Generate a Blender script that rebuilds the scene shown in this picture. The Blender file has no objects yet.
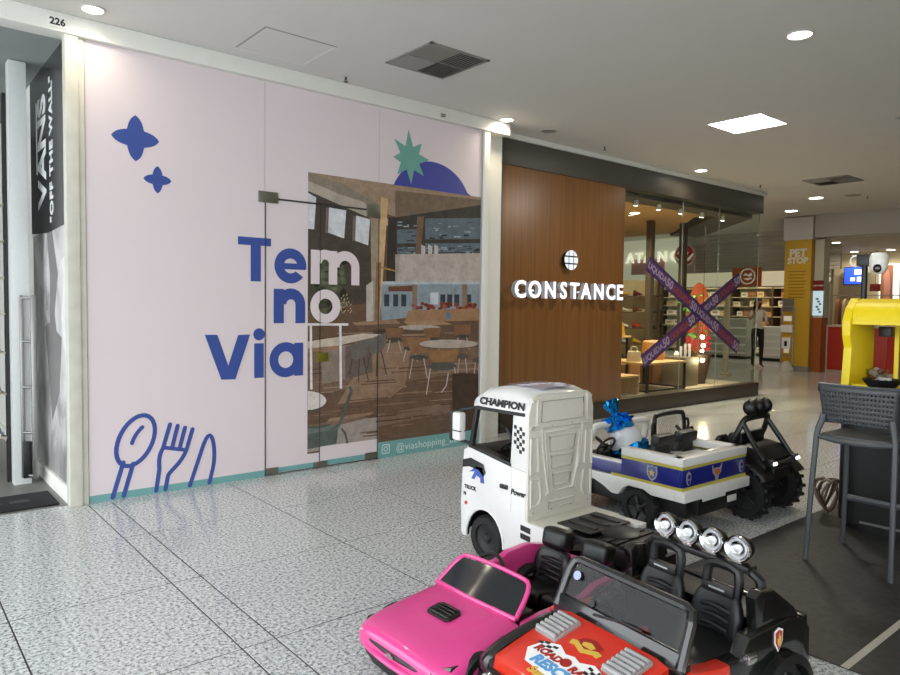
import bpy, bmesh, math, random
from mathutils import Vector, Matrix, Euler
random.seed(7)
SC = bpy.context.scene
COL = SC.collection
PI = math.pi

# ---------------------------------------------------------------- camera
cam_d = bpy.data.cameras.new('camera')
cam = bpy.data.objects.new('camera', cam_d)
COL.objects.link(cam)
cam_d.sensor_width = 36.0
cam_d.lens = 36.0 * 699.0 / 900.0
cam_d.clip_start, cam_d.clip_end = 0.05, 200
# columns: camera right, camera up, camera backwards in world axes (x along shop front, y into the wall)
cam.matrix_world = Matrix(((0.76858, 0.01967, -0.63945, 0.0),
                           (-0.63962, 0.04264, -0.76751, 0.0),
                           (0.01217, 0.99890, 0.04534, 1.42),
                           (0, 0, 0, 1)))
SC.camera = cam

# ---------------------------------------------------------------- world: daylight of the open atrium behind the camera
world = bpy.data.worlds.new('world'); SC.world = world
world.use_nodes = True
bg = world.node_tree.nodes['Background']
bg.inputs['Color'].default_value = (0.92, 0.96, 1.0, 1)
bg.inputs['Strength'].default_value = 2.75

vs = SC.view_settings
vs.view_transform = 'Standard'
vs.look = 'None'
vs.gamma = 1.0
vs.use_curve_mapping = False
vs.exposure = 0.55

CEIL = 3.30

# ---------------------------------------------------------------- materials
MATS = {}
def srgb(c):
    if isinstance(c, str):
        c = [int(c[i:i+2], 16) / 255 for i in (0, 2, 4)]
    return tuple((x / 12.92 if x <= .04045 else ((x + .055) / 1.055) ** 2.4) for x in c)

def mat(name, col, rough=.5, metal=0., vary=.06, scale=30., bump=0., coat=0., emit=0., alpha=1., trans=0., spec=.5):
    if name in MATS: return MATS[name]
    m = bpy.data.materials.new(name); m.use_nodes = True
    nt = m.node_tree; b = nt.nodes['Principled BSDF']
    c = srgb(col)
    tc = nt.nodes.new('ShaderNodeTexCoord')
    nz = nt.nodes.new('ShaderNodeTexNoise'); nz.inputs['Scale'].default_value = scale
    nz.inputs['Detail'].default_value = 3
    nt.links.new(tc.outputs['Object'], nz.inputs['Vector'])
    mx = nt.nodes.new('ShaderNodeMix'); mx.data_type = 'RGBA'
    mx.inputs['A'].default_value = (*[max(0, x * (1 - vary)) for x in c], 1)
    mx.inputs['B'].default_value = (*[min(1, x * (1 + vary)) for x in c], 1)
    nt.links.new(nz.outputs['Fac'], mx.inputs['Factor'])
    nt.links.new(mx.outputs['Result'], b.inputs['Base Color'])
    b.inputs['Roughness'].default_value = rough
    b.inputs['Metallic'].default_value = metal
    b.inputs['Specular IOR Level'].default_value = spec
    if coat: b.inputs['Coat Weight'].default_value = coat; b.inputs['Coat Roughness'].default_value = .06
    if emit:
        b.inputs['Emission Color'].default_value = (*c, 1); b.inputs['Emission Strength'].default_value = emit
    if alpha < 1: b.inputs['Alpha'].default_value = alpha
    if trans: b.inputs['Transmission Weight'].default_value = trans
    if bump:
        bp = nt.nodes.new('ShaderNodeBump'); bp.inputs['Strength'].default_value = bump; bp.inputs['Distance'].default_value = .002
        nt.links.new(nz.outputs['Fac'], bp.inputs['Height']); nt.links.new(bp.outputs['Normal'], b.inputs['Normal'])
    MATS[name] = m
    return m

def glass(name, tint=(.93, .96, .95), refl=.03, graze=.5):
    """thin clear pane: mostly straight-through with a real reflection on top"""
    if name in MATS: return MATS[name]
    m = bpy.data.materials.new(name); m.use_nodes = True
    nt = m.node_tree; nt.nodes.remove(nt.nodes['Principled BSDF'])
    out = nt.nodes['Material Output']
    tr = nt.nodes.new('ShaderNodeBsdfTransparent'); tr.inputs['Color'].default_value = (*tint, 1)
    gl = nt.nodes.new('ShaderNodeBsdfGlossy'); gl.inputs['Roughness'].default_value = .02
    lw = nt.nodes.new('ShaderNodeLayerWeight'); lw.inputs['Blend'].default_value = .5
    pw = nt.nodes.new('ShaderNodeMath'); pw.operation = 'POWER'; pw.inputs[1].default_value = 4.
    ma = nt.nodes.new('ShaderNodeMath'); ma.operation = 'MULTIPLY_ADD'; ma.inputs[1].default_value = graze; ma.inputs[2].default_value = refl
    nt.links.new(lw.outputs['Facing'], pw.inputs[0]); nt.links.new(pw.outputs[0], ma.inputs[0])
    mx = nt.nodes.new('ShaderNodeMixShader')
    nt.links.new(ma.outputs[0], mx.inputs[0])
    nt.links.new(tr.outputs[0], mx.inputs[1]); nt.links.new(gl.outputs[0], mx.inputs[2])
    nt.links.new(mx.outputs[0], out.inputs[0])
    MATS[name] = m
    return m

def emis(name, col, strength):
    if name in MATS: return MATS[name]
    m = bpy.data.materials.new(name); m.use_nodes = True
    nt = m.node_tree; b = nt.nodes['Principled BSDF']
    b.inputs['Base Color'].default_value = (*srgb(col), 1)
    b.inputs['Emission Color'].default_value = (*srgb(col), 1); b.inputs['Emission Strength'].default_value = strength
    MATS[name] = m
    return m

def ramp_mat(name, stops, scale=(60, 60, 60), rough=.3, detail=8., coat=0., dist=0., noise_rough=.6, bump=0., spec=.5, noise='NOISE'):
    m = bpy.data.materials.new(name); m.use_nodes = True
    nt = m.node_tree; b = nt.nodes['Principled BSDF']
    tc = nt.nodes.new('ShaderNodeTexCoord'); mp = nt.nodes.new('ShaderNodeMapping')
    geo = nt.nodes.new('ShaderNodeNewGeometry')
    mp.inputs['Scale'].default_value = scale
    nt.links.new(geo.outputs['Position'], mp.inputs['Vector'])
    nz = nt.nodes.new('ShaderNodeTexNoise'); nz.inputs['Scale'].default_value = 1
    nz.inputs['Detail'].default_value = detail; nz.inputs['Roughness'].default_value = noise_rough; nz.inputs['Distortion'].default_value = dist
    nt.links.new(mp.outputs[0], nz.inputs['Vector'])
    rp = nt.nodes.new('ShaderNodeValToRGB')
    el = rp.color_ramp.elements
    while len(el) > 1: el.remove(el[-1])
    el[0].position = stops[0][0]; el[0].color = (*srgb(stops[0][1]), 1)
    for p, c in stops[1:]:
        e = el.new(p); e.color = (*srgb(c), 1)
    nt.links.new(nz.outputs['Fac'], rp.inputs[0]); nt.links.new(rp.outputs[0], b.inputs['Base Color'])
    b.inputs['Roughness'].default_value = rough; b.inputs['Coat Weight'].default_value = coat
    b.inputs['Specular IOR Level'].default_value = spec
    if bump:
        bp = nt.nodes.new('ShaderNodeBump'); bp.inputs['Strength'].default_value = bump; bp.inputs['Distance'].default_value = .002
        nt.links.new(nz.outputs['Fac'], bp.inputs['Height']); nt.links.new(bp.outputs['Normal'], b.inputs['Normal'])
    MATS[name] = m
    return m

# ---------------------------------------------------------------- geometry builder
class G:
    """collects shapes into one mesh; every shape may carry its own material slot"""
    def __init__(self): self.v = []; self.f = []; self.mi = []; self.cols = None
    def add(self, vs, fs, mi=0, M=None):
        o = len(self.v)
        self.v += [tuple(M @ Vector(p)) if M else tuple(p) for p in vs]
        self.f += [tuple(i + o for i in f) for f in fs]; self.mi += [mi] * len(fs)
        return self
    def bm(self, b, mi=0, M=None):
        b.verts.index_update()
        vs = [v.co.copy() for v in b.verts]; fs = [[v.index for v in f.verts] for f in b.faces]
        b.free(); return self.add(vs, fs, mi, M)
    def box(self, c, s, bev=0., rot=(0, 0, 0), seg=2, mi=0, taper=None):
        b = bmesh.new(); bmesh.ops.create_cube(b, size=1)
        for v in b.verts:
            v.co = Vector((v.co.x * s[0], v.co.y * s[1], v.co.z * s[2]))
            if taper and v.co.z > 0: v.co.x *= taper[0]; v.co.y *= taper[1]
        if bev: bmesh.ops.bevel(b, geom=b.edges[:], offset=bev, segments=seg, profile=.6, affect='EDGES', clamp_overlap=True)
        return self.bm(b, mi, Matrix.Translation(c) @ Euler(rot).to_matrix().to_4x4())
    def bx(self, x0, x1, y0, y1, z0, z1, bev=0., mi=0, seg=2):
        return self.box(((x0+x1)/2, (y0+y1)/2, (z0+z1)/2), (abs(x1-x0), abs(y1-y0), abs(z1-z0)), bev, mi=mi, seg=seg)
    def prism(self, pts, d0, d1, axis='y', bev=0., mi=0, seg=2, top=None):
        """polygon pts extruded d0..d1 along axis. axis y: pts=(x,z); x: pts=(y,z); z: pts=(x,y). top: other polygon at d1"""
        def at(p, d): return {'y': (p[0], d, p[1]), 'x': (d, p[0], p[1]), 'z': (p[0], p[1], d)}[axis]
        b = bmesh.new(); q = top or pts
        a = [b.verts.new(at(p, d0)) for p in pts]; e = [b.verts.new(at(p, d1)) for p in q]
        n = len(pts)
        b.faces.new(a); b.faces.new(e[::-1])
        for i in range(n): b.faces.new((a[i], e[i], e[(i+1) % n], a[(i+1) % n]))
        bmesh.ops.recalc_face_normals(b, faces=b.faces[:])
        if bev: bmesh.ops.bevel(b, geom=b.edges[:], offset=bev, segments=seg, profile=.6, affect='EDGES', clamp_overlap=True)
        return self.bm(b, mi)
    def cyl(self, p0, p1, r0, r1=None, n=20, mi=0, bev=0.):
        p0 = Vector(p0); p1 = Vector(p1); d = p1 - p0; L = d.length
        r1 = r0 if r1 is None else r1
        if bev: prof = [(0, 0), (r0 - bev, 0), (r0, bev), (r1, L - bev), (r1 - bev, L), (0, L)]
        else: prof = [(0, 0), (r0, 0), (r1, L), (0, L)]
        return self.lathe(prof, p0, d, n, mi)
    def lathe(self, prof, o=(0, 0, 0), axis=(0, 0, 1), n=24, mi=0, a0=0., a1=2*PI):
        M = Matrix.Translation(o) @ Vector(axis).to_track_quat('Z', 'Y').to_matrix().to_4x4()
        full = abs(a1 - a0 - 2*PI) < 1e-6
        k = n if full else n + 1
        vs = [(r * math.cos(a0 + (a1-a0)*i/n), r * math.sin(a0 + (a1-a0)*i/n), z) for r, z in prof for i in range(k)]
        fs = []
        for j in range(len(prof) - 1):
            for i in range(n):
                i2 = (i + 1) % k
                q = [j*k+i, j*k+i2, (j+1)*k+i2, (j+1)*k+i]
                if prof[j][0] == 0: q = [q[0], q[2], q[3]]
                elif prof[j+1][0] == 0: q = [q[0], q[1], q[2]]
                fs.append(q)
        return self.add(vs, fs, mi, M)
    def tube(self, path, r, n=8, mi=0, closed=False, smooth=0):
        P = [Vector(p) for p in path]
        for _ in range(smooth):
            Q = [P[0]] if not closed else []
            rng = range(len(P) - 1) if not closed else range(len(P))
            for i in rng:
                a, b_ = P[i], P[(i+1) % len(P)]
                Q += [a.lerp(b_, .25), a.lerp(b_, .75)]
            if not closed: Q.append(P[-1])
            P = Q
        m = len(P); vs = []; rr = r if callable(r) else (lambda t: r)
        up = None
        for i, p in enumerate(P):
            if closed: t = (P[(i+1) % m] - P[i-1])
            else: t = (P[min(i+1, m-1)] - P[max(i-1, 0)])
            t.normalize()
            if up is None:
                up = Vector((0, 0, 1)) if abs(t.z) < .9 else Vector((1, 0, 0))
            s = t.cross(up); s.normalize(); up = s.cross(t); up.normalize()
            R = rr(i / max(1, m - 1))
            vs += [p + (s * math.cos(2*PI*k/n) + up * math.sin(2*PI*k/n)) * R for k in range(n)]
        fs = []
        for i in range(m if closed else m - 1):
            j = (i + 1) % m
            for k in range(n):
                k2 = (k + 1) % n
                fs.append((i*n+k, j*n+k, j*n+k2, i*n+k2))
        if not closed: fs += [tuple(range(n)), tuple(range((m-1)*n, m*n))[::-1]]
        return self.add(vs, fs, mi)
    def loft(self, rings, closed=True, cap=True, mi=0):
        n = len(rings[0]); vs = [p for r in rings for p in r]; fs = []
        for i in range(len(rings) - 1):
            for k in range(n if closed else n - 1):
                k2 = (k + 1) % n
                fs.append((i*n+k, (i+1)*n+k, (i+1)*n+k2, i*n+k2))
        if cap and closed: fs += [tuple(range(n)), tuple(range((len(rings)-1)*n, len(rings)*n))[::-1]]
        return self.add(vs, fs, mi)
    def ball(self, c, r, sc=(1, 1, 1), n=16, mi=0, rot=(0, 0, 0)):
        b = bmesh.new(); bmesh.ops.create_uvsphere(b, u_segments=n, v_segments=max(6, n//2), radius=r)
        return self.bm(b, mi, Matrix.Translation(c) @ Euler(rot).to_matrix().to_4x4() @ Matrix.Diagonal((*sc, 1)))
    def poly(self, pts, mi=0): return self.add(pts, [tuple(range(len(pts)))], mi)

def obj(name, g, m, parent=None, M=None, smooth=35, label=None, sub=0, bevel=0., fixn=True):
    me = bpy.data.meshes.new(name)
    me.from_pydata([tuple(p) for p in g.v], [], g.f)
    ms = m if isinstance(m, (list, tuple)) else [m]
    for k in ms: me.materials.append(k)
    for p, i in zip(me.polygons, g.mi): p.material_index = i
    if fixn:
        b = bmesh.new(); b.from_mesh(me)
        bmesh.ops.recalc_face_normals(b, faces=b.faces[:]); b.to_mesh(me); b.free()
    if smooth:
        me.polygons.foreach_set('use_smooth', [True] * len(me.polygons))
        me.set_sharp_from_angle(angle=math.radians(smooth))
    o = bpy.data.objects.new(name, me); COL.objects.link(o)
    if parent: o.parent = parent
    if M is not None: o.matrix_local = M
    if bevel:
        k = o.modifiers.new('bevel', 'BEVEL'); k.width = bevel; k.segments = 2; k.limit_method = 'ANGLE'
    if sub:
        k = o.modifiers.new('subsurf', 'SUBSURF'); k.levels = sub; k.render_levels = sub
    if label: o['label'] = label
    return o

def tag(o, label, cat=None, group=None, kind=None):
    o['label'] = label
    if cat: o['category'] = cat
    if group: o['group'] = group
    if kind: o['kind'] = kind
    return o

def thing(name, label, cat, loc=(0, 0, 0), rz=0., group=None, rot=None):
    o = bpy.data.objects.new(name, None); COL.objects.link(o)
    o.empty_display_size = .1
    o.location = loc; o.rotation_euler = rot or (0, 0, rz)
    return tag(o, label, cat, group)

def struct(name, g, m, parent=None, label=None, **k):
    o = obj(name, g, m, parent, **k)
    if not parent: o['kind'] = 'structure'
    if label: o['label'] = label
    return o

def copy_tree(o, parent=None):
    c = o.copy(); COL.objects.link(c); c.parent = parent
    for ch in [x for x in o.children]: copy_tree(ch, c)
    return c

def text_g(s, size, depth=.002, bold=0., align='CENTER', spacing=1., shear=0., xs=1., mi=0):
    """lettering as a G in the local x-z plane facing -y (baseline at z=0)"""
    cu = bpy.data.curves.new('t', 'FONT'); cu.body = s; cu.size = size; cu.align_x = align
    cu.extrude = depth / 2; cu.offset = bold; cu.space_character = spacing; cu.shear = shear
    cu.resolution_u = 3
    o = bpy.data.objects.new('t', cu); COL.objects.link(o)
    dg = bpy.context.evaluated_depsgraph_get()
    me = bpy.data.meshes.new_from_object(o.evaluated_get(dg))
    g = G(); g.add([(v.co.x * xs, -v.co.z, v.co.y) for v in me.vertices], [tuple(p.vertices) for p in me.polygons], mi)
    bpy.data.objects.remove(o); bpy.data.curves.remove(cu); bpy.data.meshes.remove(me)
    return g

def text(name, s, size, m, parent, M, depth=.002, bold=0., align='CENTER', label=None, **k):
    return obj(name, text_g(s, size, depth, bold, align, **k), m, parent, M, smooth=0, label=label, fixn=False)

def shape_g(outlines, depth=.002, mi=0):
    """flat filled shape from closed outlines in x-z (holes allowed), facing -y"""
    cu = bpy.data.curves.new('t', 'CURVE'); cu.dimensions = '2D'; cu.fill_mode = 'BOTH'; cu.extrude = depth / 2
    for pts in outlines:
        sp = cu.splines.new('POLY'); sp.points.add(len(pts) - 1); sp.use_cyclic_u = True
        for p, q in zip(sp.points, pts): p.co = (q[0], q[1], 0, 1)
    o = bpy.data.objects.new('t', cu); COL.objects.link(o)
    dg = bpy.context.evaluated_depsgraph_get()
    me = bpy.data.meshes.new_from_object(o.evaluated_get(dg))
    g = G(); g.add([(v.co.x, -v.co.z, v.co.y) for v in me.vertices], [tuple(p.vertices) for p in me.polygons], mi)
    bpy.data.objects.remove(o); bpy.data.curves.remove(cu); bpy.data.meshes.remove(me)
    return g

def circ(cx, cz, r, n=32, rz=None, a0=0., a1=2*PI, end=False):
    rz = r if rz is None else rz
    k = n + 1 if end else n
    return [(cx + r * math.cos(a0 + (a1-a0)*i/n), cz + rz * math.sin(a0 + (a1-a0)*i/n)) for i in range(k)]

def T(x, y, z, rx=0, ry=0, rz=0): return Matrix.Translation((x, y, z)) @ Euler((rx, ry, rz)).to_matrix().to_4x4()

def area(name, loc, size, power, col=(1, 1, 1), rot=(0, 0, 0), shape='DISK', spread=PI):
    L = bpy.data.lights.new(name, 'AREA'); L.shape = shape; L.size = size; L.energy = power; L.color = col; L.spread = spread
    o = bpy.data.objects.new(name, L); COL.objects.link(o); o.location = loc; o.rotation_euler = rot
    return o

# shared materials
M_white = mat('white_plastic', 'f2f1ee', .35, coat=.3)
M_black = mat('black_plastic', '141414', .42)
M_bgloss = mat('black_gloss', '0c0c0c', .14, coat=.8)
M_rubber = mat('tyre_rubber', '0d0d0d', .6, bump=.2)
M_chrome = mat('chrome', 'd8d8d8', .12, 1.)
M_steel = mat('steel', '9a9a98', .35, 1.)
# ================================================================ THE SHELL
CEIL = 3.33
MX0, MX1, MY = 1.17, 4.85, 5.34            # mural wall
CY = 5.60                                    # front plane of the shoe shop
CX0, CX1 = 5.30, 11.33

M_granite = ramp_mat('granite', [(.30, '2a2c2e'), (.40, '76797c'), (.46, 'b0b4b4'), (.54, 'd6dada'), (.70, 'f0f2f1')],
                     (62, 62, 62), rough=.13, detail=6, noise_rough=.72, spec=.5)
M_grout = mat('grout', '2e2d2b', .8)
M_ceil = mat('ceiling_paint', 'dad8d3', .8, vary=.03, scale=4)
M_wallw = mat('white_paint', 'e6e6df', .6, vary=.05, scale=8)
M_mat = ramp_mat('rubber_mat', [(.3, '2a2926'), (.6, '3d3b37')], (25, 25, 25), rough=.55, detail=6, bump=.15)

TX = [.452 + .853 * k for k in range(-2, 15)]
TY = [2.70 + .867 * k for k in range(-3, 4)]
TX0, TX1, TY0, TY1 = TX[0], TX[-1], TY[0], TY[-1]
g = G()
g.bx(TX0, TX1, TY0, TY1, -.2, -.0012, mi=1)
g.bx(-9, TX0, -9, 16, -.2, 0); g.bx(TX1, 30, -9, 16, -.2, 0)
g.bx(TX0, TX1, -9, TY0, -.2, 0); g.bx(TX0, TX1, TY1, 16, -.2, 0)
floor = struct('floor', g, [M_granite, M_grout], smooth=0, label='speckled pale granite tile floor')
jt = .0065
tile_me = {}
def tile(x0, x1, y0, y1):
    k = (round(x1 - x0, 3), round(y1 - y0, 3))
    if k not in tile_me:
        q = G().bx(jt/2, k[0] - jt/2, jt/2, k[1] - jt/2, -.012, 0.0, bev=.0012, seg=1)
        o = obj('granite_tile', q, M_granite, floor, smooth=0); tile_me[k] = o.data
    else:
        o = bpy.data.objects.new('granite_tile', tile_me[k]); COL.objects.link(o); o.parent = floor
    o.location = (x0, y0, random.uniform(-.0004, .0004))
for i in range(len(TX) - 1):
    for j in range(len(TY) - 1):
        if TX[i] > 3.3 and TY[j+1] < 2.0: continue
        if abs(TX[i] - .452) < .01:
            tile(TX[i], 1.157, TY[j], TY[j+1]); tile(1.157, TX[i+1], TY[j], TY[j+1])
        else: tile(TX[i], TX[i+1], TY[j], TY[j+1])
# black rubber mat at the ride-on car stand
mt = thing('rubber_mat', 'dark grey rubber mat under the bar stool with a pale stripe', 'mat', (2.95, -3, 0))
obj('mat_sheet', G().bx(0, 7.0, 0, 5.07, .0005, .007, bev=.002, seg=1), M_mat, mt, smooth=0)
obj('stripe', G().bx(0, 7.0, 4.055, 4.085, .006, .0085), mat('stripe_grey', 'b9b5a8', .6), mt, smooth=0, label='pale grey stripe across the mat')

# ceiling, with the corridor end rising a little
g = G()
g.add([(-2.2, -6.0, CEIL), (11.0, -6.0, CEIL), (11.0, 5.62, CEIL), (-2.2, 5.62, CEIL)], [(0, 1, 2, 3)])
g.add([(11, -6, CEIL), (16.6, -6, 3.58), (16.6, 16, 3.58), (11, 16, CEIL)], [(0, 1, 2, 3)])
g.add([(16.6, -6, 3.58), (30, -6, 3.58), (30, 16, 3.58), (16.6, 16, 3.58)], [(0, 1, 2, 3)])
g.add([(-2.2, -6, 3.75), (30, -6, 3.75), (30, 16, 3.75), (-2.2, 16, 3.75)], [(0, 1, 2, 3)])
struct('ceiling', g, M_ceil, smooth=0, fixn=False)
# white bulkhead over the shop fronts
g = G().bx(-2.2, CX0 - .1, MY - .045, MY + .12, 3.205, CEIL - .001, bev=.004)
struct('trim_1', g, M_wallw, label='white bulkhead band above the pink mural')
g = G().bx(CX0 - .1, CX1 + .05, CY - .03, CY + .2, 3.275, CEIL - .001, bev=.004)
struct('trim_2', g, M_wallw, label='white bulkhead band above the shoe shop')
g = G().bx(MX1 + .005, 4.93, MY - .03, CY + .1, 0, 3.21, bev=.006)
struct('trim_3', g, M_wallw, label='white jamb post between mural and shoe shop')
g = G().bx(1.045, 1.125, MY - .03, MY + .06, 0, 3.21, bev=.004).bx(1.125, MX0 - .004, MY - .012, MY + .05, 0, 3.21, bev=.003)
struct('trim_4', g, mat('scuffed_cream', 'cfcdc0', .55, vary=.16, scale=9), label='scuffed cream door jamb beside the mural')
for nm, s, x, col in (('unit_sign', '226', 1.0, 'e8e8e2'), ('unit_sign', '227', 4.29, 'd8d6cc')):
    t = thing(nm, 'small white plate with the number 226 over the jamb' if s == '226' else 'tiny plate with the number 227 above the star print', 'sign', (x, MY - .047, 3.225))
    w = .12 if s == '226' else .07
    obj('plate', G().bx(-w/2, w/2, -.004, .0, 0, w*.62, bev=.001), mat('plate_' + s, col, .5), t)
    text('digits', s, w * .52, M_black, t, T(0, -.005, w*.14), depth=.001, bold=.002)

# shop shell behind the mural and the far walls of the mall
g = G().bx(1.125, 5.25, MY + .13, MY + .25, 0, 3.3)
struct('wall_back', g, M_wallw, smooth=0)
M_far = mat('far_cream', 'cfc4a8', .6, scale=4)
struct('wall_right', G().bx(1.5, 30, -4.1, -4.0, 0, 3.7), M_far, smooth=0)  # unseen wall, added to keep daylight off the right side
struct('wall_far', G().bx(24, 24.1, -6, 16, 0, 3.7), M_far, smooth=0)
struct('wall_far_left', G().bx(5, 24, 15.9, 16, 0, 3.7), M_far, smooth=0)

# ---------------------------------------------------------------- ceiling fittings
M_lamp = emis('lamp_diffuser', 'fffaf0', 14)
M_ring = mat('lamp_ring', 'd0cfca', .4)
def downlight(x, y, z, r, label, power, col=(1, .84, .62), spread=2.6):
    t = thing('downlight', label, 'ceiling light', (x, y, z), group='round ceiling downlights')
    obj('rim', G().lathe([(r, 0), (r + .018, -.002), (r + .018, -.008), (r + .002, -.010), (r, -.004)], n=32), M_ring, t)
    obj('diffuser', G().lathe([(0, -.004), (r, -.004)], n=32), M_lamp, t, smooth=0, fixn=False)
    if power:
        a = area('downlight_lamp', (0, 0, -.02), 2 * r, power, col, spread=spread); a.parent = t
DL = 5
downlight(1.168, 5.09, CEIL, .062, 'round ceiling downlight over the cream jamb', 1.5)
downlight(5.06, 5.206, CEIL, .062, 'round ceiling downlight over the white jamb post', 2.4)
downlight(5.005, 2.258, CEIL, .075, 'largest round ceiling downlight at upper right', DL)
downlight(8.877, 5.287, CEIL, .075, 'round ceiling downlight in front of the dark shop header', 3)
downlight(13.0, 5.48, 3.419, .11, 'round ceiling downlight nearest the far air vent', 3)
downlight(15.0, 6.82, 3.508, .12, 'round ceiling downlight above the yellow pillar', 5)
t = thing('panel_light', 'bright square ceiling panel light', 'ceiling light', (7.0, 3.66, CEIL))
obj('frame', G().bx(-.29, .29, -.29, -.275, -.006, 0).bx(-.29, .29, .275, .29, -.006, 0).bx(-.29, -.275, -.275, .275, -.006, 0).bx(.275, .29, -.275, .275, -.006, 0), M_ring, t, smooth=0)
obj('diffuser', G().add([(-.275, -.275, -.004), (.275, -.275, -.004), (.275, .275, -.004), (-.275, .275, -.004)], [(0, 3, 2, 1)]), M_lamp, t, smooth=0, fixn=False)
a = area('panel_lamp', (0, 0, -.03), .54, 18, (1, .90, .76), shape='SQUARE'); a.parent = t

M_vent = mat('vent_grey', '8b8781', .5)
M_ventd = mat('vent_dark', '1c1b19', .7)
def vent(x, y, z, s, label):
    t = thing('air_vent', label, 'air vent', (x, y, z), group='square four-way ceiling vents')
    h = s / 2
    obj('frame', G().bx(-h, h, -h, -h + .02, -.010, 0).bx(-h, h, h - .02, h, -.010, 0).bx(-h, -h + .02, -h, h, -.010, 0)
        .bx(h - .02, h, -h, h, -.010, 0).bx(-.008, .008, -h, h, -.009, 0).bx(-h, h, -.008, .008, -.009, 0), M_vent, t, smooth=0)
    obj('backing', G().bx(-h + .01, h - .01, -h + .01, h - .01, -.002, -.0005), M_ventd, t, smooth=0)
    n = 9; q = (h - .028) ; me = None
    for qx in (0, 1):
        for qy in (0, 1):
            for i in range(n):
                u = .010 + (i + .5) * q / n
                cx = (qx * 2 - 1); cy = (qy * 2 - 1)
                along = (qx == qy)
                if me is None:
                    o = obj('slat', G().box((0, 0, 0), (q, .003, .017), rot=(math.radians(50), 0, 0)), M_vent, t, smooth=0); me = o.data
                else:
                    o = bpy.data.objects.new('slat', me); COL.objects.link(o); o.parent = t
                m0 = .008 + q / 2 + .004
                if along: o.location = (cx * m0, cy * u, -.009); o.rotation_euler = (0, 0, 0 if cy < 0 else PI)
                else: o.location = (cx * u, cy * m0, -.009); o.rotation_euler = (0, 0, PI/2 if cx > 0 else -PI/2)
vent(3.46, 4.35, CEIL, .58, 'dark four-way ceiling air vent above the mural')
vent(10.93, 4.38, CEIL, .62, 'far ceiling air vent near the two distant downlights')
# access hatch: flush white panel with shadow gap
t = thing('ceiling_hatch', 'flush white square access hatch in the ceiling', 'hatch', (2.43, 4.87, CEIL))
obj('panel', G().bx(-.27, .27, -.25, .25, -.004, 0), M_ceil, t, smooth=0)
obj('gap_line', G().bx(-.285, .285, -.265, -.25, -.002, 0).bx(-.285, -.27, -.25, .25, -.002, 0), mat('gap', '9a9894', .8), t, smooth=0)
obj('edge_bead', G().bx(-.285, .285, .25, .265, -.006, 0).bx(.27, .285, -.25, .25, -.006, 0), M_wallw, t, smooth=0)
def disc(x, y, z, r, label):
    t = thing('ceiling_speaker', label, 'ceiling speaker', (x, y, z))
    obj('rim', G().lathe([(r - .012, -.003), (r, -.010), (r + .006, -.006), (r + .006, 0)], n=28), mat('speaker_rim', 'b7b5b0', .5), t)
    obj('grille', G().lathe([(0, -.007), (r - .012, -.006), (r - .012, 0)], n=28), mat('speaker_grille', '8d8b87', .6, bump=.5, scale=300), t)
disc(5.72, 5.23, CEIL, .085, 'round grey ceiling speaker beside a downlight over the wood panel')
disc(7.86, 2.53, CEIL, .05, 'small round detector on the ceiling at upper right')
disc(13.2, 4.95, 3.43, .13, 'far round ceiling speaker beyond the last vent')
def sprinkler(x, y, z, label):
    t = thing('sprinkler', label, 'sprinkler', (x, y, z), group='ceiling sprinkler heads')
    obj('escutcheon', G().lathe([(0, -.006), (.02, -.005), (.03, 0)], n=18), M_ring, t)
    obj('head', G().cyl((0, 0, 0), (0, 0, -.03), .008).lathe([(0, -.045), (.018, -.047), (.02, -.044), (0, -.041)], n=14)
        .tube([(-.010, 0, -.028), (-.012, 0, -.038), (0, 0, -.045), (.012, 0, -.038), (.010, 0, -.028)], .0025, 6), mat('sprinkler_metal', '4c4943', .4, .8), t)
sprinkler(3.12, 5.15, CEIL, 'small ceiling sprinkler head above the mural')
sprinkler(6.75, 5.28, CEIL, 'small ceiling sprinkler head above the wood panel')
sprinkler(10.55, 5.28, CEIL, 'small ceiling sprinkler head by the header corner')
sprinkler(7.1, 2.26, CEIL, 'small ceiling sprinkler head at the right picture edge')
sprinkler(13.6, 4.86, 3.45, 'small ceiling sprinkler head beside the far speaker')
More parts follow.
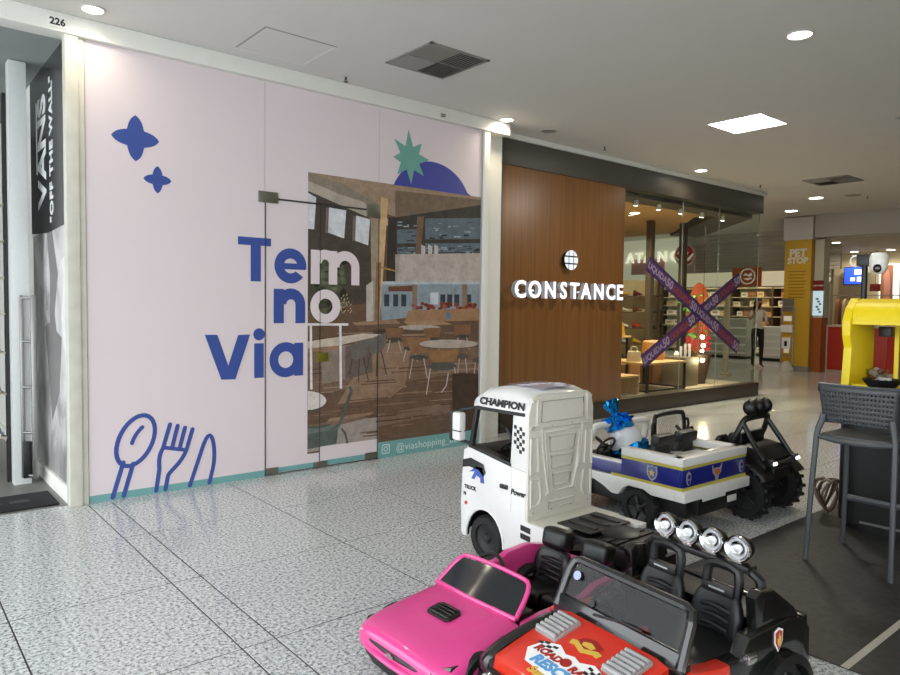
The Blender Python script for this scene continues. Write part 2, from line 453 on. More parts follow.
# printed restaurant picture: (colour, outline in metres on the wall) laid from back to front
PRINT = [
('6a5546',[(2.872,2.53),(4.845,2.53),(4.845,0.135),(2.872,0.135)]),
('7d6553',[(2.872,1.026),(4.845,1.065),(4.845,0.752),(2.872,0.642)]),
('957a66',[(3.526,1.05),(3.979,1.086),(3.902,0.66),(3.319,0.292),(3.044,0.365)]),
('6e5847',[(2.872,0.53),(4.845,0.595),(4.845,0.459),(2.872,0.427)]),
('80685a',[(2.872,0.384),(4.461,0.454),(4.462,0.353),(2.872,0.255)]),
('a2978f',[(3.045,0.338),(3.598,0.402),(3.6,0.151),(2.872,0.151),(2.872,0.255)]),
('5a4638',[(4.436,0.926),(4.685,0.926),(4.685,0.91),(4.436,0.911)]),
('604c3e',[(3.509,1.084),(3.772,1.086),(3.772,1.076),(3.509,1.075)]),
('9a8270',[(2.976,1.009),(3.342,1.011),(3.342,1.002),(2.976,1)]),
('8a705c',[(3.027,0.485),(3.215,0.484),(3.215,0.478),(3.027,0.479)]),
('5a4638',[(3.853,0.546),(4.236,0.543),(4.236,0.536),(3.853,0.538)]),
('8a705c',[(4.34,1.061),(4.845,1.063),(4.845,1.048),(4.34,1.047)]),
('9a8270',[(4.644,0.135),(4.845,0.135),(4.845,0.135),(4.644,0.135)]),
('9a8270',[(4.385,0.448),(4.817,0.443),(4.817,0.431),(4.385,0.437)]),
('9a8270',[(4.328,0.446),(4.845,0.44),(4.845,0.435),(4.328,0.441)]),
('745c4a',[(4.445,0.32),(4.845,0.311),(4.845,0.306),(4.445,0.315)]),
('9a8270',[(2.952,0.658),(3.127,0.658),(3.127,0.65),(2.952,0.65)]),
('604c3e',[(3.676,0.421),(3.823,0.42),(3.823,0.414),(3.676,0.416)]),
('9a8270',[(2.948,0.753),(3.155,0.753),(3.156,0.747),(2.948,0.746)]),
('9a8270',[(3.489,0.812),(3.731,0.813),(3.731,0.806),(3.489,0.806)]),
('5a4638',[(3,0.432),(3.24,0.431),(3.24,0.426),(3,0.427)]),
('8a705c',[(2.931,0.464),(3.11,0.464),(3.11,0.456),(2.931,0.457)]),
('745c4a',[(3.132,1.052),(3.363,1.054),(3.363,1.04),(3.132,1.039)]),
('9a8270',[(4.591,0.539),(4.845,0.533),(4.845,0.526),(4.591,0.532)]),
('745c4a',[(3.438,0.23),(3.747,0.226),(3.747,0.214),(3.438,0.218)]),
('745c4a',[(3.471,0.258),(3.607,0.256),(3.607,0.243),(3.471,0.245)]),
('604c3e',[(4.396,0.662),(4.782,0.659),(4.782,0.649),(4.396,0.652)]),
('9a8270',[(3.832,1.144),(4.136,1.147),(4.136,1.131),(3.833,1.13)]),
('9a8270',[(3.61,0.985),(4.015,0.987),(4.015,0.979),(3.61,0.977)]),
('9a8270',[(4.255,0.572),(4.772,0.568),(4.772,0.56),(4.255,0.564)]),
('5a4638',[(2.98,0.88),(3.274,0.882),(3.274,0.871),(2.98,0.87)]),
('745c4a',[(3.043,1.06),(3.367,1.063),(3.368,1.049),(3.043,1.047)]),
('8a705c',[(4.227,0.444),(4.807,0.437),(4.807,0.428),(4.227,0.435)]),
('8a705c',[(3.207,0.953),(3.457,0.955),(3.457,0.942),(3.207,0.941)]),
('604c3e',[(3.744,0.796),(4.148,0.796),(4.148,0.788),(3.744,0.788)]),
('8a705c',[(4.301,1.071),(4.528,1.072),(4.528,1.064),(4.301,1.064)]),
('745c4a',[(3.873,0.365),(4.39,0.359),(4.39,0.353),(3.874,0.359)]),
('9a8270',[(4.342,0.846),(4.789,0.846),(4.789,0.829),(4.342,0.83)]),
('5a4638',[(4.582,0.135),(4.845,0.135),(4.845,0.135),(4.583,0.135)]),
('9a8270',[(3.456,0.656),(3.921,0.655),(3.921,0.645),(3.456,0.647)]),
('604c3e',[(3.187,0.508),(3.436,0.507),(3.437,0.493),(3.187,0.495)]),
('9a8270',[(3.023,0.699),(3.382,0.699),(3.382,0.687),(3.023,0.687)]),
('5a4638',[(4.509,0.42),(4.845,0.413),(4.845,0.399),(4.51,0.406)]),
('8a705c',[(3.063,0.936),(3.285,0.937),(3.285,0.931),(3.063,0.93)]),
('8a705c',[(3.567,0.502),(4.025,0.499),(4.025,0.489),(3.567,0.492)]),
('8a705c',[(3.98,1.018),(4.283,1.019),(4.283,1.009),(3.98,1.008)]),
('745c4a',[(3.838,0.99),(4.199,0.992),(4.199,0.982),(3.839,0.981)]),
('745c4a',[(3.952,0.867),(4.261,0.867),(4.261,0.857),(3.952,0.857)]),
('604c3e',[(4.241,0.555),(4.665,0.552),(4.665,0.545),(4.241,0.549)]),
('5a4638',[(4.336,0.448),(4.764,0.444),(4.765,0.428),(4.336,0.434)]),
('5a4638',[(3.453,0.413),(3.594,0.412),(3.594,0.398),(3.453,0.399)]),
('5a4638',[(3.574,0.353),(3.98,0.349),(3.98,0.335),(3.574,0.34)]),
('745c4a',[(4.31,1.011),(4.547,1.012),(4.547,1.005),(4.311,1.005)]),
('8a705c',[(4.379,1.156),(4.605,1.157),(4.605,1.144),(4.379,1.143)]),
('5a4638',[(3.827,0.832),(4.23,0.832),(4.23,0.822),(3.827,0.822)]),
('604c3e',[(3.409,0.704),(3.813,0.703),(3.813,0.695),(3.409,0.696)]),
('604c3e',[(3.016,0.335),(3.142,0.334),(3.142,0.327),(3.016,0.328)]),
('5a4638',[(4.58,0.281),(4.845,0.271),(4.845,0.266),(4.58,0.276)]),
('745c4a',[(3.679,0.414),(4.121,0.41),(4.121,0.395),(3.679,0.399)]),
('745c4a',[(4.103,0.607),(4.594,0.604),(4.594,0.597),(4.103,0.601)]),
('9a8270',[(3.559,0.984),(4.034,0.987),(4.034,0.974),(3.559,0.972)]),
('5a4638',[(4.704,0.544),(4.845,0.539),(4.845,0.524),(4.704,0.529)]),
('745c4a',[(3.397,0.266),(3.692,0.263),(3.692,0.254),(3.397,0.257)]),
('5a4638',[(3.068,1.015),(3.26,1.016),(3.26,1.005),(3.068,1.004)]),
('745c4a',[(3.394,0.977),(3.551,0.978),(3.551,0.969),(3.394,0.969)]),
('8a705c',[(3.34,1.085),(3.677,1.088),(3.677,1.075),(3.341,1.073)]),
('5a4638',[(2.923,1.111),(3.328,1.114),(3.328,1.103),(2.923,1.1)]),
('5a4638',[(2.896,0.831),(3.233,0.832),(3.233,0.821),(2.896,0.82)]),
('8a705c',[(4.609,0.868),(4.845,0.867),(4.845,0.855),(4.609,0.856)]),
('745c4a',[(3.004,0.99),(3.299,0.992),(3.299,0.981),(3.005,0.98)]),
('9a8270',[(4.197,0.494),(4.699,0.49),(4.699,0.482),(4.197,0.488)]),
('5a4638',[(3.744,1.099),(3.922,1.1),(3.922,1.092),(3.744,1.091)]),
('745c4a',[(3.729,0.655),(3.899,0.655),(3.899,0.649),(3.729,0.65)]),
('5a4638',[(4.475,1.013),(4.833,1.014),(4.833,1),(4.476,0.999)]),
('8a705c',[(3.755,0.29),(4.011,0.287),(4.011,0.278),(3.755,0.282)]),
('745c4a',[(3.004,0.74),(3.247,0.74),(3.247,0.727),(3.004,0.727)]),
('745c4a',[(3.73,0.198),(4.077,0.193),(4.077,0.178),(3.73,0.184)]),
('9a8270',[(4.2,0.765),(4.718,0.764),(4.718,0.754),(4.2,0.756)]),
('5a4638',[(3.27,0.567),(3.706,0.566),(3.706,0.558),(3.27,0.56)]),
('604c3e',[(4.367,0.186),(4.792,0.178),(4.792,0.164),(4.367,0.172)]),
('745c4a',[(3.641,0.838),(3.8,0.838),(3.8,0.828),(3.641,0.828)]),
('5a4638',[(3.478,0.398),(3.801,0.395),(3.801,0.384),(3.478,0.387)]),
('9a8270',[(4.307,0.786),(4.845,0.785),(4.845,0.769),(4.307,0.771)]),
('604c3e',[(4.264,0.468),(4.703,0.463),(4.703,0.452),(4.264,0.457)]),
('8a705c',[(3.729,0.595),(4.166,0.593),(4.167,0.579),(3.729,0.581)]),
('9a8270',[(3.156,1.167),(3.535,1.171),(3.535,1.163),(3.156,1.16)]),
('604c3e',[(3.17,0.908),(3.318,0.908),(3.318,0.903),(3.17,0.903)]),
('604c3e',[(4.004,0.359),(4.234,0.356),(4.234,0.341),(4.004,0.344)]),
('8a705c',[(3.993,0.592),(4.224,0.59),(4.224,0.575),(3.993,0.577)]),
('5a4638',[(2.882,0.863),(3.182,0.865),(3.182,0.858),(2.882,0.857)]),
('745c4a',[(4.219,0.301),(4.452,0.298),(4.452,0.287),(4.219,0.29)]),
('8a705c',[(4.062,0.688),(4.555,0.686),(4.555,0.679),(4.062,0.681)]),
('5a4638',[(4.39,0.718),(4.845,0.715),(4.845,0.708),(4.39,0.711)]),
('8a705c',[(4.455,0.692),(4.746,0.69),(4.746,0.682),(4.456,0.684)]),
('5a4638',[(3.45,0.727),(3.785,0.727),(3.785,0.717),(3.45,0.718)]),
('9a8270',[(3.403,1.094),(3.782,1.097),(3.782,1.091),(3.403,1.088)]),
('a08a74',[(2.872,2.53),(4.845,2.53),(4.845,2.383),(3.769,2.24),(2.872,2.356)]),
('7b6a5a',[(3.766,2.478),(4.845,2.505),(4.845,2.363),(3.769,2.231)]),
('4f4841',[(2.872,2.398),(3.515,2.235),(3.544,1.442),(2.872,1.365)]),
('b3a899',[(2.872,2.498),(3.182,2.446),(3.747,2.183),(3.748,2.128),(2.872,2.373)]),
('8f8375',[(2.872,2.53),(3.232,2.469),(3.656,2.302),(3.182,2.377),(2.872,2.456)]),
('776c66',[(2.872,2.353),(2.948,2.326),(2.93,2.054),(2.872,2.053)]),
('d9dbe0',[(2.872,2.356),(2.948,2.326),(2.93,2.054),(2.872,2.056)]),
('776c66',[(3.045,2.251),(3.244,2.245),(3.225,1.999),(3.036,2.037)]),
('d9dbe0',[(3.074,2.254),(3.244,2.245),(3.225,1.999),(3.065,2.039)]),
('776c66',[(3.316,2.208),(3.494,2.188),(3.475,1.954),(3.307,1.987)]),
('d9dbe0',[(3.347,2.21),(3.494,2.188),(3.475,1.954),(3.338,1.989)]),
('4a4540',[(3.769,2.231),(4.845,2.455),(4.845,1.944),(3.773,1.89)]),
('66727a',[(3.793,2.122),(4.025,2.141),(4.027,2.008),(3.794,1.993)]),
('66727a',[(4.12,2.253),(4.845,2.322),(4.845,2.108),(4.122,2.053)]),
('66727a',[(4.123,2.015),(4.845,2.067),(4.845,1.974),(4.124,1.929)]),
('66727a',[(3.795,1.956),(4.004,1.969),(4.005,1.903),(3.795,1.891)]),
('39393a',[(4.313,2.113),(4.395,2.119),(4.395,2.105),(4.313,2.099)]),
('8fa0a8',[(3.906,2.177),(3.931,2.179),(3.931,2.169),(3.906,2.167)]),
('a3b2ba',[(4.41,2.205),(4.437,2.207),(4.437,2.196),(4.41,2.193)]),
('a3b2ba',[(4.351,1.975),(4.428,1.98),(4.428,1.971),(4.351,1.967)]),
('4e565a',[(4.665,2.029),(4.714,2.032),(4.714,2.018),(4.666,2.015)]),
('39393a',[(4.166,1.967),(4.235,1.971),(4.235,1.965),(4.167,1.961)]),
('39393a',[(4.643,1.999),(4.721,2.004),(4.721,1.997),(4.643,1.993)]),
('4e565a',[(4.609,2.138),(4.67,2.143),(4.67,2.132),(4.609,2.128)]),
('39393a',[(4.578,1.958),(4.64,1.961),(4.64,1.947),(4.578,1.944)]),
('8fa0a8',[(4.282,2.22),(4.327,2.224),(4.328,2.218),(4.283,2.214)]),
('a3b2ba',[(4.248,1.965),(4.286,1.967),(4.286,1.952),(4.248,1.95)]),
('39393a',[(3.91,2.112),(3.974,2.117),(3.974,2.106),(3.911,2.102)]),
('8fa0a8',[(4.469,2.212),(4.542,2.218),(4.542,2.208),(4.469,2.202)]),
('39393a',[(4.61,2.128),(4.679,2.133),(4.679,2.123),(4.61,2.118)]),
('8fa0a8',[(4.317,1.993),(4.392,1.998),(4.392,1.983),(4.317,1.978)]),
('8fa0a8',[(4.618,2.169),(4.707,2.176),(4.707,2.162),(4.619,2.155)]),
('a3b2ba',[(4.247,2.157),(4.277,2.16),(4.277,2.145),(4.248,2.143)]),
('4e565a',[(4.405,1.981),(4.444,1.984),(4.444,1.971),(4.405,1.968)]),
('39393a',[(4.415,1.993),(4.503,1.999),(4.503,1.988),(4.416,1.983)]),
('4e565a',[(3.858,1.972),(3.912,1.976),(3.913,1.962),(3.858,1.959)]),
('39393a',[(3.947,2.17),(3.991,2.174),(3.991,2.167),(3.947,2.164)]),
('8fa0a8',[(4.636,1.969),(4.709,1.974),(4.71,1.959),(4.636,1.955)]),
('4e565a',[(4.493,1.962),(4.54,1.965),(4.54,1.955),(4.494,1.952)]),
('8fa0a8',[(4.65,1.959),(4.742,1.965),(4.742,1.955),(4.65,1.949)]),
('8fa0a8',[(3.98,2.176),(4.045,2.182),(4.045,2.172),(3.98,2.166)]),
('8fa0a8',[(4.7,2.211),(4.767,2.217),(4.768,2.209),(4.7,2.203)]),
('4e565a',[(4.21,1.941),(4.258,1.944),(4.259,1.934),(4.21,1.931)]),
('8fa0a8',[(3.891,1.917),(3.956,1.921),(3.957,1.911),(3.891,1.907)]),
('8fa0a8',[(3.921,1.966),(3.991,1.97),(3.991,1.961),(3.921,1.956)]),
('39393a',[(4.242,1.975),(4.317,1.98),(4.318,1.965),(4.242,1.96)]),
('8fa0a8',[(4.13,1.973),(4.167,1.975),(4.167,1.965),(4.13,1.963)]),
('39393a',[(3.908,2.03),(3.989,2.036),(3.989,2.027),(3.908,2.022)]),
('8fa0a8',[(4.221,1.941),(4.282,1.945),(4.282,1.938),(4.221,1.934)]),
('4e565a',[(3.82,2.165),(3.897,2.171),(3.898,2.163),(3.82,2.157)]),
('a3b2ba',[(3.861,2.16),(3.926,2.166),(3.927,2.154),(3.861,2.149)]),
('39393a',[(3.958,2.08),(4.029,2.085),(4.029,2.074),(3.959,2.069)]),
('4e565a',[(4.528,1.97),(4.589,1.974),(4.589,1.966),(4.528,1.962)]),
('a3b2ba',[(4.536,2.017),(4.601,2.021),(4.601,2.014),(4.536,2.01)]),
('4e565a',[(4.265,2.092),(4.333,2.097),(4.333,2.09),(4.265,2.085)]),
('39393a',[(4.296,2.086),(4.342,2.089),(4.343,2.075),(4.297,2.072)]),
('39393a',[(4.172,2.074),(4.241,2.079),(4.241,2.065),(4.172,2.061)]),
('8fa0a8',[(4.396,2.191),(4.423,2.194),(4.423,2.187),(4.396,2.185)]),
('4e565a',[(4.585,2.024),(4.656,2.028),(4.656,2.013),(4.585,2.009)]),
('a3b2ba',[(4.479,2.11),(4.565,2.116),(4.565,2.102),(4.48,2.096)]),
('a3b2ba',[(3.984,1.919),(4.032,1.922),(4.032,1.907),(3.984,1.904)]),
('39393a',[(4.751,1.993),(4.819,1.997),(4.82,1.982),(4.752,1.977)]),
('39393a',[(4.313,1.959),(4.341,1.96),(4.341,1.952),(4.313,1.95)]),
('39393a',[(4.394,1.936),(4.456,1.94),(4.456,1.927),(4.394,1.923)]),
('a3b2ba',[(4.297,2.115),(4.329,2.118),(4.329,2.111),(4.297,2.108)]),
('8fa0a8',[(3.794,2.167),(3.85,2.171),(3.85,2.158),(3.794,2.154)]),
('a3b2ba',[(4.252,1.973),(4.311,1.977),(4.311,1.965),(4.252,1.962)]),
('39393a',[(3.804,1.938),(3.863,1.941),(3.863,1.93),(3.804,1.927)]),
('4e565a',[(3.862,1.95),(3.916,1.953),(3.916,1.943),(3.863,1.94)]),
('8fa0a8',[(4.303,1.976),(4.33,1.977),(4.331,1.967),(4.303,1.966)]),
('39393a',[(4.689,1.963),(4.722,1.965),(4.722,1.956),(4.689,1.954)]),
('8fa0a8',[(3.798,2.196),(3.851,2.201),(3.851,2.186),(3.798,2.182)]),
('4e565a',[(4.656,2.264),(4.743,2.271),(4.743,2.261),(4.657,2.253)]),
('4e565a',[(4.003,1.983),(4.045,1.986),(4.045,1.98),(4.003,1.977)]),
('39393a',[(4.778,2.004),(4.842,2.007),(4.842,1.994),(4.779,1.99)]),
('39393a',[(4.596,1.987),(4.625,1.989),(4.625,1.982),(4.597,1.98)]),
('a3b2ba',[(4.224,2.17),(4.292,2.176),(4.292,2.17),(4.224,2.164)]),
('4e565a',[(3.937,1.93),(3.994,1.934),(3.994,1.919),(3.937,1.916)]),
('a3b2ba',[(4.53,2.019),(4.6,2.023),(4.6,2.016),(4.53,2.012)]),
('c5c2c0',[(4.075,2.002),(4.123,1.986),(4.124,1.91),(4.076,1.907)]),
('c5c2c0',[(4.16,2.008),(4.209,1.992),(4.21,1.915),(4.161,1.912)]),
('c5c2c0',[(4.233,2.012),(4.283,1.996),(4.284,1.919),(4.235,1.916)]),
('7a6550',[(4.024,2.263),(4.107,2.271),(4.064,1.887),(4.005,1.884)]),
('413b36',[(3.691,2.224),(3.78,2.232),(3.787,1.64),(3.674,1.637)]),
('b9aea6',[(3.773,1.89),(4.845,1.964),(4.845,1.676),(3.776,1.64)]),
('a4988f',[(3.773,1.89),(3.83,1.893),(3.798,1.641),(3.776,1.64)]),
('8e9ba3',[(3.619,1.635),(4.845,1.676),(4.845,1.377),(3.622,1.278)]),
('b4bcc0',[(3.619,1.635),(4.845,1.676),(4.845,1.645),(3.619,1.608)]),
('6e4a3c',[(3.697,1.591),(4.02,1.61),(4.021,1.553),(3.698,1.545)]),
('3d4650',[(3.653,1.517),(3.709,1.518),(3.71,1.407),(3.654,1.407)]),
('3d4650',[(3.754,1.519),(3.811,1.52),(3.812,1.408),(3.755,1.407)]),
('3d4650',[(3.846,1.521),(3.903,1.522),(3.905,1.409),(3.847,1.408)]),
('3d4650',[(4.316,1.53),(4.379,1.531),(4.381,1.413),(4.317,1.413)]),
('3d4650',[(4.404,1.532),(4.469,1.533),(4.471,1.414),(4.406,1.413)]),
('3d4650',[(4.495,1.534),(4.56,1.535),(4.563,1.415),(4.497,1.414)]),
('3d4650',[(4.653,1.537),(4.721,1.538),(4.723,1.416),(4.656,1.416)]),
('8a7566',[(3.973,1.618),(4.032,1.62),(4.036,1.353),(3.976,1.353)]),
('8a7566',[(4.598,1.636),(4.665,1.638),(4.67,1.355),(4.603,1.355)]),
('c3cbd2',[(4.191,1.547),(4.29,1.549),(4.292,1.432),(4.192,1.431)]),
('8a4238',[(4.203,1.416),(4.195,1.402),(4.176,1.396),(4.157,1.402),(4.149,1.415),(4.156,1.429),(4.175,1.435),(4.195,1.43)]),
('8a4238',[(4.366,1.41),(4.358,1.396),(4.338,1.39),(4.319,1.396),(4.31,1.41),(4.318,1.423),(4.338,1.429),(4.358,1.424)]),
('9a5a48',[(4.584,1.385),(4.575,1.371),(4.555,1.365),(4.534,1.371),(4.526,1.385),(4.534,1.399),(4.554,1.405),(4.575,1.399)]),
('8a4238',[(4.768,1.415),(4.76,1.4),(4.739,1.394),(4.718,1.4),(4.708,1.414),(4.717,1.429),(4.738,1.435),(4.759,1.429)]),
('6e3a30',[(4.105,1.4),(4.098,1.386),(4.079,1.381),(4.06,1.386),(4.052,1.4),(4.06,1.413),(4.079,1.419),(4.097,1.414)]),
('9a5a48',[(4.425,1.416),(4.417,1.402),(4.397,1.396),(4.377,1.402),(4.369,1.416),(4.377,1.43),(4.396,1.436),(4.416,1.43)]),
('8a4238',[(4.065,1.395),(4.058,1.382),(4.039,1.376),(4.02,1.381),(4.012,1.395),(4.02,1.408),(4.039,1.414),(4.057,1.409)]),
('6e3a30',[(4.197,1.385),(4.19,1.371),(4.171,1.365),(4.152,1.371),(4.143,1.384),(4.151,1.398),(4.17,1.404),(4.189,1.398)]),
('8a4238',[(4.124,1.437),(4.116,1.424),(4.097,1.418),(4.079,1.423),(4.071,1.437),(4.078,1.45),(4.097,1.456),(4.116,1.451)]),
('9a5a48',[(4.736,1.441),(4.727,1.427),(4.706,1.421),(4.685,1.426),(4.676,1.441),(4.685,1.455),(4.706,1.461),(4.727,1.456)]),
('8a4238',[(4.79,1.41),(4.782,1.396),(4.761,1.39),(4.739,1.396),(4.73,1.41),(4.739,1.424),(4.76,1.431),(4.781,1.425)]),
('6e3a30',[(4.706,1.388),(4.697,1.374),(4.676,1.368),(4.655,1.374),(4.646,1.388),(4.655,1.402),(4.676,1.408),(4.697,1.402)]),
('6e3a30',[(4.45,1.417),(4.442,1.403),(4.422,1.397),(4.402,1.403),(4.393,1.416),(4.401,1.43),(4.421,1.436),(4.441,1.431)]),
('6e3a30',[(4.407,1.411),(4.399,1.397),(4.379,1.391),(4.359,1.396),(4.351,1.41),(4.359,1.424),(4.379,1.43),(4.399,1.425)]),
('8a4238',[(4.403,1.435),(4.395,1.421),(4.375,1.415),(4.356,1.42),(4.347,1.434),(4.355,1.448),(4.375,1.454),(4.395,1.449)]),
('9a5a48',[(4.57,1.405),(4.562,1.391),(4.541,1.385),(4.521,1.391),(4.512,1.405),(4.52,1.419),(4.541,1.425),(4.561,1.419)]),
('6e3a30',[(4.468,1.443),(4.46,1.429),(4.44,1.423),(4.42,1.428),(4.411,1.442),(4.419,1.456),(4.439,1.462),(4.459,1.457)]),
('9a5a48',[(4.664,1.394),(4.655,1.379),(4.634,1.373),(4.614,1.379),(4.605,1.393),(4.613,1.407),(4.634,1.414),(4.655,1.408)]),
('9a5a48',[(4.388,1.42),(4.38,1.406),(4.361,1.4),(4.341,1.406),(4.332,1.42),(4.34,1.434),(4.36,1.44),(4.38,1.434)]),
('9a5a48',[(4.611,1.398),(4.602,1.384),(4.582,1.378),(4.561,1.384),(4.552,1.398),(4.56,1.412),(4.581,1.418),(4.602,1.412)]),
('9a5a48',[(4.402,1.406),(4.394,1.392),(4.374,1.386),(4.354,1.391),(4.346,1.405),(4.354,1.419),(4.373,1.425),(4.393,1.419)]),
('8a4238',[(4.556,1.434),(4.547,1.42),(4.527,1.414),(4.507,1.42),(4.498,1.434),(4.506,1.448),(4.526,1.454),(4.547,1.448)]),
('8a4238',[(4.711,1.399),(4.702,1.384),(4.681,1.378),(4.66,1.384),(4.651,1.398),(4.66,1.413),(4.681,1.419),(4.702,1.413)]),
('8a4238',[(4.662,1.389),(4.654,1.375),(4.633,1.369),(4.612,1.375),(4.604,1.389),(4.612,1.403),(4.633,1.409),(4.654,1.403)]),
('8a4238',[(4.236,1.412),(4.229,1.399),(4.209,1.393),(4.19,1.398),(4.182,1.412),(4.19,1.426),(4.209,1.432),(4.228,1.426)]),
('9a5a48',[(4.716,1.408),(4.708,1.394),(4.687,1.388),(4.666,1.394),(4.657,1.408),(4.665,1.422),(4.686,1.428),(4.707,1.423)]),
('6e3a30',[(4.169,1.425),(4.161,1.411),(4.142,1.405),(4.123,1.411),(4.115,1.424),(4.123,1.438),(4.142,1.444),(4.161,1.438)]),
('6e3a30',[(4.8,1.433),(4.792,1.418),(4.77,1.412),(4.749,1.418),(4.74,1.432),(4.749,1.446),(4.77,1.453),(4.791,1.447)]),
('9a5a48',[(4.754,1.439),(4.746,1.425),(4.725,1.419),(4.704,1.424),(4.695,1.439),(4.703,1.453),(4.724,1.459),(4.745,1.454)]),
('9a5a48',[(4.411,1.423),(4.403,1.409),(4.383,1.403),(4.363,1.408),(4.355,1.422),(4.363,1.436),(4.383,1.442),(4.403,1.437)]),
('8a4238',[(4.256,1.399),(4.248,1.386),(4.229,1.38),(4.21,1.385),(4.202,1.399),(4.209,1.413),(4.229,1.419),(4.248,1.413)]),
('8a4238',[(4.365,1.442),(4.357,1.428),(4.338,1.422),(4.318,1.427),(4.31,1.441),(4.318,1.455),(4.337,1.461),(4.357,1.456)]),
('6e3a30',[(4.341,1.387),(4.333,1.373),(4.314,1.367),(4.294,1.373),(4.286,1.386),(4.294,1.4),(4.313,1.406),(4.333,1.401)]),
('8a4238',[(4.224,1.41),(4.216,1.396),(4.197,1.39),(4.178,1.396),(4.17,1.41),(4.178,1.423),(4.197,1.429),(4.216,1.424)]),
('6e3a30',[(4.443,1.439),(4.435,1.425),(4.415,1.419),(4.395,1.424),(4.386,1.438),(4.394,1.452),(4.414,1.458),(4.434,1.453)]),
('8a4238',[(4.692,1.414),(4.684,1.399),(4.663,1.393),(4.642,1.399),(4.633,1.413),(4.641,1.427),(4.662,1.433),(4.683,1.428)]),
('6e3a30',[(4.737,1.426),(4.728,1.412),(4.707,1.405),(4.686,1.411),(4.677,1.426),(4.686,1.44),(4.707,1.446),(4.728,1.44)]),
('9a5a48',[(4.595,1.395),(4.587,1.38),(4.566,1.374),(4.546,1.38),(4.537,1.394),(4.545,1.409),(4.566,1.415),(4.586,1.409)]),
('6e3a30',[(4.606,1.392),(4.598,1.378),(4.577,1.372),(4.557,1.378),(4.548,1.392),(4.556,1.406),(4.577,1.412),(4.597,1.407)]),
('9a5a48',[(4.015,1.42),(4.008,1.407),(3.989,1.401),(3.971,1.407),(3.963,1.42),(3.97,1.433),(3.989,1.439),(4.007,1.434)]),
('a07c5f',[(3.929,1.371),(4.845,1.397),(4.845,1.273),(3.883,1.258)]),
('5e7fa0',[(4.394,1.354),(4.446,1.354),(4.447,1.285),(4.396,1.285)]),
('a2917f',[(3.493,2.313),(3.601,2.324),(3.612,1.259),(3.524,1.26)]),
('cfae84',[(3.611,2.406),(3.689,2.388),(3.621,1.461),(3.601,1.26),(3.557,1.26)]),
('8a6f55',[(3.563,1.806),(3.617,1.808),(3.601,1.241),(3.546,1.242)]),
('b08c50',[(3.618,1.772),(3.786,1.742),(3.786,1.729),(3.618,1.754)]),
('b9b2ab',[(3.457,1.594),(3.532,1.641),(3.535,1.26),(3.46,1.26)]),
('5a5c4c',[(3.237,1.676),(3.223,1.599),(3.181,1.537),(3.121,1.502),(3.055,1.501),(2.996,1.532),(2.956,1.591),(2.941,1.664),(2.955,1.739),(2.995,1.8),(3.053,1.836),(3.119,1.84),(3.179,1.81),(3.222,1.751)]),
('3f4436',[(3.281,1.493),(3.273,1.481),(3.254,1.478),(3.24,1.486),(3.24,1.499),(3.254,1.507),(3.272,1.504)]),
('4a4a3c',[(3.038,1.805),(3.026,1.782),(2.998,1.776),(2.976,1.79),(2.976,1.814),(2.998,1.83),(3.026,1.826)]),
('2f332a',[(3.25,1.53),(3.24,1.507),(3.217,1.5),(3.198,1.516),(3.198,1.542),(3.216,1.558),(3.24,1.553)]),
('4a4a3c',[(3.04,1.721),(3.027,1.702),(2.997,1.697),(2.974,1.708),(2.973,1.728),(2.997,1.741),(3.027,1.738)]),
('2f332a',[(3.091,1.726),(3.077,1.699),(3.046,1.691),(3.02,1.709),(3.02,1.738),(3.045,1.757),(3.077,1.752)]),
('6d715c',[(3.241,1.356),(3.233,1.339),(3.214,1.334),(3.198,1.346),(3.198,1.366),(3.213,1.379),(3.232,1.374)]),
('2f332a',[(3.236,1.504),(3.226,1.481),(3.202,1.475),(3.183,1.49),(3.183,1.515),(3.202,1.53),(3.225,1.525)]),
('4a4a3c',[(3.026,1.391),(3.012,1.379),(2.98,1.376),(2.954,1.384),(2.954,1.398),(2.979,1.406),(3.012,1.403)]),
('4a4a3c',[(3.318,1.682),(3.312,1.664),(3.298,1.659),(3.288,1.671),(3.288,1.691),(3.298,1.704),(3.311,1.7)]),
('2f332a',[(3.064,1.508),(3.055,1.486),(3.033,1.48),(3.015,1.495),(3.015,1.519),(3.032,1.535),(3.054,1.53)]),
('2f332a',[(3.316,1.832),(3.31,1.816),(3.297,1.811),(3.286,1.822),(3.286,1.84),(3.296,1.852),(3.31,1.848)]),
('3f4436',[(3.028,1.448),(3.021,1.423),(3.003,1.417),(2.989,1.434),(2.989,1.46),(3.003,1.477),(3.021,1.472)]),
('3f4436',[(3.151,1.798),(3.138,1.774),(3.108,1.766),(3.084,1.781),(3.084,1.807),(3.107,1.825),(3.137,1.82)]),
('5b6350',[(3.198,1.634),(3.188,1.621),(3.167,1.617),(3.15,1.625),(3.15,1.639),(3.167,1.648),(3.188,1.646)]),
('5b6350',[(3.067,1.867),(3.058,1.852),(3.037,1.848),(3.02,1.856),(3.02,1.871),(3.037,1.882),(3.058,1.88)]),
('2f332a',[(3.145,1.378),(3.133,1.36),(3.106,1.356),(3.084,1.368),(3.084,1.388),(3.106,1.4),(3.133,1.396)]),
('4a4a3c',[(3.147,1.823),(3.14,1.8),(3.123,1.794),(3.109,1.809),(3.109,1.834),(3.122,1.85),(3.139,1.846)]),
('3f4436',[(2.978,1.546),(2.97,1.532),(2.953,1.528),(2.939,1.537),(2.939,1.553),(2.953,1.563),(2.97,1.56)]),
('5b6350',[(3.073,1.732),(3.062,1.709),(3.037,1.703),(3.017,1.717),(3.017,1.741),(3.037,1.758),(3.062,1.753)]),
('6d715c',[(3.075,1.614),(3.061,1.595),(3.029,1.59),(3.004,1.602),(3.004,1.622),(3.029,1.635),(3.061,1.632)]),
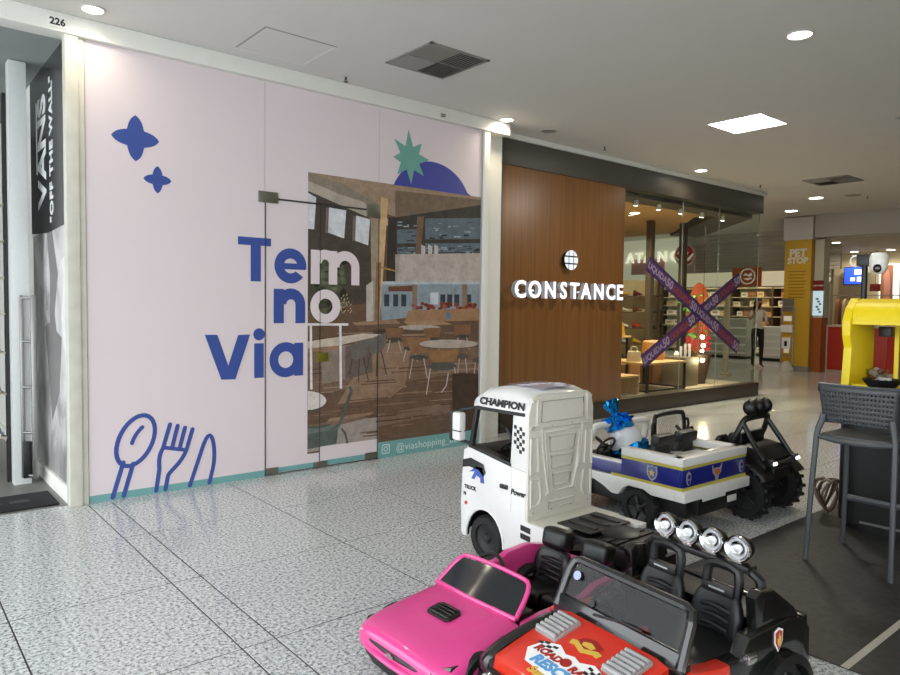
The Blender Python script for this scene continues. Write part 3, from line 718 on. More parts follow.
('2f332a',[(3.051,1.489),(3.038,1.467),(3.008,1.461),(2.985,1.476),(2.985,1.501),(3.008,1.517),(3.038,1.512)]),
('4a4a3c',[(3.08,1.63),(3.07,1.616),(3.046,1.612),(3.027,1.621),(3.027,1.636),(3.046,1.646),(3.069,1.643)]),
('2f332a',[(3.097,1.508),(3.085,1.486),(3.058,1.481),(3.036,1.495),(3.036,1.519),(3.058,1.535),(3.085,1.53)]),
('5b6350',[(3.113,1.819),(3.098,1.797),(3.066,1.79),(3.04,1.803),(3.04,1.826),(3.066,1.842),(3.098,1.838)]),
('4a4a3c',[(3.196,1.795),(3.184,1.782),(3.157,1.778),(3.135,1.785),(3.135,1.798),(3.157,1.808),(3.184,1.806)]),
('6d715c',[(3.263,1.429),(3.25,1.414),(3.22,1.411),(3.196,1.42),(3.196,1.436),(3.22,1.446),(3.25,1.443)]),
('5b6350',[(3.057,1.36),(3.047,1.337),(3.026,1.331),(3.009,1.347),(3.009,1.373),(3.026,1.389),(3.047,1.383)]),
('3f4436',[(3.069,1.424),(3.062,1.403),(3.046,1.398),(3.033,1.412),(3.033,1.435),(3.046,1.45),(3.062,1.445)]),
('5b6350',[(3.139,1.7),(3.126,1.687),(3.097,1.683),(3.074,1.69),(3.074,1.703),(3.097,1.712),(3.126,1.711)]),
('2f332a',[(3.182,1.679),(3.167,1.667),(3.135,1.662),(3.108,1.67),(3.108,1.683),(3.134,1.693),(3.167,1.691)]),
('6d715c',[(3.213,1.422),(3.202,1.403),(3.175,1.398),(3.154,1.411),(3.154,1.432),(3.175,1.446),(3.201,1.441)]),
('2f332a',[(3.022,1.534),(3.016,1.511),(3.002,1.505),(2.991,1.521),(2.991,1.547),(3.002,1.563),(3.016,1.558)]),
('2f332a',[(3.094,1.426),(3.086,1.403),(3.068,1.397),(3.054,1.413),(3.054,1.439),(3.068,1.455),(3.086,1.45)]),
('2f332a',[(2.987,1.587),(2.976,1.569),(2.951,1.564),(2.931,1.576),(2.931,1.595),(2.951,1.607),(2.976,1.604)]),
('4a4a3c',[(2.993,1.394),(2.982,1.384),(2.958,1.381),(2.939,1.388),(2.939,1.399),(2.958,1.406),(2.982,1.404)]),
('6d715c',[(3.038,1.67),(3.028,1.646),(3.006,1.64),(2.989,1.655),(2.989,1.682),(3.006,1.699),(3.028,1.694)]),
('5b6350',[(3.102,1.67),(3.089,1.652),(3.058,1.647),(3.033,1.658),(3.033,1.677),(3.057,1.69),(3.088,1.686)]),
('3f4436',[(2.984,1.69),(2.972,1.674),(2.946,1.669),(2.925,1.679),(2.925,1.696),(2.946,1.707),(2.972,1.704)]),
('6d715c',[(3.119,1.774),(3.107,1.756),(3.081,1.75),(3.06,1.761),(3.06,1.78),(3.081,1.793),(3.107,1.79)]),
('5b6350',[(3.309,1.871),(3.299,1.858),(3.277,1.854),(3.259,1.862),(3.259,1.875),(3.277,1.885),(3.299,1.883)]),
('4a4a3c',[(3.15,1.589),(3.14,1.567),(3.117,1.561),(3.099,1.576),(3.099,1.6),(3.117,1.616),(3.14,1.611)]),
('5b6350',[(3.038,1.706),(3.024,1.69),(2.994,1.684),(2.969,1.694),(2.969,1.712),(2.993,1.724),(3.024,1.721)]),
('4a4a3c',[(3.214,1.774),(3.202,1.753),(3.174,1.747),(3.152,1.76),(3.152,1.782),(3.174,1.796),(3.201,1.793)]),
('2f332a',[(3.009,1.824),(2.998,1.809),(2.973,1.804),(2.953,1.813),(2.953,1.829),(2.973,1.84),(2.998,1.838)]),
('3f4436',[(3.262,1.367),(3.251,1.354),(3.225,1.351),(3.205,1.359),(3.205,1.374),(3.225,1.383),(3.251,1.38)]),
('3f4436',[(3.047,1.546),(3.033,1.519),(3.001,1.512),(2.975,1.53),(2.975,1.558),(3,1.577),(3.033,1.571)]),
('5b6350',[(3.175,1.61),(3.164,1.591),(3.141,1.586),(3.122,1.598),(3.122,1.619),(3.14,1.633),(3.164,1.629)]),
('3f4436',[(3.297,1.504),(3.29,1.49),(3.274,1.486),(3.26,1.496),(3.26,1.511),(3.273,1.521),(3.29,1.517)]),
('6d715c',[(3.161,1.557),(3.15,1.543),(3.124,1.54),(3.103,1.548),(3.103,1.562),(3.124,1.572),(3.149,1.569)]),
('4a4a3c',[(3.243,1.594),(3.228,1.583),(3.194,1.579),(3.168,1.586),(3.168,1.598),(3.194,1.606),(3.228,1.605)]),
('3f4436',[(3.092,1.352),(3.085,1.326),(3.07,1.32),(3.057,1.338),(3.057,1.366),(3.069,1.384),(3.085,1.378)]),
('2f332a',[(3.183,1.729),(3.169,1.717),(3.138,1.713),(3.113,1.72),(3.113,1.732),(3.138,1.741),(3.169,1.74)]),
('5b6350',[(3.247,1.628),(3.237,1.603),(3.213,1.596),(3.194,1.613),(3.194,1.64),(3.213,1.658),(3.237,1.653)]),
('6d715c',[(3.226,1.647),(3.218,1.634),(3.2,1.631),(3.186,1.638),(3.185,1.652),(3.2,1.661),(3.218,1.659)]),
('3f4436',[(3.003,1.758),(2.99,1.733),(2.963,1.726),(2.941,1.742),(2.941,1.768),(2.963,1.786),(2.99,1.781)]),
('2f332a',[(3.255,1.782),(3.243,1.77),(3.216,1.766),(3.195,1.773),(3.195,1.785),(3.216,1.794),(3.243,1.792)]),
('6d715c',[(3.22,1.699),(3.213,1.682),(3.196,1.678),(3.183,1.688),(3.183,1.706),(3.196,1.718),(3.212,1.714)]),
('6d715c',[(3.006,1.854),(2.998,1.83),(2.981,1.824),(2.968,1.839),(2.967,1.865),(2.981,1.882),(2.998,1.877)]),
('2f332a',[(3.252,1.804),(3.24,1.776),(3.211,1.768),(3.189,1.785),(3.188,1.815),(3.211,1.835),(3.24,1.83)]),
('4a4a3c',[(3.083,1.768),(3.073,1.751),(3.05,1.745),(3.032,1.756),(3.032,1.775),(3.05,1.787),(3.073,1.784)]),
('c9b48c',[(3.204,1.37),(3.201,1.365),(3.194,1.365),(3.191,1.37),(3.194,1.374),(3.2,1.374)]),
('c9b48c',[(3.233,1.452),(3.23,1.447),(3.224,1.447),(3.221,1.451),(3.224,1.456),(3.23,1.456)]),
('c9b48c',[(3.195,1.399),(3.192,1.394),(3.186,1.394),(3.183,1.399),(3.186,1.403),(3.192,1.403)]),
('c9b48c',[(3.255,1.433),(3.252,1.429),(3.246,1.429),(3.243,1.433),(3.246,1.438),(3.252,1.438)]),
('c9b48c',[(3.246,1.366),(3.243,1.362),(3.237,1.362),(3.234,1.366),(3.237,1.371),(3.243,1.371)]),
('c9b48c',[(3.23,1.356),(3.227,1.351),(3.221,1.351),(3.218,1.356),(3.221,1.36),(3.227,1.36)]),
('c9b48c',[(3.268,1.476),(3.265,1.471),(3.258,1.471),(3.255,1.476),(3.258,1.48),(3.265,1.481)]),
('c9b48c',[(3.283,1.435),(3.28,1.43),(3.274,1.43),(3.271,1.435),(3.274,1.44),(3.28,1.44)]),
('c9b48c',[(3.229,1.439),(3.226,1.434),(3.22,1.434),(3.217,1.438),(3.22,1.443),(3.226,1.443)]),
('c9b48c',[(3.24,1.36),(3.237,1.356),(3.231,1.356),(3.228,1.36),(3.231,1.365),(3.237,1.365)]),
('c9b48c',[(3.239,1.467),(3.236,1.463),(3.23,1.463),(3.227,1.467),(3.23,1.472),(3.236,1.472)]),
('c9b48c',[(3.301,1.384),(3.298,1.38),(3.292,1.38),(3.289,1.384),(3.292,1.389),(3.298,1.389)]),
('c9b48c',[(3.259,1.436),(3.256,1.431),(3.249,1.431),(3.246,1.435),(3.249,1.44),(3.255,1.44)]),
('c9b48c',[(3.274,1.366),(3.27,1.361),(3.264,1.361),(3.261,1.366),(3.264,1.371),(3.27,1.371)]),
('c9b48c',[(3.204,1.385),(3.201,1.381),(3.195,1.381),(3.192,1.385),(3.195,1.39),(3.201,1.39)]),
('c9b48c',[(3.261,1.421),(3.258,1.416),(3.252,1.416),(3.249,1.421),(3.252,1.425),(3.258,1.425)]),
('c9b48c',[(3.298,1.351),(3.295,1.346),(3.288,1.346),(3.285,1.351),(3.288,1.355),(3.294,1.355)]),
('c9b48c',[(3.26,1.505),(3.257,1.5),(3.251,1.5),(3.248,1.505),(3.251,1.509),(3.257,1.51)]),
('c9b48c',[(3.266,1.412),(3.263,1.407),(3.257,1.407),(3.253,1.412),(3.256,1.416),(3.263,1.416)]),
('c9b48c',[(3.196,1.381),(3.193,1.376),(3.187,1.376),(3.184,1.381),(3.187,1.385),(3.193,1.385)]),
('c9b48c',[(3.229,1.5),(3.226,1.496),(3.22,1.496),(3.217,1.5),(3.22,1.505),(3.226,1.505)]),
('c9b48c',[(3.207,1.478),(3.204,1.473),(3.198,1.473),(3.195,1.477),(3.198,1.482),(3.204,1.482)]),
('c9b48c',[(3.294,1.414),(3.291,1.409),(3.285,1.409),(3.282,1.414),(3.285,1.418),(3.291,1.419)]),
('c9b48c',[(3.232,1.46),(3.229,1.455),(3.223,1.455),(3.22,1.46),(3.223,1.464),(3.229,1.464)]),
('c9b48c',[(3.221,1.493),(3.218,1.489),(3.212,1.489),(3.209,1.493),(3.212,1.498),(3.218,1.498)]),
('c9b48c',[(3.178,1.387),(3.175,1.382),(3.169,1.382),(3.166,1.387),(3.169,1.391),(3.175,1.391)]),
('c9b48c',[(3.279,1.444),(3.276,1.439),(3.27,1.439),(3.267,1.444),(3.27,1.449),(3.276,1.449)]),
('c9b48c',[(3.176,1.395),(3.173,1.39),(3.167,1.39),(3.164,1.395),(3.167,1.399),(3.173,1.399)]),
('c9b48c',[(3.307,1.364),(3.304,1.36),(3.298,1.36),(3.294,1.364),(3.297,1.369),(3.304,1.369)]),
('c9b48c',[(3.19,1.456),(3.187,1.451),(3.181,1.451),(3.178,1.456),(3.181,1.46),(3.187,1.46)]),
('c9b48c',[(3.211,1.401),(3.208,1.396),(3.202,1.396),(3.199,1.4),(3.202,1.405),(3.208,1.405)]),
('c9b48c',[(3.245,1.406),(3.242,1.402),(3.236,1.402),(3.233,1.406),(3.236,1.411),(3.242,1.411)]),
('c9b48c',[(3.304,1.423),(3.301,1.418),(3.295,1.418),(3.292,1.423),(3.295,1.427),(3.301,1.427)]),
('c9b48c',[(3.204,1.396),(3.201,1.392),(3.195,1.392),(3.192,1.396),(3.195,1.401),(3.201,1.401)]),
('c9b48c',[(3.229,1.396),(3.226,1.391),(3.22,1.391),(3.217,1.396),(3.22,1.4),(3.226,1.4)]),
('c9b48c',[(3.2,1.436),(3.197,1.431),(3.191,1.431),(3.188,1.436),(3.191,1.44),(3.197,1.44)]),
('9b7d64',[(3.312,1.261),(3.779,1.287),(3.837,1.249),(3.344,1.234)]),
('6f5a4b',[(3.344,1.234),(3.837,1.249),(3.792,1.193),(3.397,1.18)]),
('a5876c',[(3.883,1.258),(4.319,1.275),(4.474,1.235),(3.954,1.22)]),
('54463c',[(3.525,1.187),(3.837,1.221),(3.839,1.127),(3.569,1.113)]),
('6b5d52',[(4.321,1.195),(4.308,1.187),(4.27,1.18),(4.213,1.175),(4.141,1.173),(4.062,1.173),(3.984,1.175),(3.915,1.179),(3.861,1.185),(3.827,1.193),(3.815,1.2),(3.826,1.208),(3.861,1.214),(3.915,1.219),(3.984,1.222),(4.061,1.222),(4.14,1.221),(4.212,1.216),(4.27,1.21),(4.308,1.203)]),
('b4a79c',[(4.32,1.206),(4.308,1.199),(4.27,1.192),(4.212,1.187),(4.14,1.184),(4.062,1.184),(3.984,1.186),(3.915,1.191),(3.861,1.197),(3.826,1.204),(3.815,1.212),(3.826,1.219),(3.861,1.225),(3.915,1.23),(3.984,1.233),(4.061,1.234),(4.14,1.232),(4.212,1.228),(4.27,1.222),(4.307,1.214)]),
('83634a',[(3.668,1.204),(3.872,1.211),(3.85,1.117),(3.691,1.111)]),
('514a46',[(3.85,1.098),(3.847,1.093),(3.835,1.088),(3.817,1.084),(3.795,1.082),(3.77,1.081),(3.746,1.083),(3.724,1.086),(3.706,1.09),(3.695,1.096),(3.691,1.102),(3.695,1.107),(3.706,1.112),(3.723,1.116),(3.745,1.118),(3.77,1.119),(3.795,1.117),(3.817,1.114),(3.835,1.11),(3.846,1.104)]),
('b6aea6',[(3.718,1.093),(3.687,0.982),(3.697,0.98),(3.728,1.091)]),
('b6aea6',[(3.813,1.089),(3.847,0.975),(3.857,0.976),(3.823,1.09)]),
('83634a',[(4.11,1.199),(4.333,1.206),(4.309,1.108),(4.136,1.102)]),
('514a46',[(4.31,1.089),(4.305,1.083),(4.293,1.077),(4.274,1.073),(4.249,1.071),(4.222,1.071),(4.195,1.072),(4.171,1.076),(4.152,1.08),(4.14,1.086),(4.136,1.092),(4.14,1.098),(4.152,1.103),(4.171,1.107),(4.195,1.109),(4.222,1.11),(4.249,1.108),(4.273,1.105),(4.293,1.1),(4.305,1.095)]),
('b6aea6',[(4.165,1.083),(4.132,0.967),(4.143,0.965),(4.176,1.081)]),
('b6aea6',[(4.269,1.079),(4.306,0.96),(4.317,0.961),(4.28,1.08)]),
('83634a',[(4.487,1.225),(4.727,1.233),(4.701,1.131),(4.515,1.124)]),
('514a46',[(4.702,1.111),(4.697,1.105),(4.684,1.099),(4.663,1.095),(4.637,1.093),(4.608,1.092),(4.579,1.094),(4.553,1.097),(4.533,1.102),(4.52,1.108),(4.515,1.114),(4.519,1.12),(4.532,1.126),(4.553,1.13),(4.579,1.132),(4.607,1.133),(4.636,1.131),(4.662,1.128),(4.683,1.123),(4.697,1.117)]),
('b6aea6',[(4.546,1.105),(4.511,0.985),(4.523,0.983),(4.558,1.102)]),
('b6aea6',[(4.658,1.1),(4.698,0.977),(4.71,0.979),(4.67,1.102)]),
('83634a',[(3.85,1.117),(4.063,1.123),(4.04,1.027),(3.875,1.022)]),
('514a46',[(4.04,1.008),(4.036,1.002),(4.024,0.997),(4.006,0.993),(3.983,0.991),(3.957,0.991),(3.931,0.993),(3.908,0.996),(3.89,1.001),(3.879,1.007),(3.875,1.013),(3.879,1.018),(3.89,1.023),(3.908,1.027),(3.931,1.029),(3.956,1.029),(3.982,1.028),(4.005,1.024),(4.024,1.02),(4.036,1.014)]),
('b6aea6',[(3.902,1.003),(3.871,0.891),(3.881,0.889),(3.913,1.001)]),
('b6aea6',[(4.001,0.998),(4.036,0.882),(4.047,0.884),(4.012,1)]),
('8e6c4e',[(3.908,1.116),(4.197,1.11),(4.15,0.966),(3.969,0.953)]),
('55504d',[(4.187,0.916),(4.181,0.909),(4.164,0.902),(4.137,0.898),(4.103,0.896),(4.066,0.896),(4.028,0.899),(3.995,0.904),(3.969,0.91),(3.952,0.917),(3.946,0.925),(3.952,0.932),(3.968,0.938),(3.995,0.942),(4.028,0.945),(4.065,0.945),(4.102,0.942),(4.136,0.937),(4.164,0.931),(4.181,0.924)]),
('b6aea6',[(3.983,0.915),(3.943,0.725),(3.954,0.723),(3.994,0.913)]),
('b6aea6',[(4.113,0.908),(4.16,0.712),(4.171,0.713),(4.124,0.909)]),
('6b5d52',[(4.82,1.019),(4.8,1.006),(4.743,0.995),(4.655,0.988),(4.545,0.985),(4.426,0.987),(4.31,0.992),(4.207,1.001),(4.126,1.013),(4.075,1.026),(4.058,1.039),(4.075,1.051),(4.126,1.062),(4.206,1.069),(4.308,1.073),(4.425,1.072),(4.544,1.067),(4.653,1.059),(4.742,1.047),(4.8,1.033)]),
('b4a79c',[(4.82,1.031),(4.8,1.018),(4.743,1.007),(4.654,1),(4.545,0.997),(4.426,0.999),(4.309,1.004),(4.207,1.013),(4.126,1.024),(4.075,1.037),(4.058,1.051),(4.075,1.063),(4.125,1.073),(4.206,1.081),(4.308,1.085),(4.425,1.084),(4.543,1.08),(4.653,1.071),(4.742,1.059),(4.8,1.046)]),
('5f5650',[(4.692,0.907),(4.688,0.898),(4.677,0.89),(4.659,0.884),(4.637,0.88),(4.612,0.88),(4.587,0.882),(4.565,0.887),(4.547,0.895),(4.536,0.903),(4.532,0.913),(4.535,0.922),(4.546,0.93),(4.564,0.936),(4.586,0.94),(4.611,0.94),(4.636,0.938),(4.658,0.933),(4.676,0.926),(4.688,0.917)]),
('b6aea6',[(4.566,0.892),(4.542,0.711),(4.554,0.71),(4.578,0.891)]),
('b6aea6',[(4.646,0.888),(4.676,0.703),(4.688,0.703),(4.658,0.888)]),
('5f5650',[(4.845,0.857),(4.845,0.848),(4.845,0.84),(4.845,0.833),(4.845,0.83),(4.831,0.83),(4.805,0.832),(4.782,0.838),(4.763,0.845),(4.751,0.854),(4.747,0.864),(4.751,0.873),(4.763,0.881),(4.781,0.888),(4.804,0.891),(4.829,0.892),(4.845,0.889),(4.845,0.884),(4.845,0.876),(4.845,0.867)]),
('b6aea6',[(4.783,0.842),(4.759,0.658),(4.771,0.656),(4.795,0.841)]),
('b6aea6',[(4.845,0.838),(4.845,0.649),(4.845,0.649),(4.845,0.838)]),
('96724f',[(4.162,0.985),(4.57,0.982),(4.545,0.912),(4.493,0.864),(4.238,0.865),(4.187,0.916)]),
('5b5856',[(4.533,0.812),(4.525,0.799),(4.499,0.789),(4.458,0.782),(4.408,0.778),(4.353,0.779),(4.298,0.784),(4.248,0.792),(4.21,0.803),(4.185,0.815),(4.176,0.829),(4.185,0.841),(4.209,0.851),(4.247,0.859),(4.296,0.862),(4.351,0.862),(4.407,0.858),(4.457,0.85),(4.498,0.839),(4.524,0.826)]),
('c4bdb6',[(4.195,0.809),(4.149,0.558),(4.162,0.555),(4.208,0.807)]),
('c4bdb6',[(4.5,0.803),(4.529,0.67),(4.543,0.671),(4.514,0.804)]),
('c4bdb6',[(4.423,0.758),(4.399,0.63),(4.413,0.627),(4.437,0.756)]),
('c4bdb6',[(4.4,0.632),(4.337,0.566),(4.349,0.559),(4.412,0.625)]),
('8e7f74',[(2.992,1.039),(3.314,1.065),(3.316,0.769),(3.013,0.725)]),
('6e6159',[(3.241,1.049),(3.526,1.078),(3.528,0.803),(3.243,0.756)]),
('c9b9ab',[(2.872,1.102),(3.418,1.161),(3.679,1.148),(3.17,1.06),(2.872,1.043)]),
('96765c',[(2.872,1.043),(3.17,1.06),(3.17,1.025),(2.872,1.009)]),
('6f6a63',[(3.283,1.057),(3.482,1.115),(3.473,0.997),(3.42,0.936),(3.315,0.931)]),
('4f4a46',[(3.308,0.941),(3.278,0.799),(3.29,0.797),(3.321,0.938)]),
('4f4a46',[(3.424,0.943),(3.479,0.732),(3.492,0.733),(3.436,0.945)]),
('4f4a46',[(3.382,0.937),(3.373,0.721),(3.385,0.72),(3.394,0.936)]),
('6f6a63',[(3.472,1.106),(3.679,1.167),(3.669,1.047),(3.614,0.983),(3.505,0.978)]),
('4f4a46',[(3.499,0.988),(3.468,0.844),(3.48,0.841),(3.511,0.986)]),
('4f4a46',[(3.619,0.991),(3.677,0.776),(3.69,0.778),(3.632,0.993)]),
('4f4a46',[(3.575,0.985),(3.566,0.765),(3.579,0.764),(3.588,0.984)]),
('e3dfe0',[(2.872,1.237),(3.271,1.233),(3.271,1.254),(2.872,1.257)]),
('e3dfe0',[(2.889,1.246),(2.895,0.69),(2.918,0.688),(2.911,1.246)]),
('e3dfe0',[(3.177,1.244),(3.186,0.679),(3.21,0.678),(3.201,1.244)]),
('5f564f',[(3.053,0.565),(3.044,0.539),(3.018,0.517),(2.977,0.501),(2.926,0.493),(2.872,0.494),(2.872,0.503),(2.872,0.52),(2.872,0.542),(2.872,0.567),(2.872,0.594),(2.872,0.619),(2.872,0.641),(2.872,0.657),(2.872,0.666),(2.872,0.666),(2.925,0.658),(2.976,0.642),(3.017,0.62),(3.044,0.593)]),
('d8cfc9',[(3.053,0.583),(3.044,0.558),(3.016,0.537),(2.973,0.522),(2.919,0.515),(2.872,0.516),(2.872,0.525),(2.872,0.541),(2.872,0.562),(2.872,0.587),(2.872,0.612),(2.872,0.636),(2.872,0.657),(2.872,0.672),(2.872,0.679),(2.872,0.679),(2.918,0.671),(2.972,0.656),(3.015,0.635),(3.043,0.609)]),
('58605a',[(2.872,0.35),(3.175,0.334),(3.155,0.193),(2.872,0.177)]),
('6f7570',[(2.872,0.375),(3.154,0.354),(3.195,0.323),(2.872,0.307)]),
('5a625c',[(3.27,0.685),(3.29,0.656),(3.25,0.554),(3.21,0.442),(3.162,0.362),(3.086,0.328),(3.103,0.303),(3.187,0.341),(3.24,0.429),(3.281,0.543),(3.323,0.65),(3.3,0.696)]),
('5a625c',[(3.091,0.378),(2.974,0.364),(2.872,0.376),(2.872,0.357),(2.977,0.344),(3.097,0.359)]),
('5a625c',[(3.197,0.317),(3.237,0.27),(3.258,0.18),(3.278,0.181),(3.256,0.275),(3.213,0.326)]),
('4b3b32',[(4.482,0.744),(4.833,0.726),(4.844,0.153),(4.492,0.135)])]
# ================================================================ MURAL ON THE CLOSED SHOP FRONT
M_pink = mat('mural_pink', 'e3d7da', .33, vary=.015, scale=2, spec=.4)
M_blue = mat('print_blue', '3b529b', .38, vary=.03)
M_dome = mat('print_dome_blue', '42499c', .38, vary=.03)
M_teal = mat('print_teal', '74a9a8', .38, vary=.03)
M_star = mat('print_star_teal', '6ea79c', .38, vary=.03)
M_seam_shade = mat('door_seal', '2a2a2c', .5)
M_clamp = mat('brushed_clamp', '8f8f86', .35, .9)
mural = thing('printed_shopfront', 'pale pink printed mural covering a closed glass shop front', 'mural', (0, MY, 0))
def mp(name, g, m, dz=0., label=None, smooth=0, fixn=False):
    return obj(name, g, m, mural, T(0, dz, 0), smooth=smooth, label=label, fixn=fixn)
def panel(x0, x1, z0, z1): return G().bx(x0, x1, 0, .012, z0, z1)
mp('left_panel', panel(MX0, 2.483, .0, 3.203), M_pink, fixn=True)
mp('transom_panel', panel(2.486, 3.587, 2.277, 3.203), M_pink, fixn=True)
mp('right_panel', panel(3.590, 4.848, .0, 3.203), M_pink, fixn=True)
mp('vinyl_overlap', G().bx(2.365, 2.480, -.0006, .0, 0, 3.2), M_pink, label='vertical vinyl overlap strip')
mp('vinyl_overlap', G().bx(MX0, 2.48, -.0008, .0, .0, .268), M_pink, label='horizontal vinyl overlap strip')
doors = []
for n, (x0, x1) in enumerate(((2.489, 2.986), (2.990, 3.586))):
    d = thing('door_%d' % (n + 1), 'left glass door leaf covered by the pink mural print' if n == 0 else 'right glass door leaf covered by the restaurant picture', 'door', (x0, MY, 0))
    d['kind'] = 'structure'
    w = x1 - x0
    obj('leaf', G().bx(0, w, 0, .012, .012, 2.268), M_pink, d, smooth=0)
    if n == 0:
        obj('bottom_clamp', G().bx(0, .11, -.012, .02, .008, .062, bev=.003), M_clamp, d)
    else:
        obj('bottom_clamp', G().bx(w - .13, w, -.012, .02, .012, .07, bev=.003), M_clamp, d)
        obj('bottom_clamp', G().bx(-.06, .07, -.012, .02, .004, .055, bev=.003), M_clamp, d)
        obj('lock', G().bx(-.03, .075, -.018, .0, .925, 1.005, bev=.004).cyl((.04, -.018, .965), (.04, -.023, .965), .012, n=14), mat('brass_lock', '8f8a35', .35, .7), d)
# dark strips in place of the shaded seams, and patch fittings
for nm, r in (('door_gap', (2.483, 2.4895, .0, 2.272)), ('door_gap', (2.9855, 2.9905, .0, 2.272)), ('panel_gap', (3.5855, 3.5905, .0, 2.272)), ('transom_gap', (2.483, 3.52, 2.266, 2.280))):
    mp(nm, G().bx(r[0], r[1], -.0065, .006, r[2], r[3]), M_seam_shade, fixn=True)
mp('patch_clamp', G().bx(2.425, 2.595, -.016, 0, 2.235, 2.325, bev=.006).bx(2.43, 2.59, -.018, -.014, 2.277, 2.283), M_clamp, smooth=35, fixn=True)
mp('patch_clamp', G().bx(3.455, 3.60, -.016, 0, 2.205, 2.325, bev=.006), M_clamp, smooth=35, fixn=True)
mp('panel_edge', G().bx(4.836, 4.85, -.008, .012, 0, 3.203), mat('panel_edge', 'b9b2b0', .5), fixn=True)
# teal strip along the floor
mp('teal_strip', G().bx(MX0, 2.483, -.0012, 0, .0, .052).bx(2.49, 2.985, -.0012, 0, .014, .056).bx(2.991, 3.585, -.0012, 0, .014, .06).bx(3.591, 4.848, -.0012, 0, .0, .15), M_teal, fixn=True)
mp('pink_margin', G().bx(2.991, 3.585, -.0030, 0, .06, .185), M_pink, fixn=True)
# restaurant picture, one printed sheet
g = G(); cols = []
for k, (c, pts) in enumerate(PRINT):
    d = -.0008 - k * 1e-5
    g.add([(x, d, z) for x, z in pts], [tuple(range(len(pts)))]); cols.append(srgb(c))
pm = bpy.data.materials.new('picture_print'); pm.use_nodes = True
nt = pm.node_tree; bs = nt.nodes['Principled BSDF']; bs.inputs['Roughness'].default_value = .22; bs.inputs['Specular IOR Level'].default_value = .45
at = nt.nodes.new('ShaderNodeAttribute'); at.attribute_name = 'ink'; 
geo_ = nt.nodes.new('ShaderNodeNewGeometry'); nz_ = nt.nodes.new('ShaderNodeTexNoise'); nz_.inputs['Scale'].default_value = 9; nz_.inputs['Detail'].default_value = 8
nz_.inputs['Roughness'].default_value = .75
rp_ = nt.nodes.new('ShaderNodeMapRange'); rp_.inputs['From Min'].default_value = .3; rp_.inputs['From Max'].default_value = .7; rp_.inputs['To Min'].default_value = .72; rp_.inputs['To Max'].default_value = 1.25
vm_ = nt.nodes.new('ShaderNodeVectorMath'); vm_.operation = 'SCALE'
nt.links.new(geo_.outputs['Position'], nz_.inputs['Vector']); nt.links.new(nz_.outputs['Fac'], rp_.inputs['Value'])
nt.links.new(at.outputs['Color'], vm_.inputs[0]); nt.links.new(rp_.outputs[0], vm_.inputs['Scale']); nt.links.new(vm_.outputs[0], bs.inputs['Base Color'])
pic = obj('picture_print', g, pm, mural, smooth=0, fixn=False, label='printed photograph of a food court with round tables')
ca = pic.data.color_attributes.new('ink', 'FLOAT_COLOR', 'CORNER')
for p, c in zip(pic.data.polygons, cols):
    for li in p.loop_indices: ca.data[li].color = (*c, 1)

# big lettering
def LT(gs, m, nm='letter', d=-.0038): return mp(nm, gs, m, d)
def ring(cx, cz, rx, rz, w): return [circ(cx, cz, rx, 40, rz), circ(cx, cz, rx - w, 40, rz - w)]
def rectp(x0, x1, z0, z1): return [(x0, z0), (x1, z0), (x1, z1), (x0, z1)]
def letter_n(x0, x1, z0, z1, w):
    g = shape_g([rectp(x0, x0 + w, z0, z1 - .006)])
    Ro = (x1 - x0 - w * .25) / 2; cx = x1 - Ro; cz = z1 - Ro; Ri = Ro - w
    out = [(x1, z0), (x1, cz)] + circ(cx, cz, Ro, 24, a0=0, a1=PI, end=True)[1:]
    inn = circ(cx, cz, Ri, 24, a0=PI, a1=0, end=True) + [(x1 - w, z0)]
    h = shape_g([out + inn]); g.add([(x, y - .0002, z) for x, y, z in h.v], h.f); return g
def letter_e(cx, cz, R, w):
    ri = R - w; b = .028; a0 = -math.asin(b / R)
    pts = circ(cx, cz, R, 60, a0=a0, a1=math.radians(322), end=True)
    pts += [(cx + ri * math.cos(math.radians(a)) * .95, cz + ri * math.sin(math.radians(a)) * .95) for a in range(316, 200, -6)]
    pts += [(cx - ri * .9, cz - b)]
    up = [(cx + ri * .95 * math.cos(math.radians(a)), cz + ri * .95 * math.sin(math.radians(a))) for a in range(20, 161, 7)]
    return shape_g([pts, up])
LT(shape_g([[(2.256, 1.885), (2.362, 1.885), (2.362, 1.597), (2.447, 1.597), (2.447, 1.885), (2.536, 1.885), (2.536, 1.948), (2.256, 1.948)]]), M_blue)
LT(letter_e(2.711, 1.735, .145, .080), M_blue)
g = letter_n(2.899, 3.155, 1.592, 1.888, .083); h = letter_n(3.072, 3.382, 1.592, 1.888, .083)
LT(G().add(g.v, g.f).add([(x, y - .0004, z) for x, y, z in h.v], h.f), M_pink)
LT(letter_n(2.560, 2.846, 1.259, 1.548, .090), M_blue)
LT(shape_g(ring(3.042, 1.402, .147, .145, .078)), M_pink)
LT(shape_g([[(1.989, 1.174), (2.088, 1.172), (2.175, .925), (2.257, 1.168), (2.356, 1.170), (2.232, .816), (2.119, .820)]]), M_blue)
g = shape_g([rectp(2.391, 2.472, .816, 1.097)]); h = shape_g([circ(2.432, 1.170, .049)]); LT(g.add([(x, y - .0002, z) for x, y, z in h.v], h.f), M_blue)
g = shape_g(ring(2.668, .955, .145, .146, .077)); h = shape_g([rectp(2.745, 2.828, .816, 1.093)]); LT(g.add([(x, y - .0002, z) for x, y, z in h.v], h.f), M_blue)
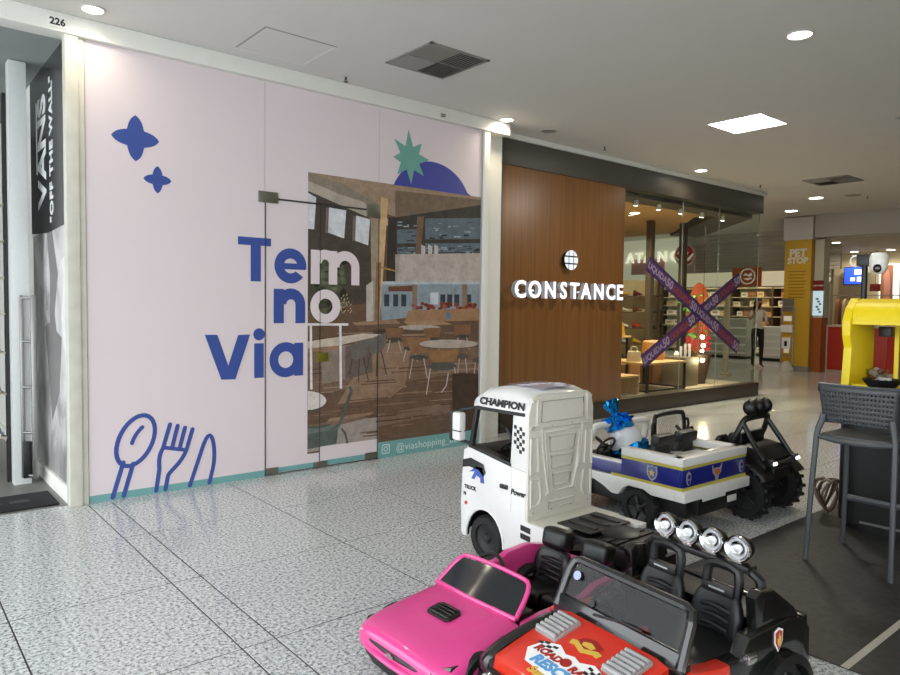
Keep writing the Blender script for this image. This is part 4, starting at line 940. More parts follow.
# four-pointed stars
def star4(cx, cz, R, rot):
    pts = []
    for k in range(4):
        a = rot + k * PI / 2; b = a + PI / 4; c = a + PI / 2
        p0 = Vector((math.cos(a), math.sin(a))) * R; pm_ = Vector((math.cos(b), math.sin(b))) * R * .50; p1 = Vector((math.cos(c), math.sin(c))) * R
        for i in range(5):                     # petals bulge outwards between tip and notch
            t = i / 5; q = p0.lerp(pm_, t) + Vector((math.cos(a + .55), math.sin(a + .55))) * (R * .10 * math.sin(PI * t)); pts.append((cx + q.x, cz + q.y))
        for i in range(5):
            t = i / 5; q = pm_.lerp(p1, t) + Vector((math.cos(c - .55), math.sin(c - .55))) * (R * .10 * math.sin(PI * t)); pts.append((cx + q.x, cz + q.y))
    return shape_g([pts])
mp('printed_star', star4(1.497, 2.590, .163, .0), M_blue, -.002, 'large blue four-pointed star')
mp('printed_star', star4(1.647, 2.314, .099, .0), M_blue, -.002, 'small blue four-pointed star')
# fruit: dome with leafy crown
mp('printed_dome', shape_g([[(3.715, 2.529)] + [(4.205 + .49 * math.cos(a), 2.37 + .43 * math.sin(a)) for a in [math.radians(158 - i * 4.56) for i in range(30)]] + [(4.70, 2.529)]]), M_dome, -.0025)
pts = []
for k in range(16):
    a = math.radians(94 + k * 22.5); r = (.262, .235, .19, .22, .24, .22, .23, .21)[k // 2] if k % 2 == 0 else .115
    pts.append((3.93 + r * math.cos(a), 2.795 + r * math.sin(a)))
mp('printed_crown', shape_g([pts]), M_star, -.0045)
# cutlery line art
def stroke(path, w, closed=False):
    P = [Vector(p) for p in path]; n = len(P); L = []; R = []
    for i in range(n):
        d = (P[(i + 1) % n] - P[i - 1]) if closed else (P[min(i + 1, n - 1)] - P[max(i - 1, 0)])
        d.normalize(); q = Vector((-d.y, d.x)) * w / 2; L.append(P[i] + q); R.append(P[i] - q)
    if closed: return shape_g([L, R])
    a = math.atan2((P[-1] - P[-2]).y, (P[-1] - P[-2]).x)
    cap = [P[-1] + Vector((math.cos(a + PI/2 - t), math.sin(a + PI/2 - t))) * w / 2 for t in (0.5, 1, 1.57, 2.1, 2.6)]
    a = math.atan2((P[0] - P[1]).y, (P[0] - P[1]).x)
    cap0 = [P[0] + Vector((math.cos(a + PI/2 - t), math.sin(a + PI/2 - t))) * w / 2 for t in (0.5, 1, 1.57, 2.1, 2.6)]
    return shape_g([L + cap + R[::-1] + cap0])
def bez(*p, n=10):
    out = []
    for i in range(n + 1):
        t = i / n; q = [Vector(x) for x in p]
        while len(q) > 1: q = [q[k].lerp(q[k+1], t) for k in range(len(q) - 1)]
        out.append(tuple(q[0]))
    return out
def multi(*gs):
    g = G()
    for k, h in enumerate(gs): g.add([(x, y - k * .0002, z) for x, y, z in h.v], h.f)
    return g
SW = .031
bowl = [(1.482 + .125 * math.cos(a) * math.cos(.40) + .175 * math.sin(a) * math.sin(.40) , .412 - .125 * math.cos(a) * math.sin(.40) * .6 + .178 * math.sin(a)) for a in [2*PI*i/32 for i in range(32)]]
mp('printed_spoon', multi(stroke(bowl, SW, True), stroke(bez((1.455, .395), (1.475, .46), (1.527, .505)), SW * .9),
   stroke([(1.395, .262), (1.322, .02)], SW), stroke([(1.462, .245), (1.396, .02)], SW)), M_blue, -.0024, 'blue outline of a spoon')
fk = [stroke([(1.725, .506), (1.673, .333)] + bez((1.673, .333), (1.632, .27), (1.648, .20), (1.645, .17)) + [(1.622, .02)], SW),
      stroke([(1.893, .452), (1.845, .296)] + bez((1.845, .296), (1.80, .19), (1.725, .16), (1.708, .12)) + [(1.689, .02)], SW),
      stroke([(1.683, .335), (1.835, .300)], SW * .9), stroke([(1.781, .490), (1.741, .335)], SW), stroke([(1.836, .470), (1.796, .322)], SW)]
mp('printed_fork', multi(*fk), M_blue, -.0024, 'blue outline of a fork')
mp('printed_knife', stroke([(1.871, .02), (1.974, .315)] + bez((1.974, .315), (2.01, .41), (2.035, .43), (2.055, .39), (2.07, .28), (2.068, .20), (2.048, .12)) + [(2.022, .02)], SW), M_blue, -.0024, 'blue outline of a table knife')
# handle on the teal strip
M_tw = mat('print_white', 'd3e4e2', .4)
mp('printed_text', multi(text_g('@viashopping_ba', .100, .0008, align='LEFT', spacing=1.06)), M_tw, 0).matrix_local = T(3.80, -.0022, .045)
mp('printed_icon', multi(shape_g([[(3.64 + x, .035 + z) for x, z in ((.012, 0), (.078, 0), (.09, .012), (.09, .078), (.078, .09), (.012, .09), (0, .078), (0, .012))],
   [(3.64 + x, .035 + z) for x, z in ((.014, .009), (.076, .009), (.081, .014), (.081, .076), (.076, .081), (.014, .081), (.009, .076), (.009, .014))]], .0008),
   shape_g([circ(3.685, .08, .024), circ(3.685, .08, .016)], .0008), shape_g([circ(3.712, .107, .006)], .0008)), M_tw, -.0022, 'white camera outline icon')

# ================================================================ SHOE SHOP AT THE LEFT EDGE
M_shopgrey = mat('shop_ceiling', '9ba19f', .8, scale=5)
M_dkfloor = mat('shop_floor', '7b7a76', .45, vary=.1, scale=6)
g = G().bx(-3, 1.13, MY + .05, 9, .0005, .004)
struct('floor_left_shop', g, M_dkfloor, smooth=0)
g = G().bx(-3, 1.13, MY + .06, 9, 3.225, 3.245)
struct('ceiling_left_shop', g, M_shopgrey, smooth=0)
g = G().bx(1.075, 1.12, MY + .06, 9, 0, 3.22)
wl = struct('wall_left', g, M_wallw, smooth=0, label='white side wall of the left shop')
g = G().bx(-3, 1.1, 8.9, 9.0, 0, 3.22); struct('wall_left_rear', g, mat('shop_rear', '4a4947', .8), smooth=0)
# banner with the shop name, standing edgeways in the doorway
bn = thing('shop_banner', 'tall black banner with white shop name and slogan running upwards', 'banner', (1.07, 0, 0))
M_ban = mat('banner_black', '26282a', .22, vary=.1, scale=3)
obj('banner_sheet', G().prism([(5.42, 3.20), (6.70, 3.20), (6.70, 1.97), (6.05, 1.935), (5.42, 1.955)], -.012, 0, 'x'), M_ban, bn, smooth=0)
M_bt = mat('banner_white', 'dfe1e0', .5)
# lettering climbs: local x -> up, local z -> towards +y flipped to read from the mall
def climb(y, z): return Matrix(((0, 1, 0, -.0135), (0, 0, 1, y), (1, 0, 0, z), (0, 0, 0, 1)))
text('lettering', 'VANS', .42, M_bt, bn, climb(6.08, 2.15), depth=.002, bold=.014, align='LEFT', xs=.80)
obj('lettering_bar', G().bx(-.014, -.012, 6.41, 6.44, 2.42, 2.98), M_bt, bn, smooth=0)
text('slogan', '"OFF THE WALL"', .155, M_bt, bn, climb(5.82, 2.0), depth=.002, bold=.006, align='LEFT', spacing=1.1, xs=.84)
# grey poster below
po = thing('wall_poster', 'grey abstract poster on the side wall below the black banner', 'poster', (1.07, 0, 0))
M_po = ramp_mat('poster_grey', [(.3, '6c6b69'), (.48, 'a4a3a1'), (.55, 'bdbcba'), (.7, 'd0cfcd')], (.5, 2.2, 1.2), rough=.5, detail=4, dist=1.2)
obj('sheet', G().bx(-.006, 0, 5.42, 6.68, .12, 1.95), M_po, po, smooth=0)
obj('printed_figure', G().prism([(6.10, 1.95), (5.92, 1.95), (5.72, 1.62), (5.86, 1.33), (5.80, 1.20), (5.62, 1.16), (5.72, .75), (5.98, .52), (6.10, .9), (6.22, 1.22), (6.02, 1.26), (6.0, 1.60)], -.008, -.006, 'x'), mat('poster_dark', '787775', .5, vary=.2, scale=4), po, smooth=0)
obj('printed_fold', G().prism([(5.60, 1.7), (5.52, 1.6), (5.62, 1.3), (5.55, 1.1), (5.47, 1.0), (5.44, 1.75)], -.008, -.006, 'x'), mat('poster_light', 'dcdbd9', .5), po, smooth=0)
struct('baseboard_left', G().bx(1.045, 1.075, 5.42, 9, 0, .12, bev=.004), M_wallw)
# white door frame with long pull handle
g = G().bx(.838, .955, 6.20, 6.32, .0, 3.22, bev=.004)
struct('trim_5', g, mat('door_frame_white', 'd7dad8', .4), label='white metal door frame of the left shop')
ph = thing('pull_handle', 'tall brushed metal pull handle on the white door frame', 'door handle', (.93, 6.19, .06))
obj('grip', G().bx(.015, .052, -.11, -.085, .0, 1.40, bev=.004), M_steel, ph)
obj('back_plate', G().bx(-.045, -.02, -.02, .0, .0, 1.40, bev=.003), M_steel, ph)
for z in (.02, .35, .70, 1.05, 1.38): obj('spacer', G().cyl((-.03, -.01, z), (.033, -.098, z), .010, n=12), M_steel, ph)
obj('lock_block', G().bx(-.04, .02, -.055, -.02, .0, .28, bev=.004), M_black, ph)
# door mat
dm = thing('door_mat', 'black doormat with faint grey lettering at the left shop entrance', 'mat', (.50, 5.42, .004))
obj('pile', G().bx(-.75, .50, 0, .42, 0, .012, bev=.003), mat('doormat_black', '1d1f21', .9, bump=.6, scale=180), dm)
for k in range(5): obj('worn_print', G().bx(-.45 + k * .17, -.33 + k * .17, .17, .25, .012, .0128), mat('doormat_grey', '3f4245', .9), dm, smooth=0)
# shoe rack: shelves with shoes
rk = thing('shoe_rack', 'dark wall rack with lit glass shelves of shoes at the left edge', 'shelf', (.795, 6.34, 0))
obj('upright', G().bx(.02, .045, -.0, .06, 0, 3.0), M_black, rk, smooth=0)
obj('back_board', G().bx(-.75, .02, .45, .48, 0, 3.0), mat('rack_back', '2b2826', .7), rk, smooth=0)
zs = [.36, .70, 1.02, 1.32, 1.60, 1.88, 2.16]
for z in zs: obj('shelf_board', G().bx(-.70, .02, .0, .45, z - .012, z), mat('shelf_edge', 'a9a18c', .3), rk, smooth=0)
shoe_cols = [('5a5f78', 'blue-grey'), ('2a2726', 'black'), ('b9b9b7', 'white'), ('6b4f3a', 'brown'), ('8d9096', 'grey'), ('3a3634', 'charcoal'), ('7d7b6a', 'olive')]
def shoe(loc, c, label):
    t = thing('shoe', label, 'shoe', loc, PI/2 + .15, group='shoes on the left rack')
    R = [[(x, w * math.cos(a), h0 + h * max(0, math.sin(a))) for a in [PI*i/8 for i in range(9)]] for x, w, h0, h in
         ((-.13, .028, .02, .06), (-.10, .036, .02, .075), (-.03, .036, .02, .072), (.04, .042, .02, .048), (.10, .043, .02, .035), (.135, .022, .02, .02))]
    obj('upper', G().loft(R), mat('shoe_' + c, c, .6), t, smooth=60)
    S = [[(x, w, 0), (x, -w, 0), (x, -w, .022), (x, w, .022)] for x, w in ((-.14, .02), (-.12, .036), (-.03, .036), (.05, .045), (.10, .045), (.142, .018))]
    obj('sole', G().loft(S), M_white, t, smooth=40)
for (z, (c, nm)) in zip(zs, shoe_cols):
    row = ('lowest', 'second', 'third', 'fourth', 'fifth', 'sixth', 'topmost')[zs.index(z)]
    shoe((.735, 6.50, z + .001), c, nm + ' sneaker at the door end of the ' + row + ' shelf of the left rack')
    for q in (1, 2, 3):
        c2, n2 = shoe_cols[(zs.index(z) + 2 * q) % 7]
        shoe((.735 - .17 * q, 6.50, z + .001), c2, n2 + ' sneaker, ' + ('second', 'third', 'fourth')[q - 1] + ' from the door on the ' + row + ' shelf')
# ================================================================ SHOP WITH THE WOOD PANEL
M_frame = mat('bronze_frame', '4c4942', .45, vary=.04, scale=6)
M_wood = ramp_mat('wood_veneer', [(.25, '66421f'), (.45, '775028'), (.6, '83592e'), (.8, '6f4923')], (26, 26, .55), rough=.38, detail=6, noise_rough=.6)
HB = 2.99                                                     # underside of the header
g = G().bx(4.98, 5.395, CY, CY + .18, 0, 3.275, bev=.005)
struct('trim_6', g, M_frame, label='dark bronze left post of the shoe shop')
g = G().bx(5.395, CX1, CY, CY + .18, HB + .0, 3.275, bev=.005)
hd = struct('trim_7', g, M_frame, label='dark bronze header over the shoe shop')
g = G().bx(5.397, 7.62, CY + .012, CY + .10, .0, HB - .001, bev=.002)
struct('wall_wood', g, M_wood, label='wood veneer shop front panel')
g = G().bx(5.397, CX1, CY - .012, CY + .16, 0, .215, bev=.004)
struct('baseboard_right', g, mat('plinth_brown', '3d342b', .4), label='dark brown plinth under the shop window')
# illuminated sign
sg = thing('shop_sign', 'white backlit letters CONSTANCE on the wood panel', 'sign', (6.43, CY, 1.525))
M_let = emis('sign_letter', 'f4f6ff', .6); M_halo = emis('sign_edge', 'dfe6f5', .55)
xs = [5.46, 5.70, 5.97, 6.21, 6.42, 6.63, 6.88, 7.14, 7.36]
for ch, x in zip('CONSTANCE', [-.90, -.655, -.385, -.145, .065, .285, .54, .79, .985]):
    o = obj('letter', text_g(ch, .268, .055, bold=.006, align='CENTER'), mat('letter_return', 'a9adb2', .4), sg, T(x * .955, -.095, 0), smooth=0, fixn=False)
    obj('letter_face', text_g(ch, .268, .004, bold=.006, align='CENTER'), M_let, o, T(0, -.030, 0), smooth=0, fixn=False)
for x in (-.84, -.60, -.35, .27, .74): obj('standoff', G().cyl((x, -.075, .08), (x, .014, .08), .012, n=10), M_halo, sg)
a = area('sign_glow', (0, -.03, .08), 1.9, .5, (.95, .97, 1), rot=(PI/2, 0, PI), shape='RECTANGLE'); a.data.size_y = .25; a.parent = sg
gl = thing('globe_logo', 'round white lattice globe emblem above the shop letters', 'sign', (6.50, CY, 1.985))
M_gl = emis('globe_tile', 'dfe8f0', .35)
R = .118
for i, (z0, z1) in enumerate(((-R, -.052), (-.034, .034), (.052, R))):
    for j, (x0, x1) in enumerate(((-R, -.052), (-.034, .034), (.052, R))):
        pts = []
        for x, z in ((x0, z0), (x1, z0), (x1, z1), (x0, z1)):
            if x * x + z * z > R * R: k = R / math.hypot(x, z); x, z = x * k, z * k
            pts.append((x, z))
        if i != 1 and j == 1:
            s = 1 if i == 2 else -1
            pts = [(x0, s*.052), (x1, s*.052)] + [(.034 * t, s * math.sqrt(R*R - (.034*t)**2)) for t in (1, .5, 0, -.5, -1)]
        if j != 1 and i == 1:
            s = 1 if j == 2 else -1
            pts = [(s*.052, -.034), (s*.052, .034)] + [(s * math.sqrt(R*R - (.034*t)**2), .034 * t) for t in (1, .5, 0, -.5, -1)]
        if i != 1 and j != 1:
            sx = 1 if j == 2 else -1; sz = 1 if i == 2 else -1
            pts = [(sx*.052, sz*.052)] + [(sx * R * math.cos(t), sz * R * math.sin(t)) for t in (math.asin(.052/R), .6, PI/4, .95, math.acos(.052/R))]
        obj('globe_tile', G().prism(pts, -.058, -.05, 'y'), M_gl, gl, smooth=0)
obj('mount', G().cyl((0, -.051, 0), (0, .012, 0), .105, n=24), M_black, gl)
# window panes: four sheets along the front, butt-jointed, and the return
M_pane = glass('shop_glass', (.90, .94, .92), .03)
px = [7.64, 9.05, 10.05, 11.31]
for i in range(3):
    o = struct('window_%d' % (i + 1), G().bx(px[i] + .004, px[i+1] - .004, CY + .05, CY + .058, .215, HB), M_pane, smooth=0, label='clear frameless shop window pane')
    struct('pane_edge', G().bx(px[i+1] - .0025, px[i+1] + .0025, CY + .049, CY + .059, .215, HB), mat('glass_edge', '8f9a93', .3), o, smooth=0)
# shop interior
M_cream = mat('shop_cream', 'd8c9a6', .6); M_brown = mat('shop_brown', '5b4534', .55)
struct('ceiling_shop', G().prism([(5.0, CY + .18), (10.9, CY + .18), (10.9, 6.6), (12.9, 8.3), (12.9, 13), (5, 13)], 2.98, 3.0, 'z'), mat('shop_ceiling_warm', 'd8b078', .7), smooth=0)
struct('trim_8', G().prism([(7.6, CY + .18), (CX1 - .02, CY + .18), (13.55, 8.05), (12.9, 8.35), (10.75, 6.12), (7.6, 6.12)], 2.93, 3.22, 'z'), mat('soffit_bronze', '5a5348', .6), smooth=0, label='dark bronze soffit over the shop window')
struct('wall_shop_left', G().bx(5.0, 5.1, CY + .18, 13, 0, 3.0), M_cream, smooth=0)
struct('wall_shop_rear', G().bx(5.0, 12.9, 12.9, 13, 0, 3.0), M_cream, smooth=0)
struct('floor_shop', G().prism([(5.1, CY + .1), (CX1 - .1, CY + .1), (CX1 - .1, 6.0), (11.3, 7.3), (12.9, 8.2), (12.9, 12.9), (5.1, 12.9)], .001, .20, 'z'), mat('display_floor', 'a99d88', .35, vary=.1, scale=5), smooth=0)
for (x, y, w, nm) in ((10.66, 7.27, .11, 'trim_9'), (11.4, 7.08, .11, 'trim_10')):
    struct(nm, G().bx(x, x + w, y, y + w, .2, 2.97, bev=.004), mat('mullion_taupe', '544a3e', .5), label='taupe metal mullion inside the shop window')
# ---------------------------------------------------------------- window display
M_oak = ramp_mat('oak_top', [(.3, 'b08a5a'), (.6, 'c9a673'), (.8, 'b9935f')], (3, 30, 30), rough=.45, detail=5)
M_iron = mat('black_iron', '201e1c', .5, .4)
ZF = .2005
dt = thing('display_table', 'low black frame display table with oak top in the shop window', 'table', (9.05, 6.22, ZF))
obj('table_top', G().bx(-.50, .50, -.38, .38, .40, .43, bev=.004), M_oak, dt)
for sx in (-1, 1):
    for sy in (-1, 1): obj('leg', G().bx(sx * .48 - .016, sx * .48 + .016, sy * .36 - .016, sy * .36 + .016, 0, .40), M_iron, dt, smooth=0)
obj('bottom_rail', G().bx(-.48, .48, -.37, -.35, .01, .035).bx(-.48, .48, .35, .37, .01, .035).bx(-.49, -.47, -.36, .36, .01, .035).bx(.47, .49, -.36, .36, .01, .035), M_iron, dt, smooth=0)
ht = thing('display_table', 'taller oak topped display table behind the low black frame table', 'table', (8.95, 7.15, ZF))
obj('table_top', G().bx(-.62, .55, -.34, .34, .74, .77, bev=.004), M_oak, ht)
for sx in (-.55, .50):
    for sy in (-.3, .3): obj('leg', G().bx(sx - .018, sx + .018, sy - .018, sy + .018, 0, .74), M_iron, ht, smooth=0)
obj('shelf_board', G().bx(-.58, .52, -.3, .3, .30, .32), M_oak, ht, smooth=0)
wb = thing('wooden_crate', 'light wood crate stool beside the wood panel in the window', 'crate', (8.10, 6.08, ZF))
obj('top_board', G().bx(-.30, .30, -.22, .22, .24, .27, bev=.003), M_oak, wb)
for x in (-.28, .28): obj('side_board', G().bx(x - .015, x + .015, -.21, .21, 0, .24), M_oak, wb, smooth=0)
# handbags
M_yel = mat('yellow_leather', 'c9a233', .45)
def bag(loc, rz, w, h, label, m, group=None):
    t = thing('handbag', label, 'handbag', loc, rz, group=group)
    obj('bag_body', G().prism([(-w/2, 0), (w/2, 0), (w/2 * .82, h), (-w/2 * .82, h)], -.05, .05, 'y', bev=.012), m, t)
    obj('handle', G().tube([(-w*.25, 0, h * .97), (-w*.22, 0, h * 1.35), (0, 0, h * 1.5), (w*.22, 0, h * 1.35), (w*.25, 0, h * .97)], .008, 6, smooth=2), m, t)
    obj('flap', G().prism([(-w*.40, h*.45), (w*.40, h*.45), (w*.41, h*1.0), (-w*.41, h*1.0)], -.058, -.048, 'y', bev=.004), m, t)
bag((8.50, 6.95, ZF + .89), -.6, .20, .16, 'left of two yellow handbags on a white stand', M_yel)
bag((8.86, 7.0, ZF + .89), -.6, .20, .16, 'right of two yellow handbags on a white stand', M_yel)
st = thing('display_stand', 'low white display block under the two yellow handbags', 'stand', (8.68, 7.05, ZF + .771))
obj('block', G().bx(-.36, .36, -.2, .2, 0, .115, bev=.01), M_white, st)
bag((9.36, 7.0, ZF + .771), -.7, .26, .20, 'yellow handbag standing alone on the taller display table', M_yel)
bag((8.72, 6.2, ZF + .432), -.6, .2, .15, 'cream handbag on the low black frame table', mat('cream_leather', 'cdbf9f', .5))
dr = thing('wood_drum', 'round honey coloured wooden drum on the low display table', 'drum', (9.36, 6.30, ZF + .432))
obj('barrel', G().lathe([(0, 0), (.16, 0), (.175, .03), (.178, .18), (.17, .26), (0, .26)], n=28), mat('honey_wood', 'c08a4c', .4), dr)
obj('lid', G().lathe([(0, .30), (.14, .285), (.168, .265), (.168, .258)], n=28), mat('honey_wood2', 'a87440', .4), dr)
for (x, y, w, d, h, c, lb) in ((9.95, 6.20, .42, .40, .44, '6d6250', 'taupe display cube in front of the plant pot'), (9.72, 6.58, .24, .24, .40, '8a6238', 'brown wooden display cube behind the low table'), (9.72, 6.98, .26, .2, .36, 'a0723f', 'light brown wooden cube behind the low table legs')):
    t = thing('display_cube', lb, 'display cube', (x, y, ZF))
    obj('cube_body', G().bx(-w/2, w/2, -d/2, d/2, 0, h, bev=.006), mat('cube_' + c, c, .5), t)
    obj('cube_top', G().bx(-w/2 + .004, w/2 - .004, -d/2 + .004, d/2 - .004, h, h + .012, bev=.002), mat('cubetop_' + c, c, .4), t)
# white word standing on the taupe cube
t = thing('word_sculpture', 'small white standing letters on the taupe display cube', 'ornament', (9.93, 6.12, ZF + .453), -.6)
for k, (x, h) in enumerate(((-.12, .10), (-.05, .17), (.02, .21), (.09, .21))):
    obj('ornament_piece', G().bx(x - .014, x + .014, -.02, .02, 0, h, bev=.005) if k else G().lathe([(0, 0), (.03, .0), (.045, .04), (.02, .09), (0, .1)], (x, 0, 0), n=14), M_white, t)
# plant pot with ficus-like plant and string of bulbs
pp = thing('potted_plant', 'green leafy plant in a tall dark brown pot in the window', 'plant', (10.46, 6.20, ZF))
obj('pot', G().lathe([(0, 0), (.13, 0), (.21, .44), (.215, .48), (.19, .48), (.185, .44), (0, .42)], n=28), mat('pot_brown', '3b2a20', .5), pp)
obj('stem', G().tube([(0, 0, .42), (.02, .01, .8), (-.02, 0, 1.2), (-.08, .02, 1.45)], .018, 7, smooth=1).tube([(0, 0, .7), (-.10, .03, 1.0), (-.16, .02, 1.2)], .012, 6), mat('stem_brown', '5a4630', .7), pp)
M_leaf = mat('leaf_green', '3f7a2c', .45, vary=.3, scale=8)
me = None
for k in range(64):
    a = random.uniform(0, 2*PI); r = random.uniform(.02, .24); z = random.uniform(.72, 1.50)
    if me is None:
        o = obj('leaf', G().loft([[(0, 0, 0), (0, 0, .001)], [(.05, -.028, .012), (.05, .028, .012)], [(.09, -.024, .010), (.09, .024, .010)], [(.13, -.001, -.01), (.13, .001, -.01)]], closed=False), M_leaf, pp, smooth=0, fixn=False); me = o.data
    else:
        o = bpy.data.objects.new('leaf', me); COL.objects.link(o); o.parent = pp
    o.location = (-.06 + r * math.cos(a), r * math.sin(a), z); o.rotation_euler = (random.uniform(-.6, .6), random.uniform(-.5, .7), a)
M_bulb = emis('bulb_glow', 'ffe2a8', 24)
for k, (x, y, z) in enumerate(((10.22, 5.98, .97), (10.25, 5.98, .83), (10.20, 5.97, .75), (10.22, 5.97, .60))):
    t = thing('string_bulb', ('topmost', 'second', 'third', 'lowest')[k] + ' warm glowing bulb of the string by the plant pot', 'bulb', (x, y, z), group='bulbs by the plant pot')
    obj('globe', G().ball((0, 0, 0), .032 - .006 * (k == 2), n=14), M_bulb, t)
    obj('socket', G().cyl((0, 0, .025), (0, 0, .065), .013, n=10), M_black, t)
    L = bpy.data.lights.new('bulb_lamp', 'POINT'); L.energy = 3.; L.color = (1, .8, .5); L.shadow_soft_size = .05
    o = bpy.data.objects.new('bulb_lamp', L); COL.objects.link(o); o.parent = t; o.location = (0, -.06, 0)
t = thing('bulb_cord', 'thin black cord holding the glowing bulbs', 'cord', (10.22, 5.98, 0))
obj('wire', G().tube([(0, .02, .215), (0, 0, .66), (-.02, .01, .80), (.03, 0, .9), (0, 0, 1.03), (0, .0, 2.95)], .004, 5), M_black, t)
# sale sign: orange oval with red letters
ss = thing('sale_sign', 'orange oval stand-up sign with red SALE letters', 'sign', (11.05, 6.55, ZF), -.8)
ss.scale = (.66, .66, 1.0)
obj('oval_board', G().prism(circ(0, 1.05, .30, 36, .62), -.012, .012, 'y'), mat('sale_orange', 'b5522c', .5), ss)
obj('inner_oval', G().prism(circ(.0, .90, .24, 36, .36), -.016, -.012, 'y'), mat('sale_light', 'bf7440', .5), ss)
text('sale_word', 'SALE', .30, mat('sale_red', 'c22a34', .5), ss, T(0, -.03, .52), depth=.02, bold=.016)
text('sale_word', 'SALE', .26, mat('sale_red', 'c22a34', .5), ss, T(0, -.03, .80), depth=.012, bold=.008)
obj('easel_foot', G().bx(-.2, .2, -.1, .12, 0, .02).bx(-.03, .03, .012, .03, 0, .7), M_white, ss, smooth=0)
# crossed sale tape stuck on the glass, one strip each
M_tape = mat('tape_purple', '54386e', .35); M_tedge = mat('tape_edge', '33264f', .4); M_tt = mat('tape_letters', 'b9a6c2', .4); M_to = mat('tape_orange', 'b4522f', .4)
def tape(p0, p1, label, yoff):
    d = Vector((p1[0] - p0[0], 0, p1[1] - p0[1])); L = d.length; a = math.atan2(d.z, d.x)
    t = thing('sale_tape', label, 'tape', (p0[0], CY + .048 - yoff, p0[1]), rot=(0, -a, 0))
    w = .105
    obj('strip', G().bx(0, L, -.001, 0, -w, w), M_tape, t, smooth=0)
    for s in (-1, 1): obj('border', G().bx(0, L, -.0016, -.001, s * w - .014 * (s > 0), s * w + .014 * (s < 0)), M_tedge, t, smooth=0)
    n = int(L / .62); sp = L / n
    for k in range(n):
        text('tape_word', 'LIQUIDA', .125, M_to if k % 2 else M_tt, t, T((k + .38) * sp, -.002, -.045), depth=.0006, bold=.003)
        text('tape_word', '50', .17, M_tt, t, T((k + .86) * sp, -.002, -.058), depth=.0006, bold=.006)
tape((8.20, 2.035), (10.72, .80), 'purple printed sale tape running down to the right across the glass', .006)
tape((8.14, .68), (10.72, 1.91), 'purple printed sale tape running up to the right across the glass', .0)
# wall shelving inside with shoes and bags
def rack(x, y, rz, w, h, n, label, m):
    t = thing('shop_shelf', label, 'shelf', (x, y, ZF), rz)
    obj('back_panel', G().bx(-w/2, w/2, .28, .30, 0, h), mat('shelf_cream', 'cdbf97', .6), t, smooth=0)
    for s in (-1, 1): obj('side_panel', G().bx(s*w/2 - .015, s*w/2 + .015, 0, .30, 0, h), m, t, smooth=0)
    for k in range(n): obj('shelf_board', G().bx(-w/2 + .015, w/2 - .015, 0, .28, .25 + k * (h - .25) / n - .02, .25 + k * (h - .25) / n), m, t, smooth=0)
    return t, [(.25 + k * (h - .25) / n) for k in range(n)]
t, zz = rack(11.05, 7.95, -.96, 1.0, 1.75, 5, 'tall wooden shelf of shoes and bags on the shop wall', M_brown)
t2, z2 = rack(12.35, 8.65, -.96, .9, 1.8, 5, 'second tall shelf deeper inside the shop', M_brown)
cs = ['b23a2e', '3a3634', 'd8d2c6', '7a4a2c', '9aa6ad', 'c9a233', '6c2f3a', 'e6e2da']
def item(tt, x, z, c, k, nm):
    M = Matrix.Translation(tt.location) @ Euler(tt.rotation_euler).to_matrix().to_4x4()
    p = M @ Vector((x, .12, z + .001))
    t = thing('shelf_shoe', nm, 'shoe', p, tt.rotation_euler.z - .9, group='shoes on the shop shelves')
    obj('upper', G().loft([[(xx, w * math.cos(a), .02 + h * math.sin(a)) for a in [PI*i/6 for i in range(7)]] for xx, w, h in ((-.11, .03, .10), (-.05, .035, .07), (.03, .038, .045), (.10, .03, .025), (.12, .01, .008))]), mat('ls_' + c, c, .45), t, smooth=60)
    obj('heel', G().bx(-.11, -.07, -.025, .025, 0, .03).bx(-.07, .11, -.03, .03, .008, .022), M_black, t, smooth=0)
for k, z in enumerate(zz):
    for j in range(4): item(t, -.36 + j * .24, z, cs[(k * 3 + j) % 8], k, ('red', 'charcoal', 'off-white', 'brown', 'grey-blue', 'yellow', 'burgundy', 'ivory')[(k * 3 + j) % 8] + ' shoe on the ' + ('lowest', 'second', 'third', 'fourth', 'topmost')[k] + ' board of the shelf nearest the window')
for k, z in enumerate(z2):
    for j in range(3): item(t2, -.28 + j * .28, z, cs[(k * 5 + j) % 8], k, ('red', 'charcoal', 'off-white', 'brown', 'grey-blue', 'yellow', 'burgundy', 'ivory')[(k * 5 + j) % 8] + ' shoe on the ' + ('lowest', 'second', 'third', 'fourth', 'topmost')[k] + ' board of the deeper shop shelf')
# shop lights
for (x, y, lb) in ((9.7, 6.95, 'warm downlight in the orange shop ceiling'), (7.2, 9.5, 'deeper warm downlight in the shop ceiling')):
    downlight(x, y, 2.978, .08, lb, 36, (1, .82, .58))
for k, (x, y) in enumerate(((8.3, 5.92), (8.9, 5.95), (9.5, 5.97), (10.1, 5.97), (10.7, 5.95))):
    t = thing('track_spot', ('first', 'second', 'third', 'fourth', 'fifth')[k] + ' small spotlight from the wood panel under the window soffit', 'spotlight', (x, y, 2.948), group='window spotlights')
    obj('can', G().cyl((0, 0, 0), (.01, .02, -.09), .03, .035, n=14), M_ring, t)
    obj('lens', G().lathe([(0, 0), (.03, 0)], (.011, .022, -.092), (0.1, .2, -.9), n=14), M_lamp, t, smooth=0, fixn=False)
    a = area('spot_lamp', (.012, .03, -.11), .06, 7, (1, .84, .62), spread=1.6); a.parent = t
# ================================================================ FAR SIDE OF THE MALL
FX = 18.8
def fbox(name, y0, y1, z0, z1, m, d=.05, x=FX, parent=None, bev=0., label=None):
    return obj(name, G().bx(x - d, x, y0, y1, z0, z1, bev=bev), m, parent, smooth=0, label=label)
